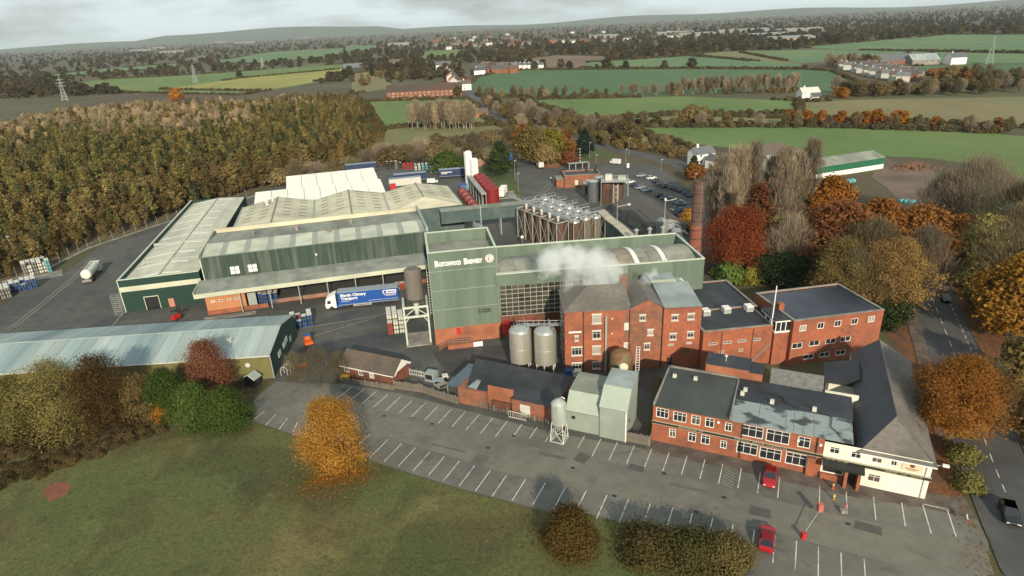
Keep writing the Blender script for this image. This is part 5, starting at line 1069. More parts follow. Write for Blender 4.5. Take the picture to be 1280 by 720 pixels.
def car(loc, deg, paint, label, group=None, est=0., key=None, detail=True):
    o = thing('car', label, 'car', tuple(loc), deg, group); B = car_meshes(key or paint.name + str(est), paint, est)
    put('body', B[0], o); put('windows', B[1], o); put('pillar', B[2], o)
    for s in (-1, 1): put('headlight', B[3], o, (2.03, s * .55, .58)); put('tail_lamp', B[4], o, (-2.07, s * .6, .72))
    if detail: make_wheels(o, (-1.32, 1.3), .8)
    return o
CRED = mat('car_red', (.33, .01, .014), .25, .05, 1, spec=.6); CBLK = mat('car_dark', (.012, .014, .018), .22, .05, 1, spec=.6); CNAVY = mat('car_navy', (.012, .03, .075), .25, .05, 1, spec=.6)
CWHT = mat('car_white', (.62, .63, .62), .3, .04, 1); CSIL = mat('car_silver', (.36, .40, .42), .3, .05, 1, metal=.4); CTEAL = mat('car_teal', (.10, .20, .23), .3, .05, 1); CGRY = mat('car_grey', (.09, .10, .11), .3, .05, 1)
car(W(962, 600) + Vector((0, 0, .04)), -115.3, CRED, 'red hatchback parked in a bay in front of the pub')
car(W(958, 677) + Vector((0, 0, .04)), 64.7, CRED, 'red hatchback parked in the outer row by the lawn hedge')
car(W(1181, 375) + Vector((0, 0, .05)), -112, CBLK, 'dark blue car driving on the leaf strewn lane beyond the orange tree')
car(W(1261, 646) + Vector((0, 0, .05)), -116, CBLK, 'black estate car on the lane passing the car park entrance', est=.25)
rows = [  # rear car park, read off the photograph
 (801,221,CSIL),(814,224,CWHT),(821,228,CNAVY),(827,231,CGRY),(833,234,CGRY),(842,236,CGRY),(848,238,CNAVY),(853,240,CBLK),(859,243,CNAVY),(865,246,CNAVY),
 (787,229,CWHT),(793,233,CNAVY),(800,236,CSIL),(808,239,CTEAL),(779,226,CTEAL),(826,246,CBLK),(832,249,CTEAL),(846,253,CSIL),(851,256,CTEAL),(845,263,CTEAL),(850,268,CNAVY),(855,272,CBLK)]
nm_ = {CSIL.name: 'silver', CWHT.name: 'white', CNAVY.name: 'navy', CGRY.name: 'grey', CBLK.name: 'black', CTEAL.name: 'teal'}
for px, py, m in rows: car(W(px, py) + Vector((0, 0, .03)), 22 + RNG.normal() * 3, m, nm_[m.name] + ' car parked in the rear staff car park by the hedge', nm_[m.name] + ' cars in the rear car park')
v = thing('van', 'white van stopped on the lane by the brewery entrance', 'van', tuple(W(769, 205)), 140)
a = MB(); a.box(-2.3, 1.2, -.95, .95, .4, 2.2); a.prism([(1.2, -.95), (2.3, -.9), (2.3, .9), (1.2, .95)], .4, 1.2); a.poly([(1.2,-.95,2.2),(1.2,.95,2.2),(2.1,.9,1.2),(2.1,-.9,1.2)][::-1]); a.build('body', [CWHT], v); make_wheels(v, (-1.5, 1.5), .85)
a = MB(); a.poly([(1.32,-.8,2.1),(2.06,-.78,1.27),(2.06,.78,1.27),(1.32,.8,2.1)]); a.build('windscreen', [GLASS], v)

def trailer(parent, x0, x1, curt, roofm, h=3.9, hw=1.27, z0=1.15, axles=None, curtain=True):
    a = MB(); a.box(x0, x1, -hw, hw, z0, h - .08); a.build('curtain_body', [curt], parent)
    a = MB(); a.box(x0 - .05, x1 + .05, -hw - .04, hw + .04, h - .08, h + .04); a.build('roof', [roofm], parent)
    a = MB(); a.box(x0 - .05, x1 + .05, -hw - .03, hw + .03, z0 - .16, z0); a.build('chassis_rail', [roofm], parent)
    a = MB(); a.box(x0 + .3, x1 - .3, -.5, .5, .6, z0 - .16); a.build('chassis', [BLACKP], parent)
    if axles: make_wheels(parent, axles, hw - .2, .5, .35)
tr = thing('articulated_lorry', 'white cabbed lorry with bright blue lettered curtain trailer in the yard', 'lorry', tuple(W(408.5, 386)), 7.8)
trailer(tr, 3.0, 16.4, TRUCKB, GREYL, 4.1, axles=(11.4, 12.7, 14.0))
a = MB(); prof = [(.15, .55), (.0, 1.5), (.25, 2.6), (.7, 3.0), (2.3, 3.75), (2.45, 3.7), (2.45, .55)]
for y in (-1.22, 1.22): a.poly([(x, y, z) for x, z in (prof[::-1] if y > 0 else prof[::-1][::-1])][::(1 if y > 0 else -1)])
for (xa, za), (xb_, zb) in zip(prof, prof[1:] + prof[:1]): a.poly([(xa, -1.22, za), (xa, 1.22, za), (xb_, 1.22, zb), (xb_, -1.22, zb)][::-1])
a.build('cab', [WHITE], tr)
a = MB(); a.poly([(.02, -1.1, 1.6), (.02, 1.1, 1.6), (.24, 1.08, 2.55), (.24, -1.08, 2.55)][::-1]); a.build('windscreen', [GLASS], tr)
for s in (-1, 1):
    a = MB(); a.poly([(.5, s*1.235, 1.6), (1.3, s*1.235, 1.6), (1.3, s*1.235, 2.4), (.6, s*1.235, 2.4)]); a.build('door_window', [GLASS], tr)
    a = MB(); a.box(.05, .2, s*1.35 - .08, s*1.35 + .08, 1.9, 2.5); a.build('mirror', [BLACKP], tr)
a = MB(); a.box(.05, 5.2, -1.1, 1.1, .5, 1.0); a.build('tractor_chassis', [TRUCKB], tr)
make_wheels(tr, (1.35, 4.0, 5.1), 1.05, .5, .35)
a = MB(); a.box(6.2, 10.2, -1.24, -1.2, .55, .62); a.box(6.2, 10.2, -1.24, -1.2, .85, .92); a.box(6.3, 6.38, -1.24, -1.2, .5, 1.0); a.box(10, 10.1, -1.24, -1.2, .5, 1.0); a.build('side_guard', [WHITE], tr)
lettering(tr, 'Martin Chinery', 3.6, -1.29, 3.05, .95, WHITE, 5.6, .03); lettering(tr, 'Transport', 3.6, -1.29, 2.25, .95, WHITE, 3.7, .03)
a = MB(); a.box(13.0, 16.0, -1.29, -1.27, 2.9, 3.7); bd = a.build('logo_panel', [WHITE], tr)
a = MB(); a.box(13.2, 13.8, -1.3, -1.29, 3.0, 3.55); a.box(14.0, 15.8, -1.3, -1.29, 3.15, 3.4); a.build('logo_mark', [TRUCKB], bd)
a = MB(); a.box(13.2, 15.9, -1.285, -1.27, 2.55, 2.65); a.box(13.6, 15.9, -1.285, -1.27, 2.3, 2.38); a.box(3.6, 5.4, -1.285, -1.27, 1.85, 1.92); a.box(9.6, 16.2, -1.285, -1.27, 1.55, 1.6); a.build('small_print', [WHITE], tr)
# tanker
tk = thing('tanker_lorry', 'lorry with rounded cream tank driving on the west yard', 'lorry', tuple(W(110.5, 354)), 107)
a = MB(); a.T = Matrix.Translation((0, 0, 2.35)) @ Matrix.Rotation(math.pi/2, 4, 'Y'); a.lathe(0, 0, [(.3, -.25), (1.05, -.1), (1.28, .25), (1.28, 6.8), (1.05, 7.1), (.3, 7.2)], 20); a.build('tank', [mat('tanker_cream', (.62, .64, .55), .4, .08, 1)], tk, smooth=False)
a = MB(); a.box(-.3, 10, -.5, .5, .7, 1.1); a.box(-.5, .1, -1.1, 1.1, .5, 1.0); a.build('chassis', [CONC], tk); make_wheels(tk, (1.2, 2.5, 8.6), 1.0, .5, .35)
a = MB(); a.box(7.6, 9.7, -1.2, 1.2, .6, 3.1); a.build('cab', [WHITED], tk); a = MB(); a.poly([(9.72, -1.1, 1.7), (9.72, 1.1, 1.7), (9.72, 1.1, 2.7), (9.72, -1.1, 2.7)]); a.build('windscreen', [GLASS], tk)
a = MB(); a.box(.5, 6.5, -.3, .3, 3.62, 3.7); a.build('top_walkway', [STEEL], tk)
for s in (-1, 1):
    a = MB(); a.box(1.0, 3.0, s * 1.15 - .1, s * 1.15 + .1, 1.0, 1.2); a.build('mudguard', [BLACKP], tk)
# trailers at the rear yard
T_ = [((570, 222), 6, NAVY, 'dark blue curtain trailer parked by the white silos', 13.6), ((452, 215), 14, NAVY, 'dark trailer parked behind the rear white store', 13.6), ((513, 228), 14, NAVY, 'navy trailer with pale roof parked in front of the crate stacks', 13), ((507, 234), 14, WHITED, 'pale trailer parked beside the gabled sheds', 12.5)]
for (px, py), dg, m, lab, ln_ in T_:
    o = thing('trailer', lab, 'trailer', tuple(W(px, py)), dg); trailer(o, -ln_/2, ln_/2, m, GREYL, 3.9, axles=(ln_*.22, ln_*.32, -ln_*.3))
    if 'by the white' in lab: a = MB(); a.box(-6, -1.5, -1.3, -1.27, 2.6, 2.9); a.box(-6, -3.5, -1.3, -1.27, 2.1, 2.3); a.build('lettering_band', [WHITE], o)
o = thing('red_lorry', 'red cabbed lorry seen behind the gabled sheds', 'lorry', tuple(W(498, 239)), 14)
a = MB(); a.box(-3, -.8, -1.2, 1.2, .6, 3.0); a.build('cab', [REDP], o); a = MB(); a.box(-.7, 5, -1.25, 1.25, 1.0, 1.3); a.build('bed', [BLACKP], o); a = MB(); a.poly([(-3.02, -1.1, 1.7), (-3.02, 1.1, 1.7), (-3.02, 1.1, 2.7), (-3.02, -1.1, 2.7)]); a.build('windscreen', [GLASS], o); make_wheels(o, (-2, 2.5, 3.7), 1.0, .5, .35)
o = thing('delivery_van', 'small white van parked behind the gabled sheds', 'van', tuple(W(541, 229)), 5)
a = MB(); a.box(-2.2, 1.0, -.9, .9, .4, 1.9); a.prism([(1.0, -.9), (2.1, -.85), (2.1, .85), (1.0, .9)], .4, 1.1); a.build('body', [CWHT], o); make_wheels(o, (-1.4, 1.4), .8); a = MB(); a.poly([(1.02, -.8, 1.15), (1.02, .8, 1.15), (1.02, .8, 1.8), (1.02, -.8, 1.8)]); a.build('windscreen', [GLASS], o)
o = thing('white_tanker', 'white wagon with tanks on a concrete pad by the red tanks', 'lorry', tuple(W(628, 245)), 80)
a = MB(); a.box(-3, 5, -1.2, 1.2, .6, 1.1); a.build('chassis', [WHITED], o); a = MB(); a.box(-3.2, -1, -1.2, 1.2, .6, 2.8); a.build('cab', [WHITE], o); make_wheels(o, (-2.2, 2, 3.4), 1.0, .5, .35)
for k in range(4):
    a = MB(); a.box(-.4 + k * 1.35, .7 + k * 1.35, -1.1, 1.1, 1.1, 3.0); a.build('tank_module', [WHITE], o)
# fork lift
o = thing('forklift', 'small red forklift truck outside the west warehouse', 'forklift', tuple(W(222, 399)), 70)
a = MB(); a.box(-1.1, .7, -.55, .55, .3, 1.1); a.box(-1.1, -.6, -.5, .5, 1.1, 1.3); a.build('body', [REDP], o)
a = MB()
for x, y in ((-.9, -.5), (-.9, .5), (.5, -.5), (.5, .5)): a.tube((x, y, 1.1), (x, y, 2.2), .05)
a.box(-1.0, .6, -.55, .55, 2.2, 2.28); a.build('cage', [BLACKP], o)
a = MB(); a.box(.75, .9, -.45, -.3, .1, 3.0); a.box(.75, .9, .3, .45, .1, 3.0); a.box(.9, 2.0, -.4, -.25, .1, .18); a.box(.9, 2.0, .25, .4, .1, .18); a.build('mast', [BLACKP], o); make_wheels(o, (-.8, .45), .5, .28, .2)

# ================================================================== YARD CLUTTER
KEG = MB(); KEG.lathe(0, 0, [(.24, 0), (.27, .06), (.27, .5), (.24, .56)], 8); CR = MB(); CR.box(-.5, .5, -.6, .6, 0, .5)
_st = {}
def stack(px, py, deg, nx, ny, nz, m1, m2, label, group=None, dx=1.15, dy=1.25, dz=.95):
    """pallet loads of kegs: one thing per pallet column, tiers as parts"""
    base = W(px, py); R = Matrix.Rotation(math.radians(deg), 4, 'Z')
    for i in range(nx):
        for j in range(ny):
            p = base + (R @ Vector((i * dx, j * dy, 0))); n = max(1, nz - (RNG.random() < .25))
            o = thing('keg_pallet', label, 'kegs', tuple(p), deg, group or label); m = m1 if RNG.random() < .7 else m2
            if m.name not in _st:
                a = MB(); a.box(-.5, .5, -.58, .58, 0, .12); pal = a.mesh('pallet', [WOODF]); b = MB()
                for x in (-.25, .25):
                    for y in (-.3, .3): b.lathe(x, y, [(.2, .12), (.24, .2), (.24, .7), (.2, .8)], 8)
                c = MB(); c.box(-.48, .48, -.56, .56, .80, .86); _st[m.name] = (pal, b.mesh('keg_tier', [m]), c.mesh('tier_sheet', [WHITED]))
            for k in range(n):
                put('pallet', _st[m.name][0], o, (0, 0, k * dz)); t_ = put('keg_tier', _st[m.name][1], o, (0, 0, k * dz))
                if k == n - 1: put('top_sheet', _st[m.name][2] if m is not REDP else _st[m.name][0], o, (0, 0, k * dz))
KEGW = mat('white_keg', (.50, .52, .46), .5, .2, 2, orand=.1); KEGB = mat('blue_keg', (.02, .07, .20), .5, .25, 2, orand=.2); KEGR = mat('red_keg', (.32, .05, .035), .5, .2, 2, orand=.1); KEGG = mat('grey_keg', (.20, .20, .18), .5, .2, 2, orand=.1)
stack(34, 345, 40, 5, 3, 4, KEGW, KEGG, 'tall pallet of white kegs stacked at the wood edge of the yard')
stack(63, 340, 40, 1, 2, 4, TURQ, TURQ, 'pallet of turquoise kegs at the end of the white stack')
stack(18, 366, 40, 5, 3, 3, KEGB, KEGB, 'pallet of blue kegs stacked beside the west yard road')
stack(-2, 375, 40, 3, 4, 3, KEGG, KEGR, 'pallet of mixed grey and red kegs near the blue stack')
stack(314, 381, 14, 4, 3, 3, KEGB, KEGR, 'pallet of blue kegs with red tops under the canopy edge')
stack(333, 380, 14, 3, 2, 3, KEGB, ORANGE, 'pallet of blue and orange kegs beside the canopy')
stack(368, 411, 20, 4, 3, 3, KEGB, KEGR, 'pallet of blue and red kegs behind the long store gable')
stack(489, 417, 12, 3, 5, 4, KEGW, KEGR, 'pallet of pale kegs standing in rows left of the hopper frame')
stack(425, 372, 14, 3, 1, 2, KEGW, KEGR, 'pallet of kegs in the shade on the loading dock'); stack(455, 368, 14, 4, 1, 2, KEGW, KEGR, 'pallet of kegs in the shade on the loading dock'); stack(497, 362, 14, 3, 1, 2, KEGW, KEGR, 'pallet of kegs in the shade on the loading dock')
stack(485, 212, 12, 4, 1, 4, BLACKP, KEGG, 'pallet of black kegs in the rear yard', dx=1.9); stack(506, 212, 12, 3, 2, 3, REDP, REDP, 'pallet of red kegs in the rear yard', dx=1.6); stack(520, 213, 12, 4, 2, 3, TURQ, WHITED, 'pallet of turquoise wrapped goods in the rear yard', dx=1.6); stack(540, 216, 8, 4, 2, 3, TURQ, WHITED, 'pallet of turquoise wrapped goods near the blue trailer', dx=1.5)
# red and white tanks at the rear
for i in range(5):
    p = W(616, 257) + Vector((-1.2 * i, 5.2 * i, 0)); s = thing('red_tank', 'upright red tank in the row behind the conveyor bridge', 'tank', tuple(p), 0, 'row of tall red tanks')
    a = MB(); a.lathe(0, 0, [(2.4, 0), (2.4, 6.3), (2.2, 6.5)], 20); a.build('shell', [REDT], s); a = MB(); a.lathe(0, 0, [(2.2, 6.5), (.6, 6.8), (.6, 7.1), (.2, 7.15)], 20); a.build('lid', [REDT], s)
for i in range(5):
    p = W(594, 266) + Vector((-1.3 * i, 5.4 * i, 0)); s = thing('low_red_tank', 'squat red tank beside the pipe rack and gabled sheds', 'tank', tuple(p), 12, 'row of squat red tanks')
    a = MB(); a.T = Matrix.Translation((0, 0, 1.9)) @ Matrix.Rotation(math.pi/2, 4, 'X'); a.lathe(0, 0, [(.6, -2.1), (1.6, -1.8), (1.6, 1.8), (.6, 2.1)], 16); a.build('shell', [REDT], s); a = MB(); a.box(-1.4, 1.4, -1.4, -1, 0, .8); a.box(-1.4, 1.4, 1, 1.4, 0, .8); a.build('saddle', [CONC], s)
s = thing('rear_pipe_rack', 'pale grey pipe rack between the two rows of red tanks', 'pipe rack', tuple(W(606, 262)), 12)
a = MB(); a.box(-.9, .9, 0, 32, 5.2, 5.5); a.build('deck', [STEEL], s)
a = MB()
for x in (-.6, 0, .6): a.tube((x, 0, 5.7), (x, 32, 5.7), .16)
a.build('pipe', [WHITED], s)
for k in range(6):
    a = MB(); a.box(-.8, -.6, k*6, k*6 + .2, 0, 5.2); a.box(.6, .8, k*6, k*6 + .2, 0, 5.2); a.build('leg', [STEELG], s)
for px, py, hh, lab in ((588, 236, 14.0, 'tall white twin silo, the taller one, behind the red tanks'), (595, 237, 11.5, 'shorter white silo of the pair behind the red tanks')):
    s = thing('white_silo', lab, 'silo', tuple(W(px, py)), 0); a = MB(); a.lathe(0, 0, [(1.25, 0), (1.45, 1.2), (1.45, hh), (1.0, hh + .5), (.2, hh + .7)], 18); a.build('shell', [WHITE], s)
    a = MB(); a.tube((-1.5, -.4, 0), (-1.5, -.4, hh + .6), .08); a.tube((-1.5, .1, 0), (-1.5, .1, hh + .6), .05); a.build('fill_pipe', [WHITED], s)
s = thing('blue_container', 'blue skip container at the end of the squat red tanks', 'container', tuple(W(576, 240)), 12); a = MB(); a.box(0, 2.6, 0, 3.6, 0, 2.4); a.build('shell', [mat('mid_blue', (.04, .17, .34), .6, .1, 1)], s); a = MB(); a.box(-.1, 2.7, -.1, 3.7, 2.4, 2.55); a.build('rim', [BLUEP], s)
s = thing('concrete_pad', 'concrete pad under the white wagon', 'slab', tuple(W(618, 248)), 5); a = MB(); a.box(-.6, 8, -1.5, 9, .03, .12); a.build('slab', [CONC], s); a = MB(); a.box(-.7, 8.1, -1.6, -1.5, .03, .2); a.build('edge', [STEELG], s)
s = thing('rubble_mound', 'heap of orange brown rubble behind the white silos', 'rubble', tuple(W(600, 206)), 0)
a = MB()
for k in range(40):
    r = abs(RNG.normal()) * 1.8; th = RNG.random() * 6.28; h_ = max(.3, 3 - r * .9); a.lathe(r * math.cos(th), r * math.sin(th), [(.8, 0), (.7, h_ * .7), (.1, h_)], 5)
a.build('heap', [mat('rubble_pink', (.30, .15, .09), .95, .3, 1)], s)
s = thing('blue_sign', 'blue notice board beside the dark fir tree', 'sign', tuple(W(637, 206)), 10); a = MB(); a.box(-1.3, 1.3, 0, .1, 2, 5); a.build('board', [BLUEP], s); a = MB(); a.tube((-1, .15, 0), (-1, .15, 5), .07); a.tube((1, .15, 0), (1, .15, 5), .07); a.build('post', [STEEL], s)
# things by the entrance
s = thing('bus_shelter', 'long pale roofed cycle shelter near the gatehouse', 'shelter', tuple(W(711, 213)), 12)
a = MB(); a.box(0, 9, -.4, 2.4, 2.6, 2.75); a.build('roof', [PALEBLUE], s); a = MB(); a.box(0, 9, 2.1, 2.2, .3, 2.5); a.build('back_panel', [GLASS], s)
for x in (.2, 3, 6, 8.8):
    a = MB(); a.box(x - .06, x + .06, -.3, -.18, 0, 2.6); a.build('post', [WHITE], s)
s = thing('red_pickup', 'dark red vehicle beside the pale roofed shelter', 'car', tuple(W(707, 216)), 15); B = car_meshes('dred', REDT); put('body', B[0], s); put('windows', B[1], s); make_wheels(s, (-1.32, 1.3), .8)
s = thing('shrub_bed_wall', 'curved red planted bed at the yard junction', 'planter', tuple(W(688, 207)), 0)
a = MB(); a.lathe(0, 0, [(5.2, 0), (5.2, .5), (4.9, .5), (4.8, .35)], 20); a.build('kerb', [BRICKD], s); a = MB(); a.lathe(0, 0, [(4.8, .35), (3.5, 1.6), (1.5, 2.0), (.2, 2.1)], 18); a.build('planting', [mat('russet_planting', (.13, .05, .035), .95, .5, 1.5, (.09, .07, .03), .5)], s)
s = thing('white_lorry', 'small pale lorry stopped at the edge of the junction bed', 'lorry', tuple(W(675, 210)), 100); a = MB(); a.box(-2.6, .6, -1.1, 1.1, .8, 3.0); a.build('box_body', [WHITED], s); a = MB(); a.box(.8, 2.4, -1.05, 1.05, .5, 2.4); a.build('cab', [WHITE], s); make_wheels(s, (-1.6, 1.6), .95, .45, .3)
s = thing('banded_post', 'tall black and white banded post on the entrance green', 'post', tuple(W(725, 207)), 0)
for k in range(12):
    a = MB(); a.tube((0, 0, k * .62), (0, 0, k * .62 + .62), .14, n=8); a.build('band', [WHITE if k % 2 else BLACKP], s)
# person in the yard
s = thing('person', 'person in white top and dark trousers walking in the rear yard', 'person', tuple(W(688.5, 226)), 30)
a = MB(); a.lathe(0, 0, [(.12, .85), (.17, .95), (.2, 1.25), (.23, 1.42), (.12, 1.5), (.06, 1.54), (.07, 1.58), (.11, 1.64), (.11, 1.74), (.06, 1.82)], 10)
for sx in (-1, 1): a.tube((sx*.1, 0, .9), (sx*.12, sx*.12, .45), .1, .07); a.tube((sx*.12, sx*.12, .45), (sx*.12, sx*.05, .05), .07, .05); a.tube((sx*.12, sx*.05, .05), (sx*.12, sx*.05 - .18, .04), .05); a.tube((sx*.22, 0, 1.4), (sx*.29, -.05, 1.1), .06, .05); a.tube((sx*.29, -.05, 1.1), (sx*.27, -.2, .85), .05, .035)
a.build('body', [mat('dark_cloth', (.03, .03, .035), .9, .1, 2)], s)
a = MB(); a.lathe(0, 0, [(.19, .92), (.22, 1.25), (.25, 1.42), (.14, 1.51)], 10); a.build('top', [WHITE], s)
# car park odds and ends
s = thing('raised_barrier', 'thin grey barrier arm with red end plates in the car park', 'barrier', tuple(W(1004, 673)), 0)
a = MB(); a.box(-.25, .25, -.25, .25, 0, .9); a.build('stand', [REDP], s); tip = W(1026, 636, 1.2) - W(1004, 673); a = MB(); a.tube((0, 0, .8), tuple(tip), .06, .04); a.build('arm', [STEELG], s)
a = MB(); a.box(tip.x - .3, tip.x + .3, tip.y - .1, tip.y + .5, tip.z - .5, tip.z + .6); a.build('end_plate', [mat('faded_red', (.42, .12, .09), .7, .1, 2)], s)
for i, (px, py, m, lab) in enumerate(((1042, 625, YELLOW, 'yellow plastic bollard in the bays before the pub door'), (1041, 611, ORANGE, 'orange marker post near the pub porch'))):
    s = thing('bollard', lab, 'bollard', tuple(W(px, py)), 0); a = MB(); a.lathe(0, 0, [(.16, 0), (.16, .12), (.11, .14), (.1, .9), (.04, .98)], 10); a.build('post', [m], s); a = MB(); a.lathe(0, 0, [(.115, .6), (.115, .75)], 10); a.build('band', [WHITE], s)
s = thing('marker_stand', 'white concrete block with red pole beside the barrier arm', 'marker', tuple(W(1053, 641)), 0); a = MB(); a.box(-.3, .3, -.25, .25, 0, .5); a.build('block', [CONC], s); a = MB(); a.tube((0, 0, .5), (.5, .2, 1.3), .06); a.build('pole', [REDP], s)
s = thing('height_bar', 'small white and red sign bar at the car park exit', 'sign', tuple(W(1207, 654)), 60); a = MB(); a.box(-.5, .5, -.05, .05, .7, 1.0); a.build('bar', [WHITE], s); a = MB(); a.tube((0, 0, 0), (0, 0, .8), .05); a.build('post', [REDP], s); a = MB(); a.box(-.52, -.2, -.06, .06, .72, .98); a.build('red_end', [REDP], s)
s = thing('waste_bin', 'yellow grit bin beside the brick cottage', 'bin', tuple(W(432, 476)), PA); a = MB(); a.box(-.7, .7, -.45, .45, 0, .9); a.build('tub', [YELLOW], s); a = MB(); a.prism([(-.75, -.5), (.75, -.5), (.75, .5), (-.75, .5)], .9, 1.1); a.build('lid', [YELLOW], s)
s = thing('cement_mixer', 'orange and blue cement mixer beside the long store', 'mixer', tuple(W(386, 431)), 30); a = MB(); a.lathe(0, 0, [(.3, .9), (.7, 1.3), (.7, 1.7), (.35, 2.2)], 12); a.build('drum', [ORANGE], s); a = MB(); a.box(-.8, .8, -.7, .7, .3, .9); a.build('frame', [ORANGE], s); a = MB(); a.box(-.6, .6, -.6, .2, 2.2, 2.5); a.build('cover', [BLUEP], s)
s = thing('orange_barrier', 'orange plastic barrier in scrub by the long store corner', 'barrier', tuple(W(378, 460)), 10); a = MB(); a.box(-.9, .9, -.12, .12, .2, 1.0); a.build('panel', [ORANGE], s); a = MB(); a.box(-.8, -.6, -.35, .35, 0, .2); a.box(.6, .8, -.35, .35, 0, .2); a.build('foot', [BLACKP], s)
s = thing('wooden_hut', 'little open gabled hut of pale boards near the long store', 'hut', tuple(W(317, 480)), -20); a = MB(); a.box(-1.1, 1.1, -.8, .8, 0, 1.6); a.build('wall', [DARK], s); a = MB(); a.poly([(-1.4, -1, 1.5), (0, -1, 2.4), (0, 1, 2.4), (-1.4, 1, 1.5)]); a.poly([(0, -1, 2.4), (1.4, -1, 1.5), (1.4, 1, 1.5), (0, 1, 2.4)]); a.build('roof', [STEELG], s); a = MB(); a.tube((-1.4, -1.02, 1.5), (0, -1.02, 2.4), .07); a.tube((1.4, -1.02, 1.5), (0, -1.02, 2.4), .07); a.build('bargeboard', [WHITED], s)
for i, (px, py, m) in enumerate(((712, 469, BLUEP), (721, 470, WHITED))):
    s = thing('wheeled_skip', ['blue wheeled skip at the brewhouse corner', 'white drum beside the blue skip'][i], 'bin', tuple(W(px, py)), 0); a = MB(); a.prism([(-.75, -.55), (.75, -.55), (.75, .55), (-.75, .55)], .15, 1.1); a.build('tub', [m], s); a = MB(); a.box(-.8, .8, -.6, .6, 1.1, 1.2); a.build('lid', [m], s)
s = thing('notice_board', 'white notice panel on the low wall below the tower', 'sign', tuple(W(598, 434)), 10); a = MB(); a.box(-.9, .9, 0, .1, .2, 1.2); a.build('panel', [WHITE], s); a = MB(); a.box(-.8, -.7, .1, .2, 0, 1.2); a.box(.7, .8, .1, .2, 0, 1.2); a.build('post', [STEEL], s)
# scrap by the cottage
for i, (px, py, dx, dy, dz, m, lab) in enumerate(((540, 475, 2.0, 1.6, 1.7, PALEBLUE, 'pale blue panel van body dumped behind the fence'), (549, 480, 1.6, 1.2, 1.0, GREYL, 'grey metal box among scrap behind the fence'), (557, 477, 1.0, 1.0, 1.4, WHITED, 'white water tank among scrap by the outbuilding'), (553, 484, 2.0, .9, .8, CONC, 'pile of pale boards by the fence'), (566, 478, 1.2, 2.2, .8, WOODF, 'timber crate at the end of the outbuilding'))):
    s = thing('scrap_box', lab, 'scrap', tuple(W(px, py)), PA + 20 * i); a = MB(); a.prism([(-dx/2, -dy/2), (dx/2, -dy/2), (dx/2 * .9, dy/2), (-dx/2, dy/2)], 0, dz); a.build('casing', [m], s); a = MB(); a.box(-dx*.4, dx*.3, -dy/2 - .03, -dy/2, dz*.3, dz*.85); a.build('opening', [DARK], s)
# fences: separate boards and posts
def fence(p0, p1, h, label, board=.14, gap=.03, m=None, posts=2.4, name='board_fence'):
    d = p1 - p0; Ln = d.length; dg = math.degrees(math.atan2(d.y, d.x)); f = thing(name, label, 'fence', tuple(p0), dg)
    n = int(Ln / (board + gap)); b = MB(); b.box(0, board, -.015, .015, 0, h); me = b.mesh('board', [m or WOODF])
    for i in range(n):
        o = put('board', me, f, (i * (board + gap), RNG.normal() * .01, 0)); o.scale = (1, 1, 1 + RNG.normal() * .04)
    pb = MB(); pb.box(-.07, .07, .02, .15, 0, h + .15); pm = pb.mesh('post', [CONC])
    for i in range(int(Ln / posts) + 1): put('post', pm, f, (min(i * posts, Ln), 0, 0))
    for z in (.35, h - .3):
        r = MB(); r.box(0, Ln, .016, .06, z - .05, z + .05); r.build('rail', [m or WOODF], f)
    return f
fence(W(493, 486), W(530, 491), 1.6, 'grey board fence right of the brick cottage', .16, .05); fence(W(528, 491), W(574, 506), 1.5, 'grey board fence beside the scrap and outbuilding', .16, .05)
fence(W(428, 478), W(493, 488), 1.1, 'low board fence along the cottage front', .16, .05)
fence(W(781, 551), W(812, 558), 1.7, 'tall grey board fence between grain shed and pub', .15, .02); fence(W(812, 558), W(815, 546), 1.7, 'short return of board fence at the pub corner', .15, .02)
fence(W(586, 506), W(690, 532), 1.0, 'sparse post and board fence before the weathered outbuilding', .08, .5); fence(W(512, 469), W(538, 474), 1.4, 'thin pale fence behind the cottage gable', .07, .3, WHITED)
gt = thing('white_gate', 'white barred gate before the outbuilding door', 'gate', tuple(W(636, 522)), PA)
a = MB()
for k in range(10): a.tube((k * .33, 0, 0), (k * .33, 0, 1.3), .03, n=4)
a.build('bars', [WHITED], gt); a = MB(); a.tube((0, 0, 1.3), (3, 0, 1.3), .05); a.tube((0, 0, .2), (3, 0, .2), .05); a.build('rail', [WHITED], gt)
# yard perimeter fence posts at the wood
pe = [W(0, 352), W(62, 333), W(110, 309), W(170, 289), W(235, 268), W(318, 244)]
pf = thing('perimeter_fence', 'concrete post and wire fence between yard and wood', 'fence', (0, 0, 0))
pm_ = MB(); pm_.tube((0, 0, 0), (0, 0, 2.3), .09, n=5); pm_.tube((0, 0, 2.3), (-.3, .2, 2.7), .07, n=5); pme_ = pm_.mesh('post', [CONC]); wr = MB()
for p, q in zip(pe, pe[1:]):
    n = int((q - p).length / 3.5)
    for k in range(n): put('post', pme_, pf, tuple(p + (q - p) * (k / n)))
    for z in (.6, 1.3, 2.0): wr.tube((p.x, p.y, z), (q.x, q.y, z), .02, n=3)
wr.build('wire', [STEEL], pf)
kb = raised([p + Vector((.8, -.8, 0)) for p in pe], -.6, .6, 0, .14); struct('kerb', kb, [CONC])
hl_ = ribbon([W(-60, 395), W(0, 372), W(38, 350), W(78, 342)], -4, 2, .027); struct('pallet_hardstanding', hl_, [CONC])
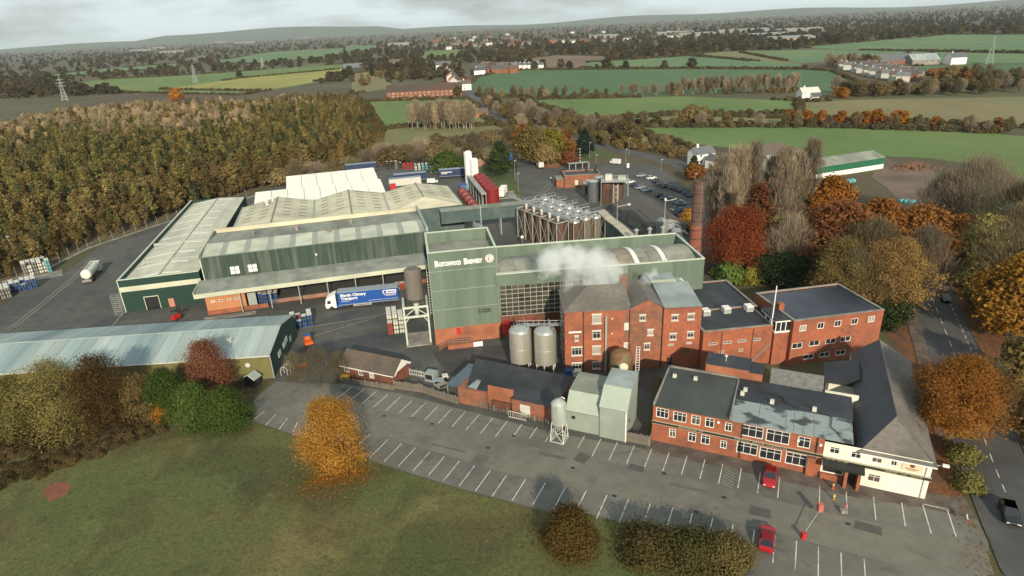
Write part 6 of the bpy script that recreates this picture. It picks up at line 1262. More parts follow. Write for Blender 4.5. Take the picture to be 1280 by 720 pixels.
# lamps and poles
for i, (px, py, h_, lab) in enumerate(((648, 240, 7, 'slim lamp post on the verge by the tank lorry'), (644, 226, 8, 'slim lamp post beside the fir tree'), (782, 204, 6, 'lamp post where the lane meets the entrance'), (737, 198, 7, 'lamp post on the entrance green'), (29, 333, 9, 'leaning lamp post behind the keg stacks'), (1243, 412, 6, 'leaning pole below the yellow roadside tree'), (868, 238, 6, 'post in the hedge behind the rear car park'), (826, 215, 5, 'short post at the rear car park hedge'), (745, 212, 6, 'post by the gatehouse roof'), (1000, 110, 8, 'pole beside the white farmhouse'), (786, 195, 8, 'street lamp on the lane past the entrance green'))):
    s = thing('lamp_post', lab, 'lamp post', tuple(W(px, py)), 0); a = MB(); lean = -1.6 if 'leaning' in lab and px < 100 else 1.2 if 'leaning' in lab else 0; a.tube((0, 0, 0), (lean, 0, h_), .09, .06, 6); a.build('pole', [STEEL], s); a = MB(); a.box(lean - .1, lean + .7, -.12, .12, h_, h_ + .15); a.build('head', [WHITED], s)
s = thing('white_notice', 'small white notice at the rear car park entrance', 'sign', tuple(W(785, 212)), 0); a = MB(); a.box(-.5, .5, 0, .1, .8, 2.6); a.build('board', [WHITE], s); a = MB(); a.tube((0, .1, 0), (0, .1, 1), .06); a.build('post', [STEEL], s)
for px, py, lab in ((653, 306, 'white lamp globe in the dark yard beside the tanks'), ):
    s = thing('yard_bollard_lamp', lab, 'lamp', tuple(W(px, py)), 0); a = MB(); a.tube((0, 0, 0), (0, 0, 1.8), .08); a.build('post', [STEEL], s); a = MB(); a.lathe(0, 0, [(.1, 1.8), (.45, 2.1), (.45, 2.5), (.1, 2.8)], 10); a.build('globe', [WHITE], s)

# ================================================================== VEGETATION
def quads_mesh(name, Q, tint, m):
    n = len(Q); me = bpy.data.meshes.new(name); me.vertices.add(n * 4); me.vertices.foreach_set('co', Q.astype(np.float32).ravel())
    me.loops.add(n * 4); me.loops.foreach_set('vertex_index', np.arange(n * 4, dtype=np.int32)); me.polygons.add(n)
    me.polygons.foreach_set('loop_start', np.arange(0, n * 4, 4, dtype=np.int32)); me.polygons.foreach_set('loop_total', np.full(n, 4, np.int32))
    at = me.attributes.new('tint', 'FLOAT', 'POINT'); at.data.foreach_set('value', np.repeat(tint, 4).astype(np.float32))
    me.materials.append(m); me.update(calc_edges=True); me.validate(); return me
def prof_of(shape, t):
    if shape == 'cone': return np.clip(1.08 - t, .05, 1) ** .8 * np.clip(t * 9, .2, 1)
    if shape == 'column': return .55 + .45 * np.sin(np.pi * np.clip(t * .95 + .05, 0, 1))
    if shape == 'bush': return np.sqrt(np.clip(1 - (t * .98) ** 2, .02, 1)) * (.82 + .18 * np.clip(t * 4, 0, 1))
    return np.clip(np.sin(np.pi * np.clip(t * .86 + .12, 0, 1)), .05, 1) ** .7
def crown(name, seed, H, R, z0, n, per, leaf, shape, m, twig=False, outer=.42, cl=.15, flat=.35):
    r = np.random.default_rng(seed); t = r.random(n) ** (.85 if shape != 'cone' else 1.25); th = r.random(n) * 2 * np.pi
    ph = r.random(8) * 6.28
    lump = 1 + .19 * np.sin(2 * th + 5 * t + ph[0]) + .17 * np.sin(3 * th - 7 * t + ph[1]) + .13 * np.sin(5 * th + 11 * t + ph[2])
    rad = R * prof_of(shape, t) * lump * (r.random(n) ** outer); rad *= np.where(r.random(n) < .1, 1.08 + .3 * r.random(n), 1)
    C = np.stack([rad * np.cos(th), rad * np.sin(th), z0 + (H - z0) * t], 1)
    ct = r.random(n)
    c = np.repeat(C, per, 0); k = len(c); off = r.normal(size=(k, 3)) * (R * cl) * np.array([1, 1, .7]); p = c + off; p[:, 2] = np.maximum(p[:, 2], .1)
    tint = np.clip(.65 * np.repeat(ct, per) + .35 * r.random(k), 0, 1)
    if twig:
        d = p - np.array([0, 0, z0 + (H - z0) * .15]); d /= np.linalg.norm(d, axis=1, keepdims=True) + 1e-6
        d = d * (1 if shape != 'column' else .25) + np.array([0, 0, 1.0 if shape == 'column' else .45]) + r.normal(size=(k, 3)) * .35; d /= np.linalg.norm(d, axis=1, keepdims=True)
        b = np.cross(d, r.normal(size=(k, 3))); b /= np.linalg.norm(b, axis=1, keepdims=True) + 1e-6
        Lh = leaf * (.5 + r.random((k, 1))); w = leaf * twig; A = d * Lh; B = b * w
    else:
        oc = p - np.array([0, 0, z0 + (H - z0) * .4]); oc /= np.linalg.norm(oc, axis=1, keepdims=True) + 1e-6; nn = r.normal(size=(k, 3)) * .55 + oc * .9 + np.array([0, 0, flat]); nn /= np.linalg.norm(nn, axis=1, keepdims=True)
        A = np.cross(nn, r.normal(size=(k, 3))); A /= np.linalg.norm(A, axis=1, keepdims=True) + 1e-6; B = np.cross(nn, A)
        s = leaf * (.55 + .9 * r.random((k, 1))); A = A * s; B = B * s * .75
    Q = np.stack([p - A, p - B * .9, p + A, p + B], 1)
    return quads_mesh(name, Q, tint, m), C
def trunk(seed, H, R, z0, C, m, r0=None, limbs=9, fork=.35):
    rr = random.Random(seed); a = MB(); r0 = r0 or H * .018; lean = Vector((rr.uniform(-.03, .03) * H, rr.uniform(-.03, .03) * H, 0)); top = lean + Vector((0, 0, H * .86)); pts = [Vector((0, 0, 0)), lean * .2 + Vector((0, 0, H * .25)), lean * .55 + Vector((0, 0, H * .55)), top]; rs = [r0, r0 * .75, r0 * .45, r0 * .1]
    for i in range(3): a.tube(pts[i], pts[i+1], rs[i], rs[i+1], 6)
    idx = np.random.default_rng(seed).choice(len(C), min(limbs, len(C)), replace=False)
    for i in idx:
        c = Vector(C[i]); zb = min(max(z0 * .8, c.z * .55), H * .6); f = zb / H; base = lean * (f ** 1.3) + Vector((0, 0, zb)); mid = base.lerp(c, .5) + Vector((0, 0, -.03 * H * rr.random()))
        a.tube(base, mid, r0 * .38, r0 * .22, 4); a.tube(mid, c, r0 * .22, r0 * .05, 4)
    return a.mesh('trunk', [m])
def tree_proto(seed, H, R, z0f, n, per, leaf, shape, m, bark=None, twig=False, limbs=9, outer=.42, cl=.15):
    cm, C = crown('crown', seed, H, R, H * z0f, n, per, leaf, shape, m, twig, outer, cl); return trunk(seed, H, R, H * z0f, C, bark or BARK, limbs=limbs), cm
def place(name, proto, label, cat, loc, sc=1., rz=0., group=None, szz=None):
    o = put(name, None, None, loc, rz); o.scale = (sc, sc, szz or sc); tag(o, label, cat, group); put('trunk', proto[0], o); put('crown', proto[1], o); return o

L_OLIVE = leafmat('larch_olive', (.17, .165, .056), (.30, .245, .085)); L_PINE = leafmat('pine_green', (.08, .098, .044), (.135, .145, .058)); L_BROWN = leafmat('brown_scrub', (.155, .118, .05), (.25, .185, .078))
L_GOLD = leafmat('gold_birch', (.20, .145, .05), (.28, .20, .07)); L_PALE = leafmat('pale_birch', (.30, .235, .145), (.42, .33, .20)); L_GREY = leafmat('bare_twigs', (.21, .175, .125), (.31, .25, .175)); L_GREYO = leafmat('olive_twigs', (.15, .13, .07), (.22, .18, .10))
L_ORNG = leafmat('orange_leaf', (.27, .10, .018), (.36, .17, .03)); L_RUST = leafmat('rust_leaf', (.22, .088, .024), (.31, .15, .042)); L_RED = leafmat('red_leaf', (.17, .042, .02), (.28, .095, .025)); L_DRED = leafmat('dark_red_leaf', (.13, .05, .028), (.20, .085, .036))
L_OAK = leafmat('oak_brown_olive', (.125, .10, .036), (.22, .16, .056)); L_YEL = leafmat('yellow_orange_leaf', (.25, .125, .022), (.37, .20, .04)); L_GRN = leafmat('evergreen_bright', (.065, .105, .024), (.10, .15, .036)); L_DGRN = leafmat('evergreen_dark', (.022, .042, .018), (.045, .062, .022)); L_YG = leafmat('yellow_green_leaf', (.17, .16, .03), (.24, .20, .04))
L_FAR = leafmat('far_wood', (.06, .06, .034), (.125, .095, .055)); L_FIR = leafmat('blue_fir', (.03, .05, .04), (.05, .075, .055)); L_GORSE = leafmat('bramble', (.085, .052, .026), (.13, .085, .035))

# ---- plantation behind the warehouses
WOODPX = [(-160,395),(0,352),(40,341),(118,303),(190,281),(240,261),(330,234),(365,222),(470,196),(480,172),(464,150),(454,132),(430,124),(300,134),(235,136),(150,138),(95,152),(0,172),(-160,200)]
def inpoly(x, y, P):
    c = False; j = len(P) - 1
    for i in range(len(P)):
        if (P[i][1] > y) != (P[j][1] > y) and x < (P[j][0] - P[i][0]) * (y - P[i][1]) / (P[j][1] - P[i][1]) + P[i][0]: c = not c
        j = i
    return c
WK = {
 'larch': [tree_proto(100 + i, 11.5, 1.75, .16, 110, 13, .3, 'cone', L_OLIVE) for i in range(3)],
 'pine': [tree_proto(120 + i, 11.5, 1.9, .16, 110, 13, .3, 'cone', L_PINE) for i in range(2)],
 'mixed': [tree_proto(140 + i, 9.5, 2.3, .2, 110, 14, .3, 'round', L_BROWN) for i in range(3)],
 'gold': [tree_proto(160 + i, 11, 1.8, .22, 110, 13, .28, 'round', L_GOLD, BIRCH) for i in range(2)],
 'pale': [tree_proto(180 + i, 11, 2.0, .2, 120, 13, .7, 'round', L_PALE, BIRCH, twig=.15) for i in range(2)],
 'olive': [tree_proto(200 + i, 9, 2.4, .15, 110, 14, .3, 'round', L_OAK) for i in range(2)],
}
WLAB = {'larch': ('larch_tree', 'olive green larch in the plantation edge behind the yard'), 'pine': ('pine_tree', 'dark green pine in the plantation edge behind the yard'), 'mixed': ('broadleaf_tree', 'brown leafed small tree at the plantation edge by the yard'), 'gold': ('birch_tree', 'golden leafed birch at the plantation edge by the yard'), 'pale': ('bare_birch_tree', 'bare pale birch in the plantation behind the yard'), 'olive': ('scrub_tree', 'rounded olive brown tree at the plantation edge by the yard')}
WP = [W(*p) for p in WOODPX]; X0, X1 = min(p.x for p in WP), max(p.x for p in WP); Y0, Y1 = min(p.y for p in WP), max(p.y for p in WP)
PW_ = [(p.x, p.y) for p in WP]; cand = []
y = Y0
while y < Y1:
    sp = 3.6 if y < 330 else 4.0 if y < 500 else 5.2; x = X0 + (random.random() * sp)
    while x < X1:
        xx, yy = x + random.uniform(-.42, .42) * sp, y + random.uniform(-.42, .42) * sp
        if inpoly(xx, yy, PW_):
            px, py, dep = PX((xx, yy, 0))
            if -60 < px < 520: cand.append((px, py, dep, xx, yy))
        x += sp
    y += sp
wood = []
for px, py, dep, xx, yy in cand:
    zline = 192 - px * .07 if px < 330 else 150; nz_ = math.sin(xx * .045 + 1) * math.cos(yy * .038) + .5 * math.sin(xx * .13 + yy * .1) + random.gauss(0, .7)
    u = random.random()
    if py < zline + 9 * nz_ and px < 320 + 45 * nz_: k = 'pale' if u < .62 else 'gold' if u < .72 else 'mixed' if u < .85 else 'larch'
    elif py > (268 - px * .10 if px < 250 else 205) + 14 * nz_ or px > 395 + 20 * nz_: k = 'mixed' if u < .40 else 'olive' if u < .66 else 'gold' if u < .71 else 'larch' if u < .90 else 'pine'
    else: k = 'larch' if u < .60 else 'pine' if u < .82 else 'mixed' if u < .91 else 'gold' if u < .93 else 'olive'
    if math.hypot(xx + 118, yy - 197) < 0: continue
    s = random.uniform(.5, 1.2) * (.72 if py > 300 - px * .12 and px < 330 else 1.0) * (.75 if px > 440 or py < 150 else 1.0)
    wood.append((dep, k, random.randrange(len(WK[k])), xx, yy, s, random.random() * 6.28))
wood.sort(key=lambda r: r[0])
def scatter(name, label, cat, proto, pts):
    """one mass of plants nobody could count: a point cloud carrying copies of a plant"""
    me = bpy.data.meshes.new(name); me.from_pydata([(p[0], p[1], 0) for p in pts], [], [])
    for nm, i in (('sc', 2), ('rot', 3)):
        at = me.attributes.new(nm, 'FLOAT', 'POINT'); at.data.foreach_set('value', [p[i] for p in pts])
    o = put(name, me); tag(o, label, cat, None, 'stuff')
    ng = bpy.data.node_groups.new(name, 'GeometryNodeTree'); ng.interface.new_socket('Geometry', in_out='INPUT', socket_type='NodeSocketGeometry'); ng.interface.new_socket('Geometry', in_out='OUTPUT', socket_type='NodeSocketGeometry')
    n = ng.nodes; gi = n.new('NodeGroupInput'); go = n.new('NodeGroupOutput'); iop = n.new('GeometryNodeInstanceOnPoints'); jn = n.new('GeometryNodeJoinGeometry')
    for src in proto:
        ob = n.new('GeometryNodeObjectInfo'); ob.transform_space = 'ORIGINAL'; ob.inputs['Object'].default_value = src; ng.links.new(ob.outputs['Geometry'], jn.inputs[0])
    g2i = n.new('GeometryNodeGeometryToInstance'); ng.links.new(jn.outputs[0], g2i.inputs[0])
    for nm, sock in (('sc', 'Scale'), ('rot', 'Rotation')):
        na = n.new('GeometryNodeInputNamedAttribute'); na.data_type = 'FLOAT'; na.inputs['Name'].default_value = nm
        if nm == 'rot':
            cx = n.new('ShaderNodeCombineXYZ'); ng.links.new(na.outputs[0], cx.inputs['Z']); ng.links.new(cx.outputs[0], iop.inputs['Rotation'])
        else: ng.links.new(na.outputs[0], iop.inputs['Scale'])
    ng.links.new(gi.outputs[0], iop.inputs['Points']); ng.links.new(jn.outputs[0], iop.inputs['Instance']); ng.links.new(iop.outputs[0], go.inputs[0]); n.remove(g2i)
    md = o.modifiers.new('plants', 'NODES'); md.node_group = ng; return o
first = {}; far = {}; cnt = 0
for dep, k, v_, xx, yy, s, rz in wood:
    if cnt < 290:
        o = place(WLAB[k][0], WK[k][v_], WLAB[k][1], 'tree', (xx, yy, 0), s, rz, WLAB[k][1]); first.setdefault((k, v_), o); cnt += 1
    else: far.setdefault((k, v_), []).append((xx, yy, s, rz))
for (k, v_), pts in far.items():
    if (k, v_) not in first:
        xx, yy, s, rz = pts.pop(0); first[(k, v_)] = place(WLAB[k][0], WK[k][v_], WLAB[k][1], 'tree', (xx, yy, 0), s, rz, WLAB[k][1])
    src = [c for c in first[(k, v_)].children]
    scatter('plantation_wood', 'dense mass of %s trees filling the plantation behind the warehouses' % {'larch': 'olive larch', 'pine': 'dark pine', 'mixed': 'brown broadleaf', 'gold': 'golden birch', 'pale': 'bare pale birch', 'olive': 'olive brown'}[k], 'wood', src, pts)

# ---- single trees and shrubs read off the photograph: base pixel, top row, crown width in pixels
def single(name, label, cat, bx, by, topy, wpx, shape, m, n=None, per=None, leaf=None, z0f=.2, twig=False, bark=None, group=None, seed=None, outer=.42, limbs=12, world=None, H=None, cl=.15):
    b = W(bx, by) if world is None else Vector(world); d = PX(b)[2]
    H = (H or hgt(b, topy)) * .94; R = wpx / 2 * d / FPX
    sd = seed or int(bx * 7 + by * 13); sz = max(wpx, 20)
    n = n or int(min(900, 60 + sz * 6)); per = per or int(min(26, 10 + sz * .13)); leaf = leaf or max(.16, min(.5, 2.0 * d / FPX))
    p = tree_proto(sd, H, R * .88, z0f, n, per, leaf, shape, m, bark, twig, limbs, outer, cl)
    return place(name, p, label, cat, (b.x, b.y, 0), 1, 0, group)
single('orange_maple', 'round orange maple at the lawn edge by the car park bays', 'tree', 421, 585, 498, 90, 'round', L_YEL, n=560, per=80, leaf=.085, z0f=.05, cl=.14, seed=77)
single('round_bush', 'round clipped brown bush on the lawn beside the bays', 'bush', 712, 684, 641, 72, 'bush', leafmat('beech_hedge', (.085, .065, .022), (.17, .10, .03)), n=800, per=24, leaf=.11, z0f=.04, outer=.2)
for bx, w_, hl2 in ((812, 84, 'clipped hedge shrub next to the round brown bush'), (862, 84, 'middle clipped hedge shrub of the lawn hedge'), (908, 70, 'clipped hedge shrub nearest the red hatchback in the outer row')): single('hedge_shrub', hl2, 'bush', bx, 692 + (bx - 812) * .1, 668 + (bx - 812) * .1, w_, 'bush', leafmat('beech_hedge2', (.085, .082, .03), (.145, .118, .045)), n=500, per=22, leaf=.12, z0f=.04, outer=.2)
single('orange_oak', 'large orange oak overhanging the lane beside the cream pub wing', 'tree', 1190, 556, 418, 112, 'round', leafmat('bright_orange_leaf', (.27, .10, .024), (.40, .19, .045)), n=760, per=72, leaf=.105, cl=.105, z0f=.3, world=W(1183, 558), limbs=22, H=14.5)
single('bare_crown_oak', 'thin half bare oak growing through the large orange oak', 'tree', 1215, 545, 430, 80, 'round', L_GREYO, n=420, per=14, leaf=.6, twig=.05, H=12.5, limbs=18)
single('red_beech', 'deep red and orange beech right of the chimney', 'tree', 918, 338, 256, 92, 'bush', L_RED, n=520, per=54, leaf=.16, z0f=.1, cl=.12)
single('red_spire_tree', 'slender dark red tree rising behind the red beech', 'tree', 941, 318, 225, 36, 'column', L_DRED, n=260, per=16, leaf=.34, z0f=.15)
single('orange_lime', 'bright orange round tree by the green roofed barn', 'tree', 1034, 282, 219, 50, 'round', L_ORNG, n=420, per=18, leaf=.4)
single('dark_red_tree', 'broad dark red tree in the clump behind the offices', 'tree', 1040, 345, 250, 92, 'round', L_DRED, n=620, per=20, leaf=.36)
single('orange_brown_tree', 'orange brown oak in the clump behind the offices', 'tree', 1090, 335, 248, 72, 'round', L_RUST, n=560, per=20, leaf=.36)
single('rust_tree', 'rusty orange oak overhanging the lane behind the offices', 'tree', 1142, 340, 258, 84, 'round', L_RUST, n=620, per=20, leaf=.36)
single('olive_oak', 'large olive brown oak directly behind the office roof', 'tree', 1048, 388, 298, 84, 'round', L_OAK, n=480, per=60, leaf=.14, z0f=.12, cl=.11)
single('tan_oak', 'tan leafed oak between the office roof and the lane', 'tree', 1112, 392, 296, 84, 'round', leafmat('tan_leaf', (.16, .10, .035), (.24, .155, .055)), n=480, per=56, leaf=.14, z0f=.12, cl=.11)
single('bare_lane_tree', 'bare grey twigged tree leaning over the lane', 'tree', 1142, 385, 282, 72, 'round', L_GREY, n=460, per=14, leaf=.8, twig=.045, limbs=20)
single('brown_oak_pair', 'brown leafed oak hard against the tan oak behind the offices', 'tree', 1086, 394, 300, 78, 'round', leafmat('umber_leaf', (.115, .078, .032), (.20, .125, .05)), n=440, per=58, leaf=.14, z0f=.12, cl=.12)
single('twiggy_oak', 'bare twigged tree in front of the olive oak behind the offices', 'tree', 1064, 396, 308, 84, 'round', L_GREYO, n=300, per=15, leaf=.7, twig=.05, limbs=20)
single('half_bare_oak', 'half bare brown oak between the dark red tree and the olive oak', 'tree', 1082, 368, 272, 84, 'round', L_GREYO, n=420, per=16, leaf=.8, twig=.05, limbs=20)
single('bare_garden_tree', 'bare grey tree in the garden left of the olive oak', 'tree', 985, 345, 268, 60, 'round', L_GREY, n=360, per=13, leaf=.85, twig=.045, limbs=18)
single('orange_garden_bush', 'orange leafed bush at the left foot of the olive oak', 'bush', 1030, 366, 335, 34, 'bush', L_RUST, n=260, per=16, leaf=.26, z0f=.05)
single('bare_grey_tree', 'bare grey small tree behind the offices garden', 'tree', 965, 325, 270, 44, 'round', L_BROWN, n=240, per=14, leaf=.4)
for i, (bx, by, ty, w_) in enumerate(((893, 290, 190, 30), (915, 285, 176, 34), (935, 280, 172, 30), (972, 285, 178, 34), (990, 282, 186, 28), (1004, 280, 168, 30), (960, 278, 192, 26), (905, 296, 205, 26))):
    single('poplar_tree', 'tall bare poplar in the row between chimney and barn', 'tree', bx, by, ty, w_, 'column', L_GREY, n=300, per=15, leaf=1.1, twig=.05, z0f=.06, group='row of bare poplars', limbs=16)
for i, (bx, by, ty, w_, m, lab) in enumerate(((985, 356, 318, 60, L_DGRN, 'dark evergreen bush behind the office flat roof'), (912, 352, 328, 40, L_GRN, 'green laurel bush below the red beech'), (938, 354, 334, 26, L_YG, 'yellow green shrub below the red beech'), (955, 352, 318, 40, L_DGRN, 'dark laurel right of the yellow green shrub'), (1090, 402, 375, 60, L_DGRN, 'dark evergreen under the olive oak by the garden wall'), (1120, 398, 372, 40, L_DGRN, 'dark ivy bush beside the garden wall pier'), (1008, 350, 326, 36, L_DGRN, 'dark holly left of the olive oak'))):
    single('evergreen_bush', lab, 'bush', bx, by, ty, w_, 'bush', m, leaf=.26, z0f=.05)
# right of the lane
R_ = [(1224, 340, 270, 74, L_OLIVE, 0, 'olive green roadside oak opposite the office garden', 'olive_roadside_oak'), (1258, 420, 320, 84, L_YEL, 0, 'yellow orange roadside maple right of the lane', 'yellow_maple'), (1205, 300, 195, 110, L_GREY, 1, 'huge bare grey tree at the edge of the dirt yard', 'bare_ash_tree'), (1262, 330, 225, 90, L_GREYO, 1, 'bare straw coloured tree right of the lane', 'bare_lane_ash'), (1170, 292, 218, 60, L_GREY, 1, 'bare grey tree by the turquoise bales', 'bare_hedge_tree'), (1290, 380, 300, 80, L_OAK, 0, 'brown oak half outside the frame right of the lane', 'brown_oak'), (1195, 318, 268, 46, L_RUST, 0, 'small rusty tree where the lane bends', 'rusty_small_tree'), (1285, 310, 238, 60, L_GREY, 1, 'bare grey tree by the far bales', 'bare_grey_ash'), (1272, 480, 425, 60, L_OAK, 0, 'brown roadside thicket right of the lane', 'roadside_thicket'), (1300, 560, 480, 70, L_BROWN, 0, 'brown roadside tree at the frame edge', 'olive_edge_tree'), (1235, 395, 345, 50, L_OLIVE, 0, 'olive shrubbery below the yellow maple', 'roadside_shrub'), (1218, 362, 318, 42, L_OLIVE, 0, 'olive holly at the lane bend', 'roadside_holly'), (1255, 372, 250, 80, L_GREYO, 1, 'tall bare tree behind the yellow roadside maple', 'bare_roadside_tree')]
for bx, by, ty, w_, m, tw, lab, nm in R_:
    single(nm, lab, 'tree', bx, by, ty, w_, 'round' if 'thicket' not in nm and 'shrub' not in nm else 'bush', m, leaf=.9 if tw else .32, twig=.05 if tw else False, n=700 if w_ > 80 else 420, per=16 if tw else 20, z0f=.12, limbs=20 if tw else 12)
# hedge between pub and lane
hp0 = [W(1200, 540), W(1205, 575), W(1210, 610)]
for i, p in enumerate(hp0): single('roadside_hedge', 'clipped olive hedge between the pub corner and the lane', 'hedge', 0, 0, 0, 34, 'bush', L_OLIVE, n=360, per=18, leaf=.15, z0f=.04, world=p, H=2.2, seed=900 + i, group='hedge at the pub corner', outer=.25)
# left foreground
Lf = [(85, 540, 450, 96, L_OLIVE, 'large olive green shrub before the long store', 'olive_shrub'), (140, 532, 444, 78, leafmat('brown_leaf', (.11, .068, .026), (.16, .095, .035)), 'tall brown leafed shrub before the long store', 'brown_shrub'), (35, 545, 470, 70, L_OLIVE, 'olive bush at the left end of the long store', 'olive_bush'), (10, 540, 490, 60, L_GORSE, 'brown bramble bush at the left frame edge', 'bramble_bush'), (268, 492, 424, 62, leafmat('berry_red', (.14, .085, .05), (.22, .085, .05)), 'reddish berried thorn tree before the long store wall', 'thorn_tree'), (215, 520, 466, 66, L_GRN, 'bright green laurel before the long store', 'green_laurel'), (285, 532, 488, 64, L_GRN, 'bright green laurel mound by the car park corner', 'laurel_mound'), (245, 528, 480, 60, L_GRN, 'green laurel between the two mounds', 'middle_laurel'), (205, 524, 500, 26, L_ORNG, 'small orange shrub at the foot of the laurels', 'orange_shrub'), (180, 525, 470, 50, L_BROWN, 'brown shrub between olive shrub and laurels', 'brown_thicket'), (400, 478, 435, 60, L_GORSE, 'bare brown thicket left of the cottage', 'brown_bramble'), (372, 474, 440, 40, L_GORSE, 'brown thorn scrub at the long store corner', 'thorn_scrub'), (425, 472, 440, 40, L_GORSE, 'brown scrub touching the cottage end', 'cottage_scrub')]
for bx, by, ty, w_, m, lab, nm in Lf:
    tw = 'bare' in lab or 'thorn scrub' in lab or 'touching' in lab
    single(nm, lab, 'bush', bx, by, ty, w_ * (.8 if tw else 1), 'bush', L_GREYO if tw else m, n=150 if tw else 480 if w_ > 60 else 320, per=14 if tw else 44, leaf=.5 if tw else .11, z0f=.03, twig=.035 if tw else False)
# rear yard and entrance
E_ = [(626, 222, 176, 40, 'cone', L_DGRN, 'dark green fir tree beside the white silos', 'fir_tree'), (560, 213, 192, 46, 'bush', L_GRN, 'bright green rounded bush behind the blue trailer', 'green_bush'), (730, 196, 162, 26, 'cone', L_FIR, 'blue green fir on the entrance green', 'blue_fir'), (664, 205, 158, 44, 'round', L_OAK, 'orange brown oak at the yard entrance', 'entrance_oak'), (690, 203, 160, 40, 'round', L_YG, 'yellow green tree at the yard entrance', 'yellow_entrance_tree'), (655, 196, 155, 30, 'round', L_RUST, 'orange tree behind the entrance oak', 'orange_entrance_tree'), (704, 200, 164, 30, 'round', L_RUST, 'rusty tree right of the yellow entrance tree', 'rusty_entrance_tree'), (682, 208, 180, 34, 'round', L_BROWN, 'brown tree over the junction bed', 'junction_tree'), (712, 206, 190, 22, 'bush', L_DRED, 'small dark red shrub on the entrance green', 'red_shrub'), (860, 288, 262, 22, 'bush', L_YEL, 'yellow bush at the foot of the chimney', 'yellow_bush'), (867, 213, 195, 12, 'cone', L_DGRN, 'narrow conifer by the white cottage', 'narrow_conifer'), (868, 225, 205, 24, 'round', L_RUST, 'rusty tree behind the chimney top', 'rusty_tree')]
for bx, by, ty, w_, sh, m, lab, nm in E_: single(nm, lab, 'bush' if 'bush' in nm or 'shrub' in nm else 'tree', bx, by, ty, w_, sh, m, leaf=.42, n=320, per=16)
for i, (bx, by, ty, w_) in enumerate([(350 + 22 * k, 232 - 4.2 * k + random.uniform(-3, 3), 210 - 4.2 * k + random.uniform(-6, 6), random.uniform(24, 36)) for k in range(14)] + [(478 + 16 * k, 203 + random.uniform(-3, 2), 184 + random.uniform(-6, 5), random.uniform(22, 34)) for k in range(10)]):
    single('scrub_tree', ('brown leafed', 'olive twigged', 'grey twigged')[i % 3] + ' scrub tree lining the back of the rear yard', 'tree', bx, by, ty, w_, 'round', (leafmat('scrub_tan', (.15, .115, .06), (.22, .165, .085)), L_GREYO, L_GREY)[i % 3], leaf=.42 if i % 3 == 0 else 1.0, twig=False if i % 3 == 0 else .07, n=200, per=15, group=('brown', 'olive', 'grey')[i % 3] + ' scrub along the rear yard', z0f=.08)
# tree belts in the fields: rows along pixel lines
BELT = {'bare': tree_proto(400, 11, 3.4, .2, 160, 13, 1.1, 'round', L_GREY, None, .06, 10), 'bare2': tree_proto(401, 11, 3.0, .15, 160, 13, 1.1, 'round', L_GREYO, None, .06, 10), 'oak': tree_proto(402, 10, 4.0, .15, 150, 14, .42, 'round', leafmat('field_oak_leaf', (.12, .10, .045), (.20, .145, .062))), 'rust': tree_proto(403, 8, 3.6, .08, 140, 13, .5, 'bush', L_RUST), 'bush': tree_proto(404, 5, 3.2, .03, 120, 12, .5, 'bush', L_BROWN), 'green': tree_proto(405, 7, 3.6, .1, 130, 13, .5, 'bush', L_DGRN), 'belt': tree_proto(406, 13, 2.2, .3, 150, 13, 1.0, 'column', leafmat('belt_twigs', (.24, .20, .135), (.34, .28, .19)), BIRCH, .06, 6), 'orange': tree_proto(407, 8, 3.6, .1, 140, 13, .5, 'bush', L_ORNG)}
BN = {'bare': 'bare_field_tree', 'bare2': 'twiggy_field_tree', 'oak': 'field_oak', 'rust': 'russet_thorn', 'bush': 'hedge_bush', 'green': 'holly_tree', 'belt': 'shelter_belt_tree', 'orange': 'orange_field_tree'}
def row(pts, n, kinds, label, s0=.8, s1=1.2, jx=3, jy=1.2):
    for i in range(n):
        f = (i + random.random() * .8) / n * (len(pts) - 1); k = min(int(f), len(pts) - 2); f -= k
        px = pts[k][0] + (pts[k+1][0] - pts[k][0]) * f + random.uniform(-jx, jx); py = pts[k][1] + (pts[k+1][1] - pts[k][1]) * f + random.uniform(-jy, jy); b = W(px, py); kd = random.choice(kinds)
        place(BN[kd], BELT[kd], label, 'tree', (b.x, b.y, 0), random.uniform(s0, s1), random.random() * 6.28, label)
row([(515, 161), (560, 161), (594, 160)], 46, ['belt'], 'slim bare tree of the belt between the two small fields', .9, 1.3, 4, 2)
row([(600, 120), (700, 122), (850, 118), (1000, 115)], 60, ['bare', 'bare2', 'belt', 'bush'], 'bare tree of the hedge line under the dark green field', .5, .85, 4, .8)
row([(850, 117), (1000, 113)], 34, ['belt'], 'pale slender tree of the long belt left of the white farmhouse', .75, 1.0, 3, .8)
row([(600, 128), (640, 146), (690, 158), (740, 168), (790, 178)], 44, ['bare', 'bare2', 'oak', 'bush'], 'bare or olive tree along the lane below the village', .7, 1.1, 10, 5)
row([(700, 165), (760, 180), (800, 186), (850, 196)], 26, ['bare2', 'bush', 'bush'], 'low hedge tree beside the lane opposite the entrance', .5, .9, 6, 4)
row([(722, 150), (800, 158), (900, 158), (1030, 159), (1180, 163), (1270, 168)], 30, ['bare', 'bare2', 'bush', 'oak'], 'bare tree of the hedge above the main green field', .4, .8, 5, .8)
row([(985, 156), (1030, 156), (1065, 157), (1110, 157), (1175, 161), (1278, 165)], 12, ['rust', 'orange'], 'russet thorn of the hedge above the main green field', .7, 1.0, 8, .8)
row([(640, 168), (700, 190)], 10, ['bare', 'oak'], 'tree behind the yard entrance', .8, 1.0, 6, 4)
row([(1050, 118), (1085, 118), (1135, 119), (1200, 117), (1280, 114)], 40, ['bare2', 'bush', 'oak', 'bare'], 'brown tree of the thick hedge below the housing estate', .7, 1.1, 6, 2.5)
row([(1045, 122), (1062, 122)], 4, ['orange'], 'orange tree right of the white farmhouse', .7, .9, 3, .5)
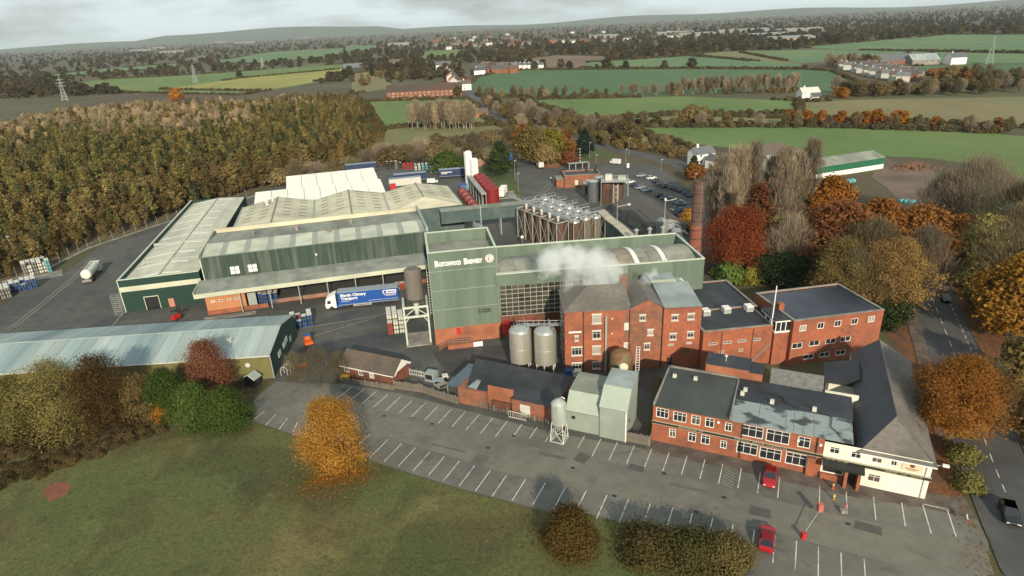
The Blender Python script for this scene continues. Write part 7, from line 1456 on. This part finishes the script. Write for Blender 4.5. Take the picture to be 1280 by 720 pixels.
row([(1160, 105), (1200, 102), (1280, 106)], 26, ['oak', 'bare2', 'rust', 'green'], 'tree of the wood right of the housing estate', .9, 1.3, 8, 4)
row([(1030, 84), (1090, 84)], 12, ['oak', 'bare'], 'tree behind the housing estate', .9, 1.3, 6, 2); row([(1120, 79), (1175, 77)], 6, ['oak', 'green'], 'tree by the far barns', 1.0, 1.4, 6, 1)
row([(585, 96), (560, 118)], 12, ['oak', 'rust', 'green'], 'garden tree among the village houses', .6, .9, 12, 5); row([(440, 105), (480, 98), (540, 95)], 16, ['oak', 'bush', 'bare2', 'green'], 'tree left of the village street', .7, 1.1, 10, 6)
row([(480, 126), (575, 124)], 14, ['bush'], 'hedge bush before the long brick terrace', .5, .7, 3, .6)
single('orange_wood_tree', 'bright orange tree standing alone above the plantation', 'tree', 222, 128, 110, 16, 'column', L_ORNG, n=200, per=12, leaf=1.0)
single('field_oak', 'dark round oak at the hedge corner of the olive field', 'tree', 868, 154, 134, 44, 'bush', L_BROWN, n=240, per=14, leaf=.7)

# far countryside: dark woods and hedges up to the skyline
fsrc = place('far_oak', tree_proto(500, 10, 4.2, .08, 120, 10, .8, 'round', L_FAR), 'dark round tree beyond the left fields', 'tree', tuple(W(300, 97)), 1.0); FSRC = [c for c in fsrc.children]
pts = []; polys = [P for P, m in FIELDS]
while len(pts) < 9000:
    px = random.uniform(-40, 1320); hz = 60 + SLOPE * px; py = hz + 2.2 + (random.random() ** 1.6) * (62 if px < 470 else 46 if px > 900 else 70)
    if px < 470 and (py > 125 or (py > 78 and random.random() < .5)): continue
    if any(inpoly(px, py, P) for P in polys) or inpoly(px, py, WOODPX): continue
    if 470 < px < 600 and py > 100: continue
    if 575 < px < 600 and 80 < py: continue
    if px > 600 and py > 84 and random.random() < .75: continue
    b = W(px, py); pts.append((b.x, b.y, random.uniform(.45, 1.25), random.random() * 6.28))
scatter('far_woods', 'dark woods and copses stretching to the skyline', 'wood', FSRC, pts); pts = []
hsrc = place('hedge_clump', tree_proto(501, 2.6, 2.6, .02, 60, 10, .5, 'bush', leafmat('hedgerow', (.09, .084, .044), (.15, .118, .064))), 'low hedge clump at the corner of the far left field', 'bush', tuple(W(161, 117)), 1.0); HSRC = [c for c in hsrc.children]
for P, m in FIELDS:                                                   # hedges round the fields
    for p, q in zip(P, P[1:] + P[:1]):
        A, B = W(*p), W(*q); n = int((B - A).length / 2.6)
        if A.y < 330 and B.y < 330: continue
        for k in range(n):
            c = A + (B - A) * ((k + random.random()) / n); 
            if math.sin(c.x * .011 + c.y * .017) > -.55 and abs(PX(c)[0] - 640) < 760: pts.append((c.x + random.uniform(-1, 1), c.y + random.uniform(-1, 1), random.uniform(.5, 1.0), random.random() * 6.28))
scatter('field_hedges', 'thin hedgerows dividing the far fields', 'hedge', HSRC, pts)
# brambles and rough tussocks in the left foreground, grass tufts on the lawn
bsrc = place('bramble_clump', tree_proto(510, .8, 1.2, .03, 70, 14, .1, 'bush', leafmat('bramble_mix', (.09, .072, .032), (.13, .095, .042))), 'low brown bramble clump at the edge of the rough ground', 'bush', tuple(W(130, 560))); bc = [c for c in bsrc.children]; pts = []
for _ in range(420):
    px, py = random.uniform(-40, 215), random.uniform(515, 610)
    if py > 612 - px * .35 or random.random() < .15: continue
    b = W(px, py); pts.append((b.x, b.y, random.uniform(.4, 1.1), random.random() * 6.28))
scatter('bramble_patch', 'brown bramble and rough weeds beside the lawn', 'scrub', bc, pts)
# fallen leaves under the maple and along the lane
lfm = leafmat('fallen_leaf', (.26, .10, .02), (.36, .19, .04), trans=.05); Q = []
for cx, cy, r, n in ((421, 592, 5.5, 1500), (445, 590, 4.5, 900), (400, 600, 4, 600)):
    c = W(cx, cy)
    for k in range(n):
        d = abs(RNG.normal()) * r * .6; t_ = RNG.random() * 6.28; Q.append((c.x + d * math.cos(t_), c.y + d * math.sin(t_), .07))
for i in range(34):
    p = RDS[i]; d_ = (RDS[i+1] - p).normalized(); nr = Vector((d_.y, -d_.x, 0))
    for k in range(160):
        q = p + d_ * RNG.random() * 9 + nr * (4.4 + abs(RNG.normal()) * 2.2 if RNG.random() < .7 else -4.6 - abs(RNG.normal()) * 1.6); Q.append((q.x, q.y, .16 if abs((q - p).dot(nr)) < 6.4 and (q-p).dot(nr) < 0 else .08))
Q = np.array(Q); n = len(Q); A = RNG.normal(size=(n, 3)) * np.array([1, 1, .15]); A /= np.linalg.norm(A, axis=1, keepdims=True); B = np.cross(A, np.array([0, 0, 1.])); s = .09 * (.6 + RNG.random((n, 1)))
tag(put('fallen_leaves', quads_mesh('fallen_leaves', np.stack([Q - A*s, Q - B*s, Q + A*s, Q + B*s], 1), RNG.random(n), lfm)), 'orange fallen leaves under the maple and along the lane', 'leaves', None, 'stuff')

# ================================================================== THE VILLAGE AND FAR BUILDINGS
def house(loc, deg, w, d, h, wm, rm, label, group=None, name='house', win=False, ch=True):
    t = thing(name, label, 'house' if 'house' in name else name.split('_')[-1], tuple(loc), deg, group); r = d * .36
    a = MB(); ops = [(w * (i + .5) / max(1, int(w / 4)), z, 1.3, 1.3) for i in range(max(1, int(w / 4))) for z in ((1.0, 3.6) if h > 4.5 else (1.0,))] if win else []
    wall_open(a, 0, w, 0, h, ops); a.poly([(w, 0, 0), (w, d, 0), (w, d, h), (w, d/2, h + r), (w, 0, h)]); a.poly([(w, d, 0), (0, d, 0), (0, d, h), (w, d, h)]); a.poly([(0, d, 0), (0, 0, 0), (0, 0, h), (0, d/2, h + r), (0, d, h)]); a.build('wall', [wm], t)
    for o in ops: window(t, *o, 0, fm=WHITE)
    a = MB(); e = .35; a.poly([(-e, -e, h - .25), (w + e, -e, h - .25), (w + e, d/2, h + r + .05), (-e, d/2, h + r + .05)]); a.poly([(w + e, d + e, h - .25), (-e, d + e, h - .25), (-e, d/2, h + r + .05), (w + e, d/2, h + r + .05)]); ro = a.build('roof', [rm], t)
    if ch: a = MB(); a.box(w * .2, w * .2 + .9, d/2 - .4, d/2 + .4, h + r * .6, h + r + 1.2); a.build('chimney', [wm], ro)
    return t
RT = mat('village_roof', (.085, .07, .06), .9, .2, .5, (.12, .07, .05), .02, orand=.3); RTG = mat('village_slate', (.10, .11, .12), .8, .2, .5, orand=.3); VB = mat('village_brick', (.24, .10, .06), .9, .15, .5, orand=.2)
house(W(484, 124), 2, 68, 14, 6.2, VB, RT, 'long red brick terrace block at the near end of the village', name='terrace_block', win=True)
house(W(578, 113), 8, 9, 9, 6, WHITE, RT, 'white ended house at the village street corner', win=True)
house(W(590, 148), 0, 11, 7, 3.6, VB, RT, 'small brick bungalow beside the lane below the village', name='bungalow_house', win=True)
house(W(593, 95), 5, 14, 10, 6.5, WHITE, RTG, 'white gabled house where the village street bends')
VH = 'brick house of the village along the main street'
for i in range(16): house(W(598 + (i % 8) * 5.5 + random.uniform(-1, 1), 92 - (i // 8) * 5 + random.uniform(-1, 1)), random.uniform(-20, 20), random.uniform(9, 14), 9, 6, VB, RT if i % 3 else RTG, VH, 'village street houses')
for i in range(10): house(W(572 - i * 1.5 + random.uniform(-1, 1), 108 - i * 2.6), 75 + random.uniform(-6, 6), random.uniform(12, 18), 9, 6, VB if i % 2 else WHITED, RT, 'row house on the left of the village street', 'left village street houses')
for i in range(6): house(W(643 + i * 5.5, 86.5), 3, 10, 8, 5.5, WHITE, RTG, 'white house in the row at the end of the dark green field', 'white row houses at the field end')
house(W(545, 88), 0, 22, 14, 7, WHITE, RTG, 'white walled house left of the village', ch=False); house(W(430, 90), 10, 34, 16, 6, BLACKP, RTG, 'dark barn in the fields left of the village', name='dark_barn', ch=False); house(W(487, 85), 0, 24, 14, 8, CONC, RT, 'grey house among trees left of the village')
for i in range(30):
    k = i % 3; f = (i // 3) / 10; house(W(1046 + f * 80 + k * 9 + random.uniform(-2, 2), 86 + f * 19 - k * 2.2 + random.uniform(-.6, .6)), -38 + random.uniform(-8, 8), random.uniform(8, 12), 8, 5, (WHITED, VB, mat('estate_buff', (.3, .22, .16), .9, .2, .5))[i % 3], RTG if i % 2 else RT, 'house of the estate beside the dark green field', 'estate houses')
house(W(1098, 83), 0, 50, 18, 5, VB, RTG, 'long low brick barn beyond the estate', name='long_barn', ch=False); house(W(1140, 82), 4, 30, 16, 5, CONC, PALEBLUE, 'pale roofed barn beyond the estate', name='pale_barn', ch=False); house(W(1188, 81), 0, 16, 12, 7, WHITE, RTG, 'white farmhouse beyond the estate by the dark trees')
house(W(1002, 126), 6, 13, 8, 5.5, WHITE, WHITED, 'white farmhouse alone between the green fields', win=True); house(W(1016, 126), 6, 6, 6, 2.8, WHITE, RTG, 'low white annexe of the lone farmhouse', name='annexe_house', ch=False)
house(W(870, 208), 18, 9, 6.5, 5.0, WHITE, RTG, 'white cottage with two chimneys beyond the rear car park', win=True); house(W(881, 210), -60, 5.5, 5, 3.8, WHITE, RTG, 'white gabled wing of the cottage beyond the car park', name='cottage_house', ch=False, win=True)
house(W(942, 208), 20, 18, 9, 4, BRICKD, RT, 'grey roofed barn behind the poplars', name='grey_barn', ch=False); house(W(965, 216), 20, 18, 8, 3.2, WHITED, ROOFGREY, 'low white walled shed behind the poplars', name='low_shed', ch=False); house(W(985, 205), 20, 8, 6, 3.5, BRICKL, RT, 'brick lean-to by the green barn', name='brick_shed', ch=False)
g_ = thing('green_barn', 'long barn with green and white sides and grey roof by the dirt yard', 'barn', tuple(W(1019, 224)), 20.5)
a = MB(); a.box(0, 34, 0, 12, 0, 1.8); a.build('white_base', [WHITE], g_); a = MB(); a.box(-.05, 34.05, -.05, 12.05, 1.8, 4.4); a.poly([(34.05, 0, 4.4), (34.05, 12, 4.4), (34.05, 6, 6)]); a.poly([(-.05, 12, 4.4), (-.05, 0, 4.4), (-.05, 6, 6)]); a.build('green_cladding', [mat('barn_green', (.015, .11, .06), .6, .1, .5)], g_)
for i in range(8):
    for y0, z0, y1, z1 in ((-.4, 4.3, 6, 6.1), (6, 6.1, 12.4, 4.3)):
        a = MB(); a.poly([(i * 4.3 - .2 + .02, y0, z0), (i * 4.3 + 4.08, y0, z0), (i * 4.3 + 4.08, y1, z1), (i * 4.3 - .18, y1, z1)]); a.build('roof_sheet', [ROOFGREY], g_)
for i, (px, py, w_) in enumerate(((1135, 254, 4.5), (1058, 228, 6), (1258, 262, 7), (1272, 258, 7))):
    s = thing('wrapped_bale_heap', ['turquoise wrapped bales beside the dirt yard', 'turquoise sheeted heap before the green barn', 'turquoise bales behind the bare grey tree', 'turquoise bales at the frame edge beyond the lane'][i], 'bales', tuple(W(px, py)), 10 * i)
    for k in range(5):
        a = MB(); a.T = Matrix.Translation((RNG.normal() * w_ * .3, RNG.normal() * 1, .65)) @ Matrix.Rotation(math.pi/2, 4, 'Y'); a.lathe(0, 0, [(.4, -.7), (.65, -.6), (.65, .6), (.4, .7)], 10); a.build('bale', [TURQ], s)
s = thing('soil_heap', 'heap of orange soil at the end of the green barn', 'soil', tuple(W(1143, 210)), 0); a = MB()
for k in range(50):
    r = abs(RNG.normal()) * 3.5; th = RNG.random() * 6.28; a.lathe(r * math.cos(th) * 1.6, r * math.sin(th), [(1.5, 0), (1.2, max(.3, 2.2 - r*.35)), (.1, max(.5, 2.8 - r*.4))], 6)
a.build('heap', [EARTH], s)
m_ = mat('soil_spot', (.17, .065, .04), .95, .3, 1); sheet('bare_soil', [(53, 615), (60, 606), (80, 602), (90, 606), (84, 618), (62, 628)], .03, m_)
for i in range(46):   # roofs of the far town
    px = random.choice((random.uniform(530, 640), random.uniform(540, 760), random.uniform(700, 850))); py = 60 + SLOPE * px + random.uniform(13, 30); 
    if any(inpoly(px, py, P) for P in polys): continue
    house(W(px, py), random.uniform(-40, 40), random.uniform(16, 30), 12, 8, random.choice((VB, VB, CONC, WHITED)), RT, 'house of the far town among the woods', 'far town houses', ch=False)
for px, py, w_ in ((175, 64, 150), (215, 66.5, 110), (195, 61, 130), (305, 54, 200), (275, 53.5, 150), (385, 48, 130), (500, 57, 90), (845, 43.5, 130), (870, 45.5, 120), (930, 40.5, 160), (1000, 40, 130), (755, 47.5, 100), (960, 47, 120), (990, 52, 90)):
    b = W(px, py); t = thing('distant_warehouse', 'pale flat distant warehouse near the skyline', 'warehouse', (b.x, b.y, 0), random.uniform(-10, 10), 'distant pale warehouses'); a = MB(); a.box(-w_/2, w_/2, 0, 60, 0, 9); a.build('wall', [CONC], t); a = MB(); a.poly([(-w_/2, 0, 9.1), (w_/2, 0, 9.1), (w_/2, 30, 11), (-w_/2, 30, 11)]); a.poly([(-w_/2, 30, 11), (w_/2, 30, 11), (w_/2, 60, 9.1), (-w_/2, 60, 9.1)]); a.build('roof', [PALEBLUE], t)
# pylons
for i, (px, py, ty, lab) in enumerate(((245, 104, 80, 'lattice pylon in the sunlit left field'), (82, 126, 96, 'lattice pylon above the pale birches'), (329, 86, 71, 'small lattice pylon beyond the left field'), (1236, 80, 44, 'large lattice pylon in the right fields'))):
    b = W(px, py); H = hgt(b, ty); s = thing('pylon', lab, 'pylon', (b.x, b.y, 0), 20 * i)
    w0, w1 = H * .11, H * .022; cs = ((-1, -1), (1, -1), (1, 1), (-1, 1)); a = MB(); q = .3
    for c in cs: a = MB(); a.tube((c[0]*w0, c[1]*w0, 0), (c[0]*w1, c[1]*w1, H * .78), q, q * .7, 4); a.tube((c[0]*w1, c[1]*w1, H * .78), (0, 0, H), q * .7, q * .5, 4); a.build('leg', [STEELG], s)
    a = MB()
    for k in range(6):
        f0, f1 = k / 6, (k + 1) / 6; za, zb = H * .78 * f0, H * .78 * f1; wa, wb = w0 + (w1 - w0) * f0, w0 + (w1 - w0) * f1
        for c, d in zip(cs, cs[1:] + cs[:1]): a.tube((c[0]*wa, c[1]*wa, za), (d[0]*wb, d[1]*wb, zb), q * .6, n=3); a.tube((d[0]*wa, d[1]*wa, za), (c[0]*wb, c[1]*wb, zb), q * .6, n=3)
    a.build('lacing', [STEELG], s)
    for f, ww in ((.62, .16), (.74, .2), (.87, .14)):
        a = MB(); a.tube((-H * ww, 0, H * f), (0, 0, H * f + H * .03), q * .6, n=4); a.tube((H * ww, 0, H * f), (0, 0, H * f + H * .03), q * .6, n=4); a.tube((-H * ww, 0, H * f), (H * ww, 0, H * f), q * .6, n=4); a.build('cross_arm', [STEELG], s)

# ================================================================== STEAM AND HAZE
def aty(px, py, Y):    # the point of a photo pixel's ray on the vertical plane y = Y
    d = _w * FPX + _r * (px - 640) + _u * (360 - py); t = Y / d[1]; return Vector((d[0] * t, Y, CAMH + d[2] * t))
BL = [(690, 327, 2.6, 1.0), (707, 319, 2.2, 1.0), (682, 337, 1.5, .8), (722, 328, 2.8, .9), (745, 330, 3.0, .75), (762, 338, 2.6, .6), (752, 350, 2.6, .7), (738, 360, 2.4, .75), (726, 370, 2.0, .7), (742, 374, 2.2, .5), (772, 350, 2.2, .35), (730, 380, 1.8, .4), (752, 366, 2.2, .5), (715, 352, 2.0, .4), (760, 378, 1.8, .35), (736, 388, 1.5, .3)]
def steam(name, blobs, Y, label, dens):
    P = [(aty(x, y, Y), r, k) for x, y, r, k in blobs]; lo = Vector([min(p[i] - r * 1.25 for p, r, k in P) - 2.2 for i in range(3)]); hi = Vector([max(p[i] + r * 1.25 for p, r, k in P) + 2.2 for i in range(3)]); lo.y = Y - 5; hi.y = Y + 5
    m = bpy.data.materials.new(name); m.use_nodes = True; t = m.node_tree; n = t.nodes; n.clear(); L = t.links.new
    out = n.new('ShaderNodeOutputMaterial'); pv_ = n.new('ShaderNodeVolumePrincipled'); L(pv_.outputs[0], out.inputs['Volume']); pv_.inputs['Color'].default_value = (.93, .97, .98, 1); pv_.inputs['Anisotropy'].default_value = -.1
    tc = n.new('ShaderNodeTexCoord'); nz = n.new('ShaderNodeTexNoise'); nz.inputs['Scale'].default_value = .5; nz.inputs['Detail'].default_value = 8; nz.inputs['Roughness'].default_value = .62; L(tc.outputs['Object'], nz.inputs['Vector'])
    sub = n.new('ShaderNodeVectorMath'); sub.operation = 'SUBTRACT'; sub.inputs[1].default_value = (.5, .5, .5); L(nz.outputs['Color'], sub.inputs[0]); sc_ = n.new('ShaderNodeVectorMath'); sc_.operation = 'SCALE'; sc_.inputs['Scale'].default_value = 5.0; L(sub.outputs[0], sc_.inputs[0]); ad = n.new('ShaderNodeVectorMath'); ad.operation = 'ADD'; L(tc.outputs['Object'], ad.inputs[0]); L(sc_.outputs[0], ad.inputs[1])
    acc = None
    for p, r, k in P:
        dn = n.new('ShaderNodeVectorMath'); dn.operation = 'DISTANCE'; L(ad.outputs[0], dn.inputs[0]); dn.inputs[1].default_value = tuple(p); mr = n.new('ShaderNodeMapRange'); mr.interpolation_type = 'SMOOTHSTEP'; mr.inputs['From Min'].default_value = r * 1.15; mr.inputs['From Max'].default_value = r * .25; mr.inputs['To Max'].default_value = k; L(dn.outputs['Value'], mr.inputs['Value'])
        if acc is None: acc = mr.outputs[0]
        else: mm = n.new('ShaderNodeMath'); mm.operation = 'MAXIMUM'; L(acc, mm.inputs[0]); L(mr.outputs[0], mm.inputs[1]); acc = mm.outputs[0]
    mu = n.new('ShaderNodeMath'); mu.operation = 'MULTIPLY'; mu.inputs[1].default_value = dens; L(acc, mu.inputs[0]); L(mu.outputs[0], pv_.inputs['Density'])
    a = MB(); a.box(lo.x, hi.x, lo.y, hi.y, lo.z, hi.z); o = a.build(name, [m]); tag(o, label, 'steam', None, 'stuff')
steam('steam_cloud', [(x, y, r * 1.12, k) for x, y, r, k in BL], 106.5, 'white steam cloud drifting over the brewhouse roof', .55)
steam('steam_wisp', [(816, 343, 1.1, .5), (808, 350, 1.2, .45), (800, 358, 1.0, .4), (794, 364, .8, .3)], 106.5, 'thin wisp of steam above the brick gable', .8)
hz = MB(); hz.box(-31000, 31000, -1000, 31000, -1.5, 190); hm = bpy.data.materials.new('haze'); hm.use_nodes = True; t = hm.node_tree; t.nodes.clear(); ou = t.nodes.new('ShaderNodeOutputMaterial'); pv_ = t.nodes.new('ShaderNodeVolumePrincipled'); t.links.new(pv_.outputs[0], ou.inputs['Volume'])
pv_.inputs['Color'].default_value = (.74, .87, .95, 1); pv_.inputs['Density'].default_value = HAZE_D; pv_.inputs['Anisotropy'].default_value = .0
ho = hz.build('haze', [hm]); tag(ho, 'thin pale blue haze over the far country', 'haze', None, 'stuff')
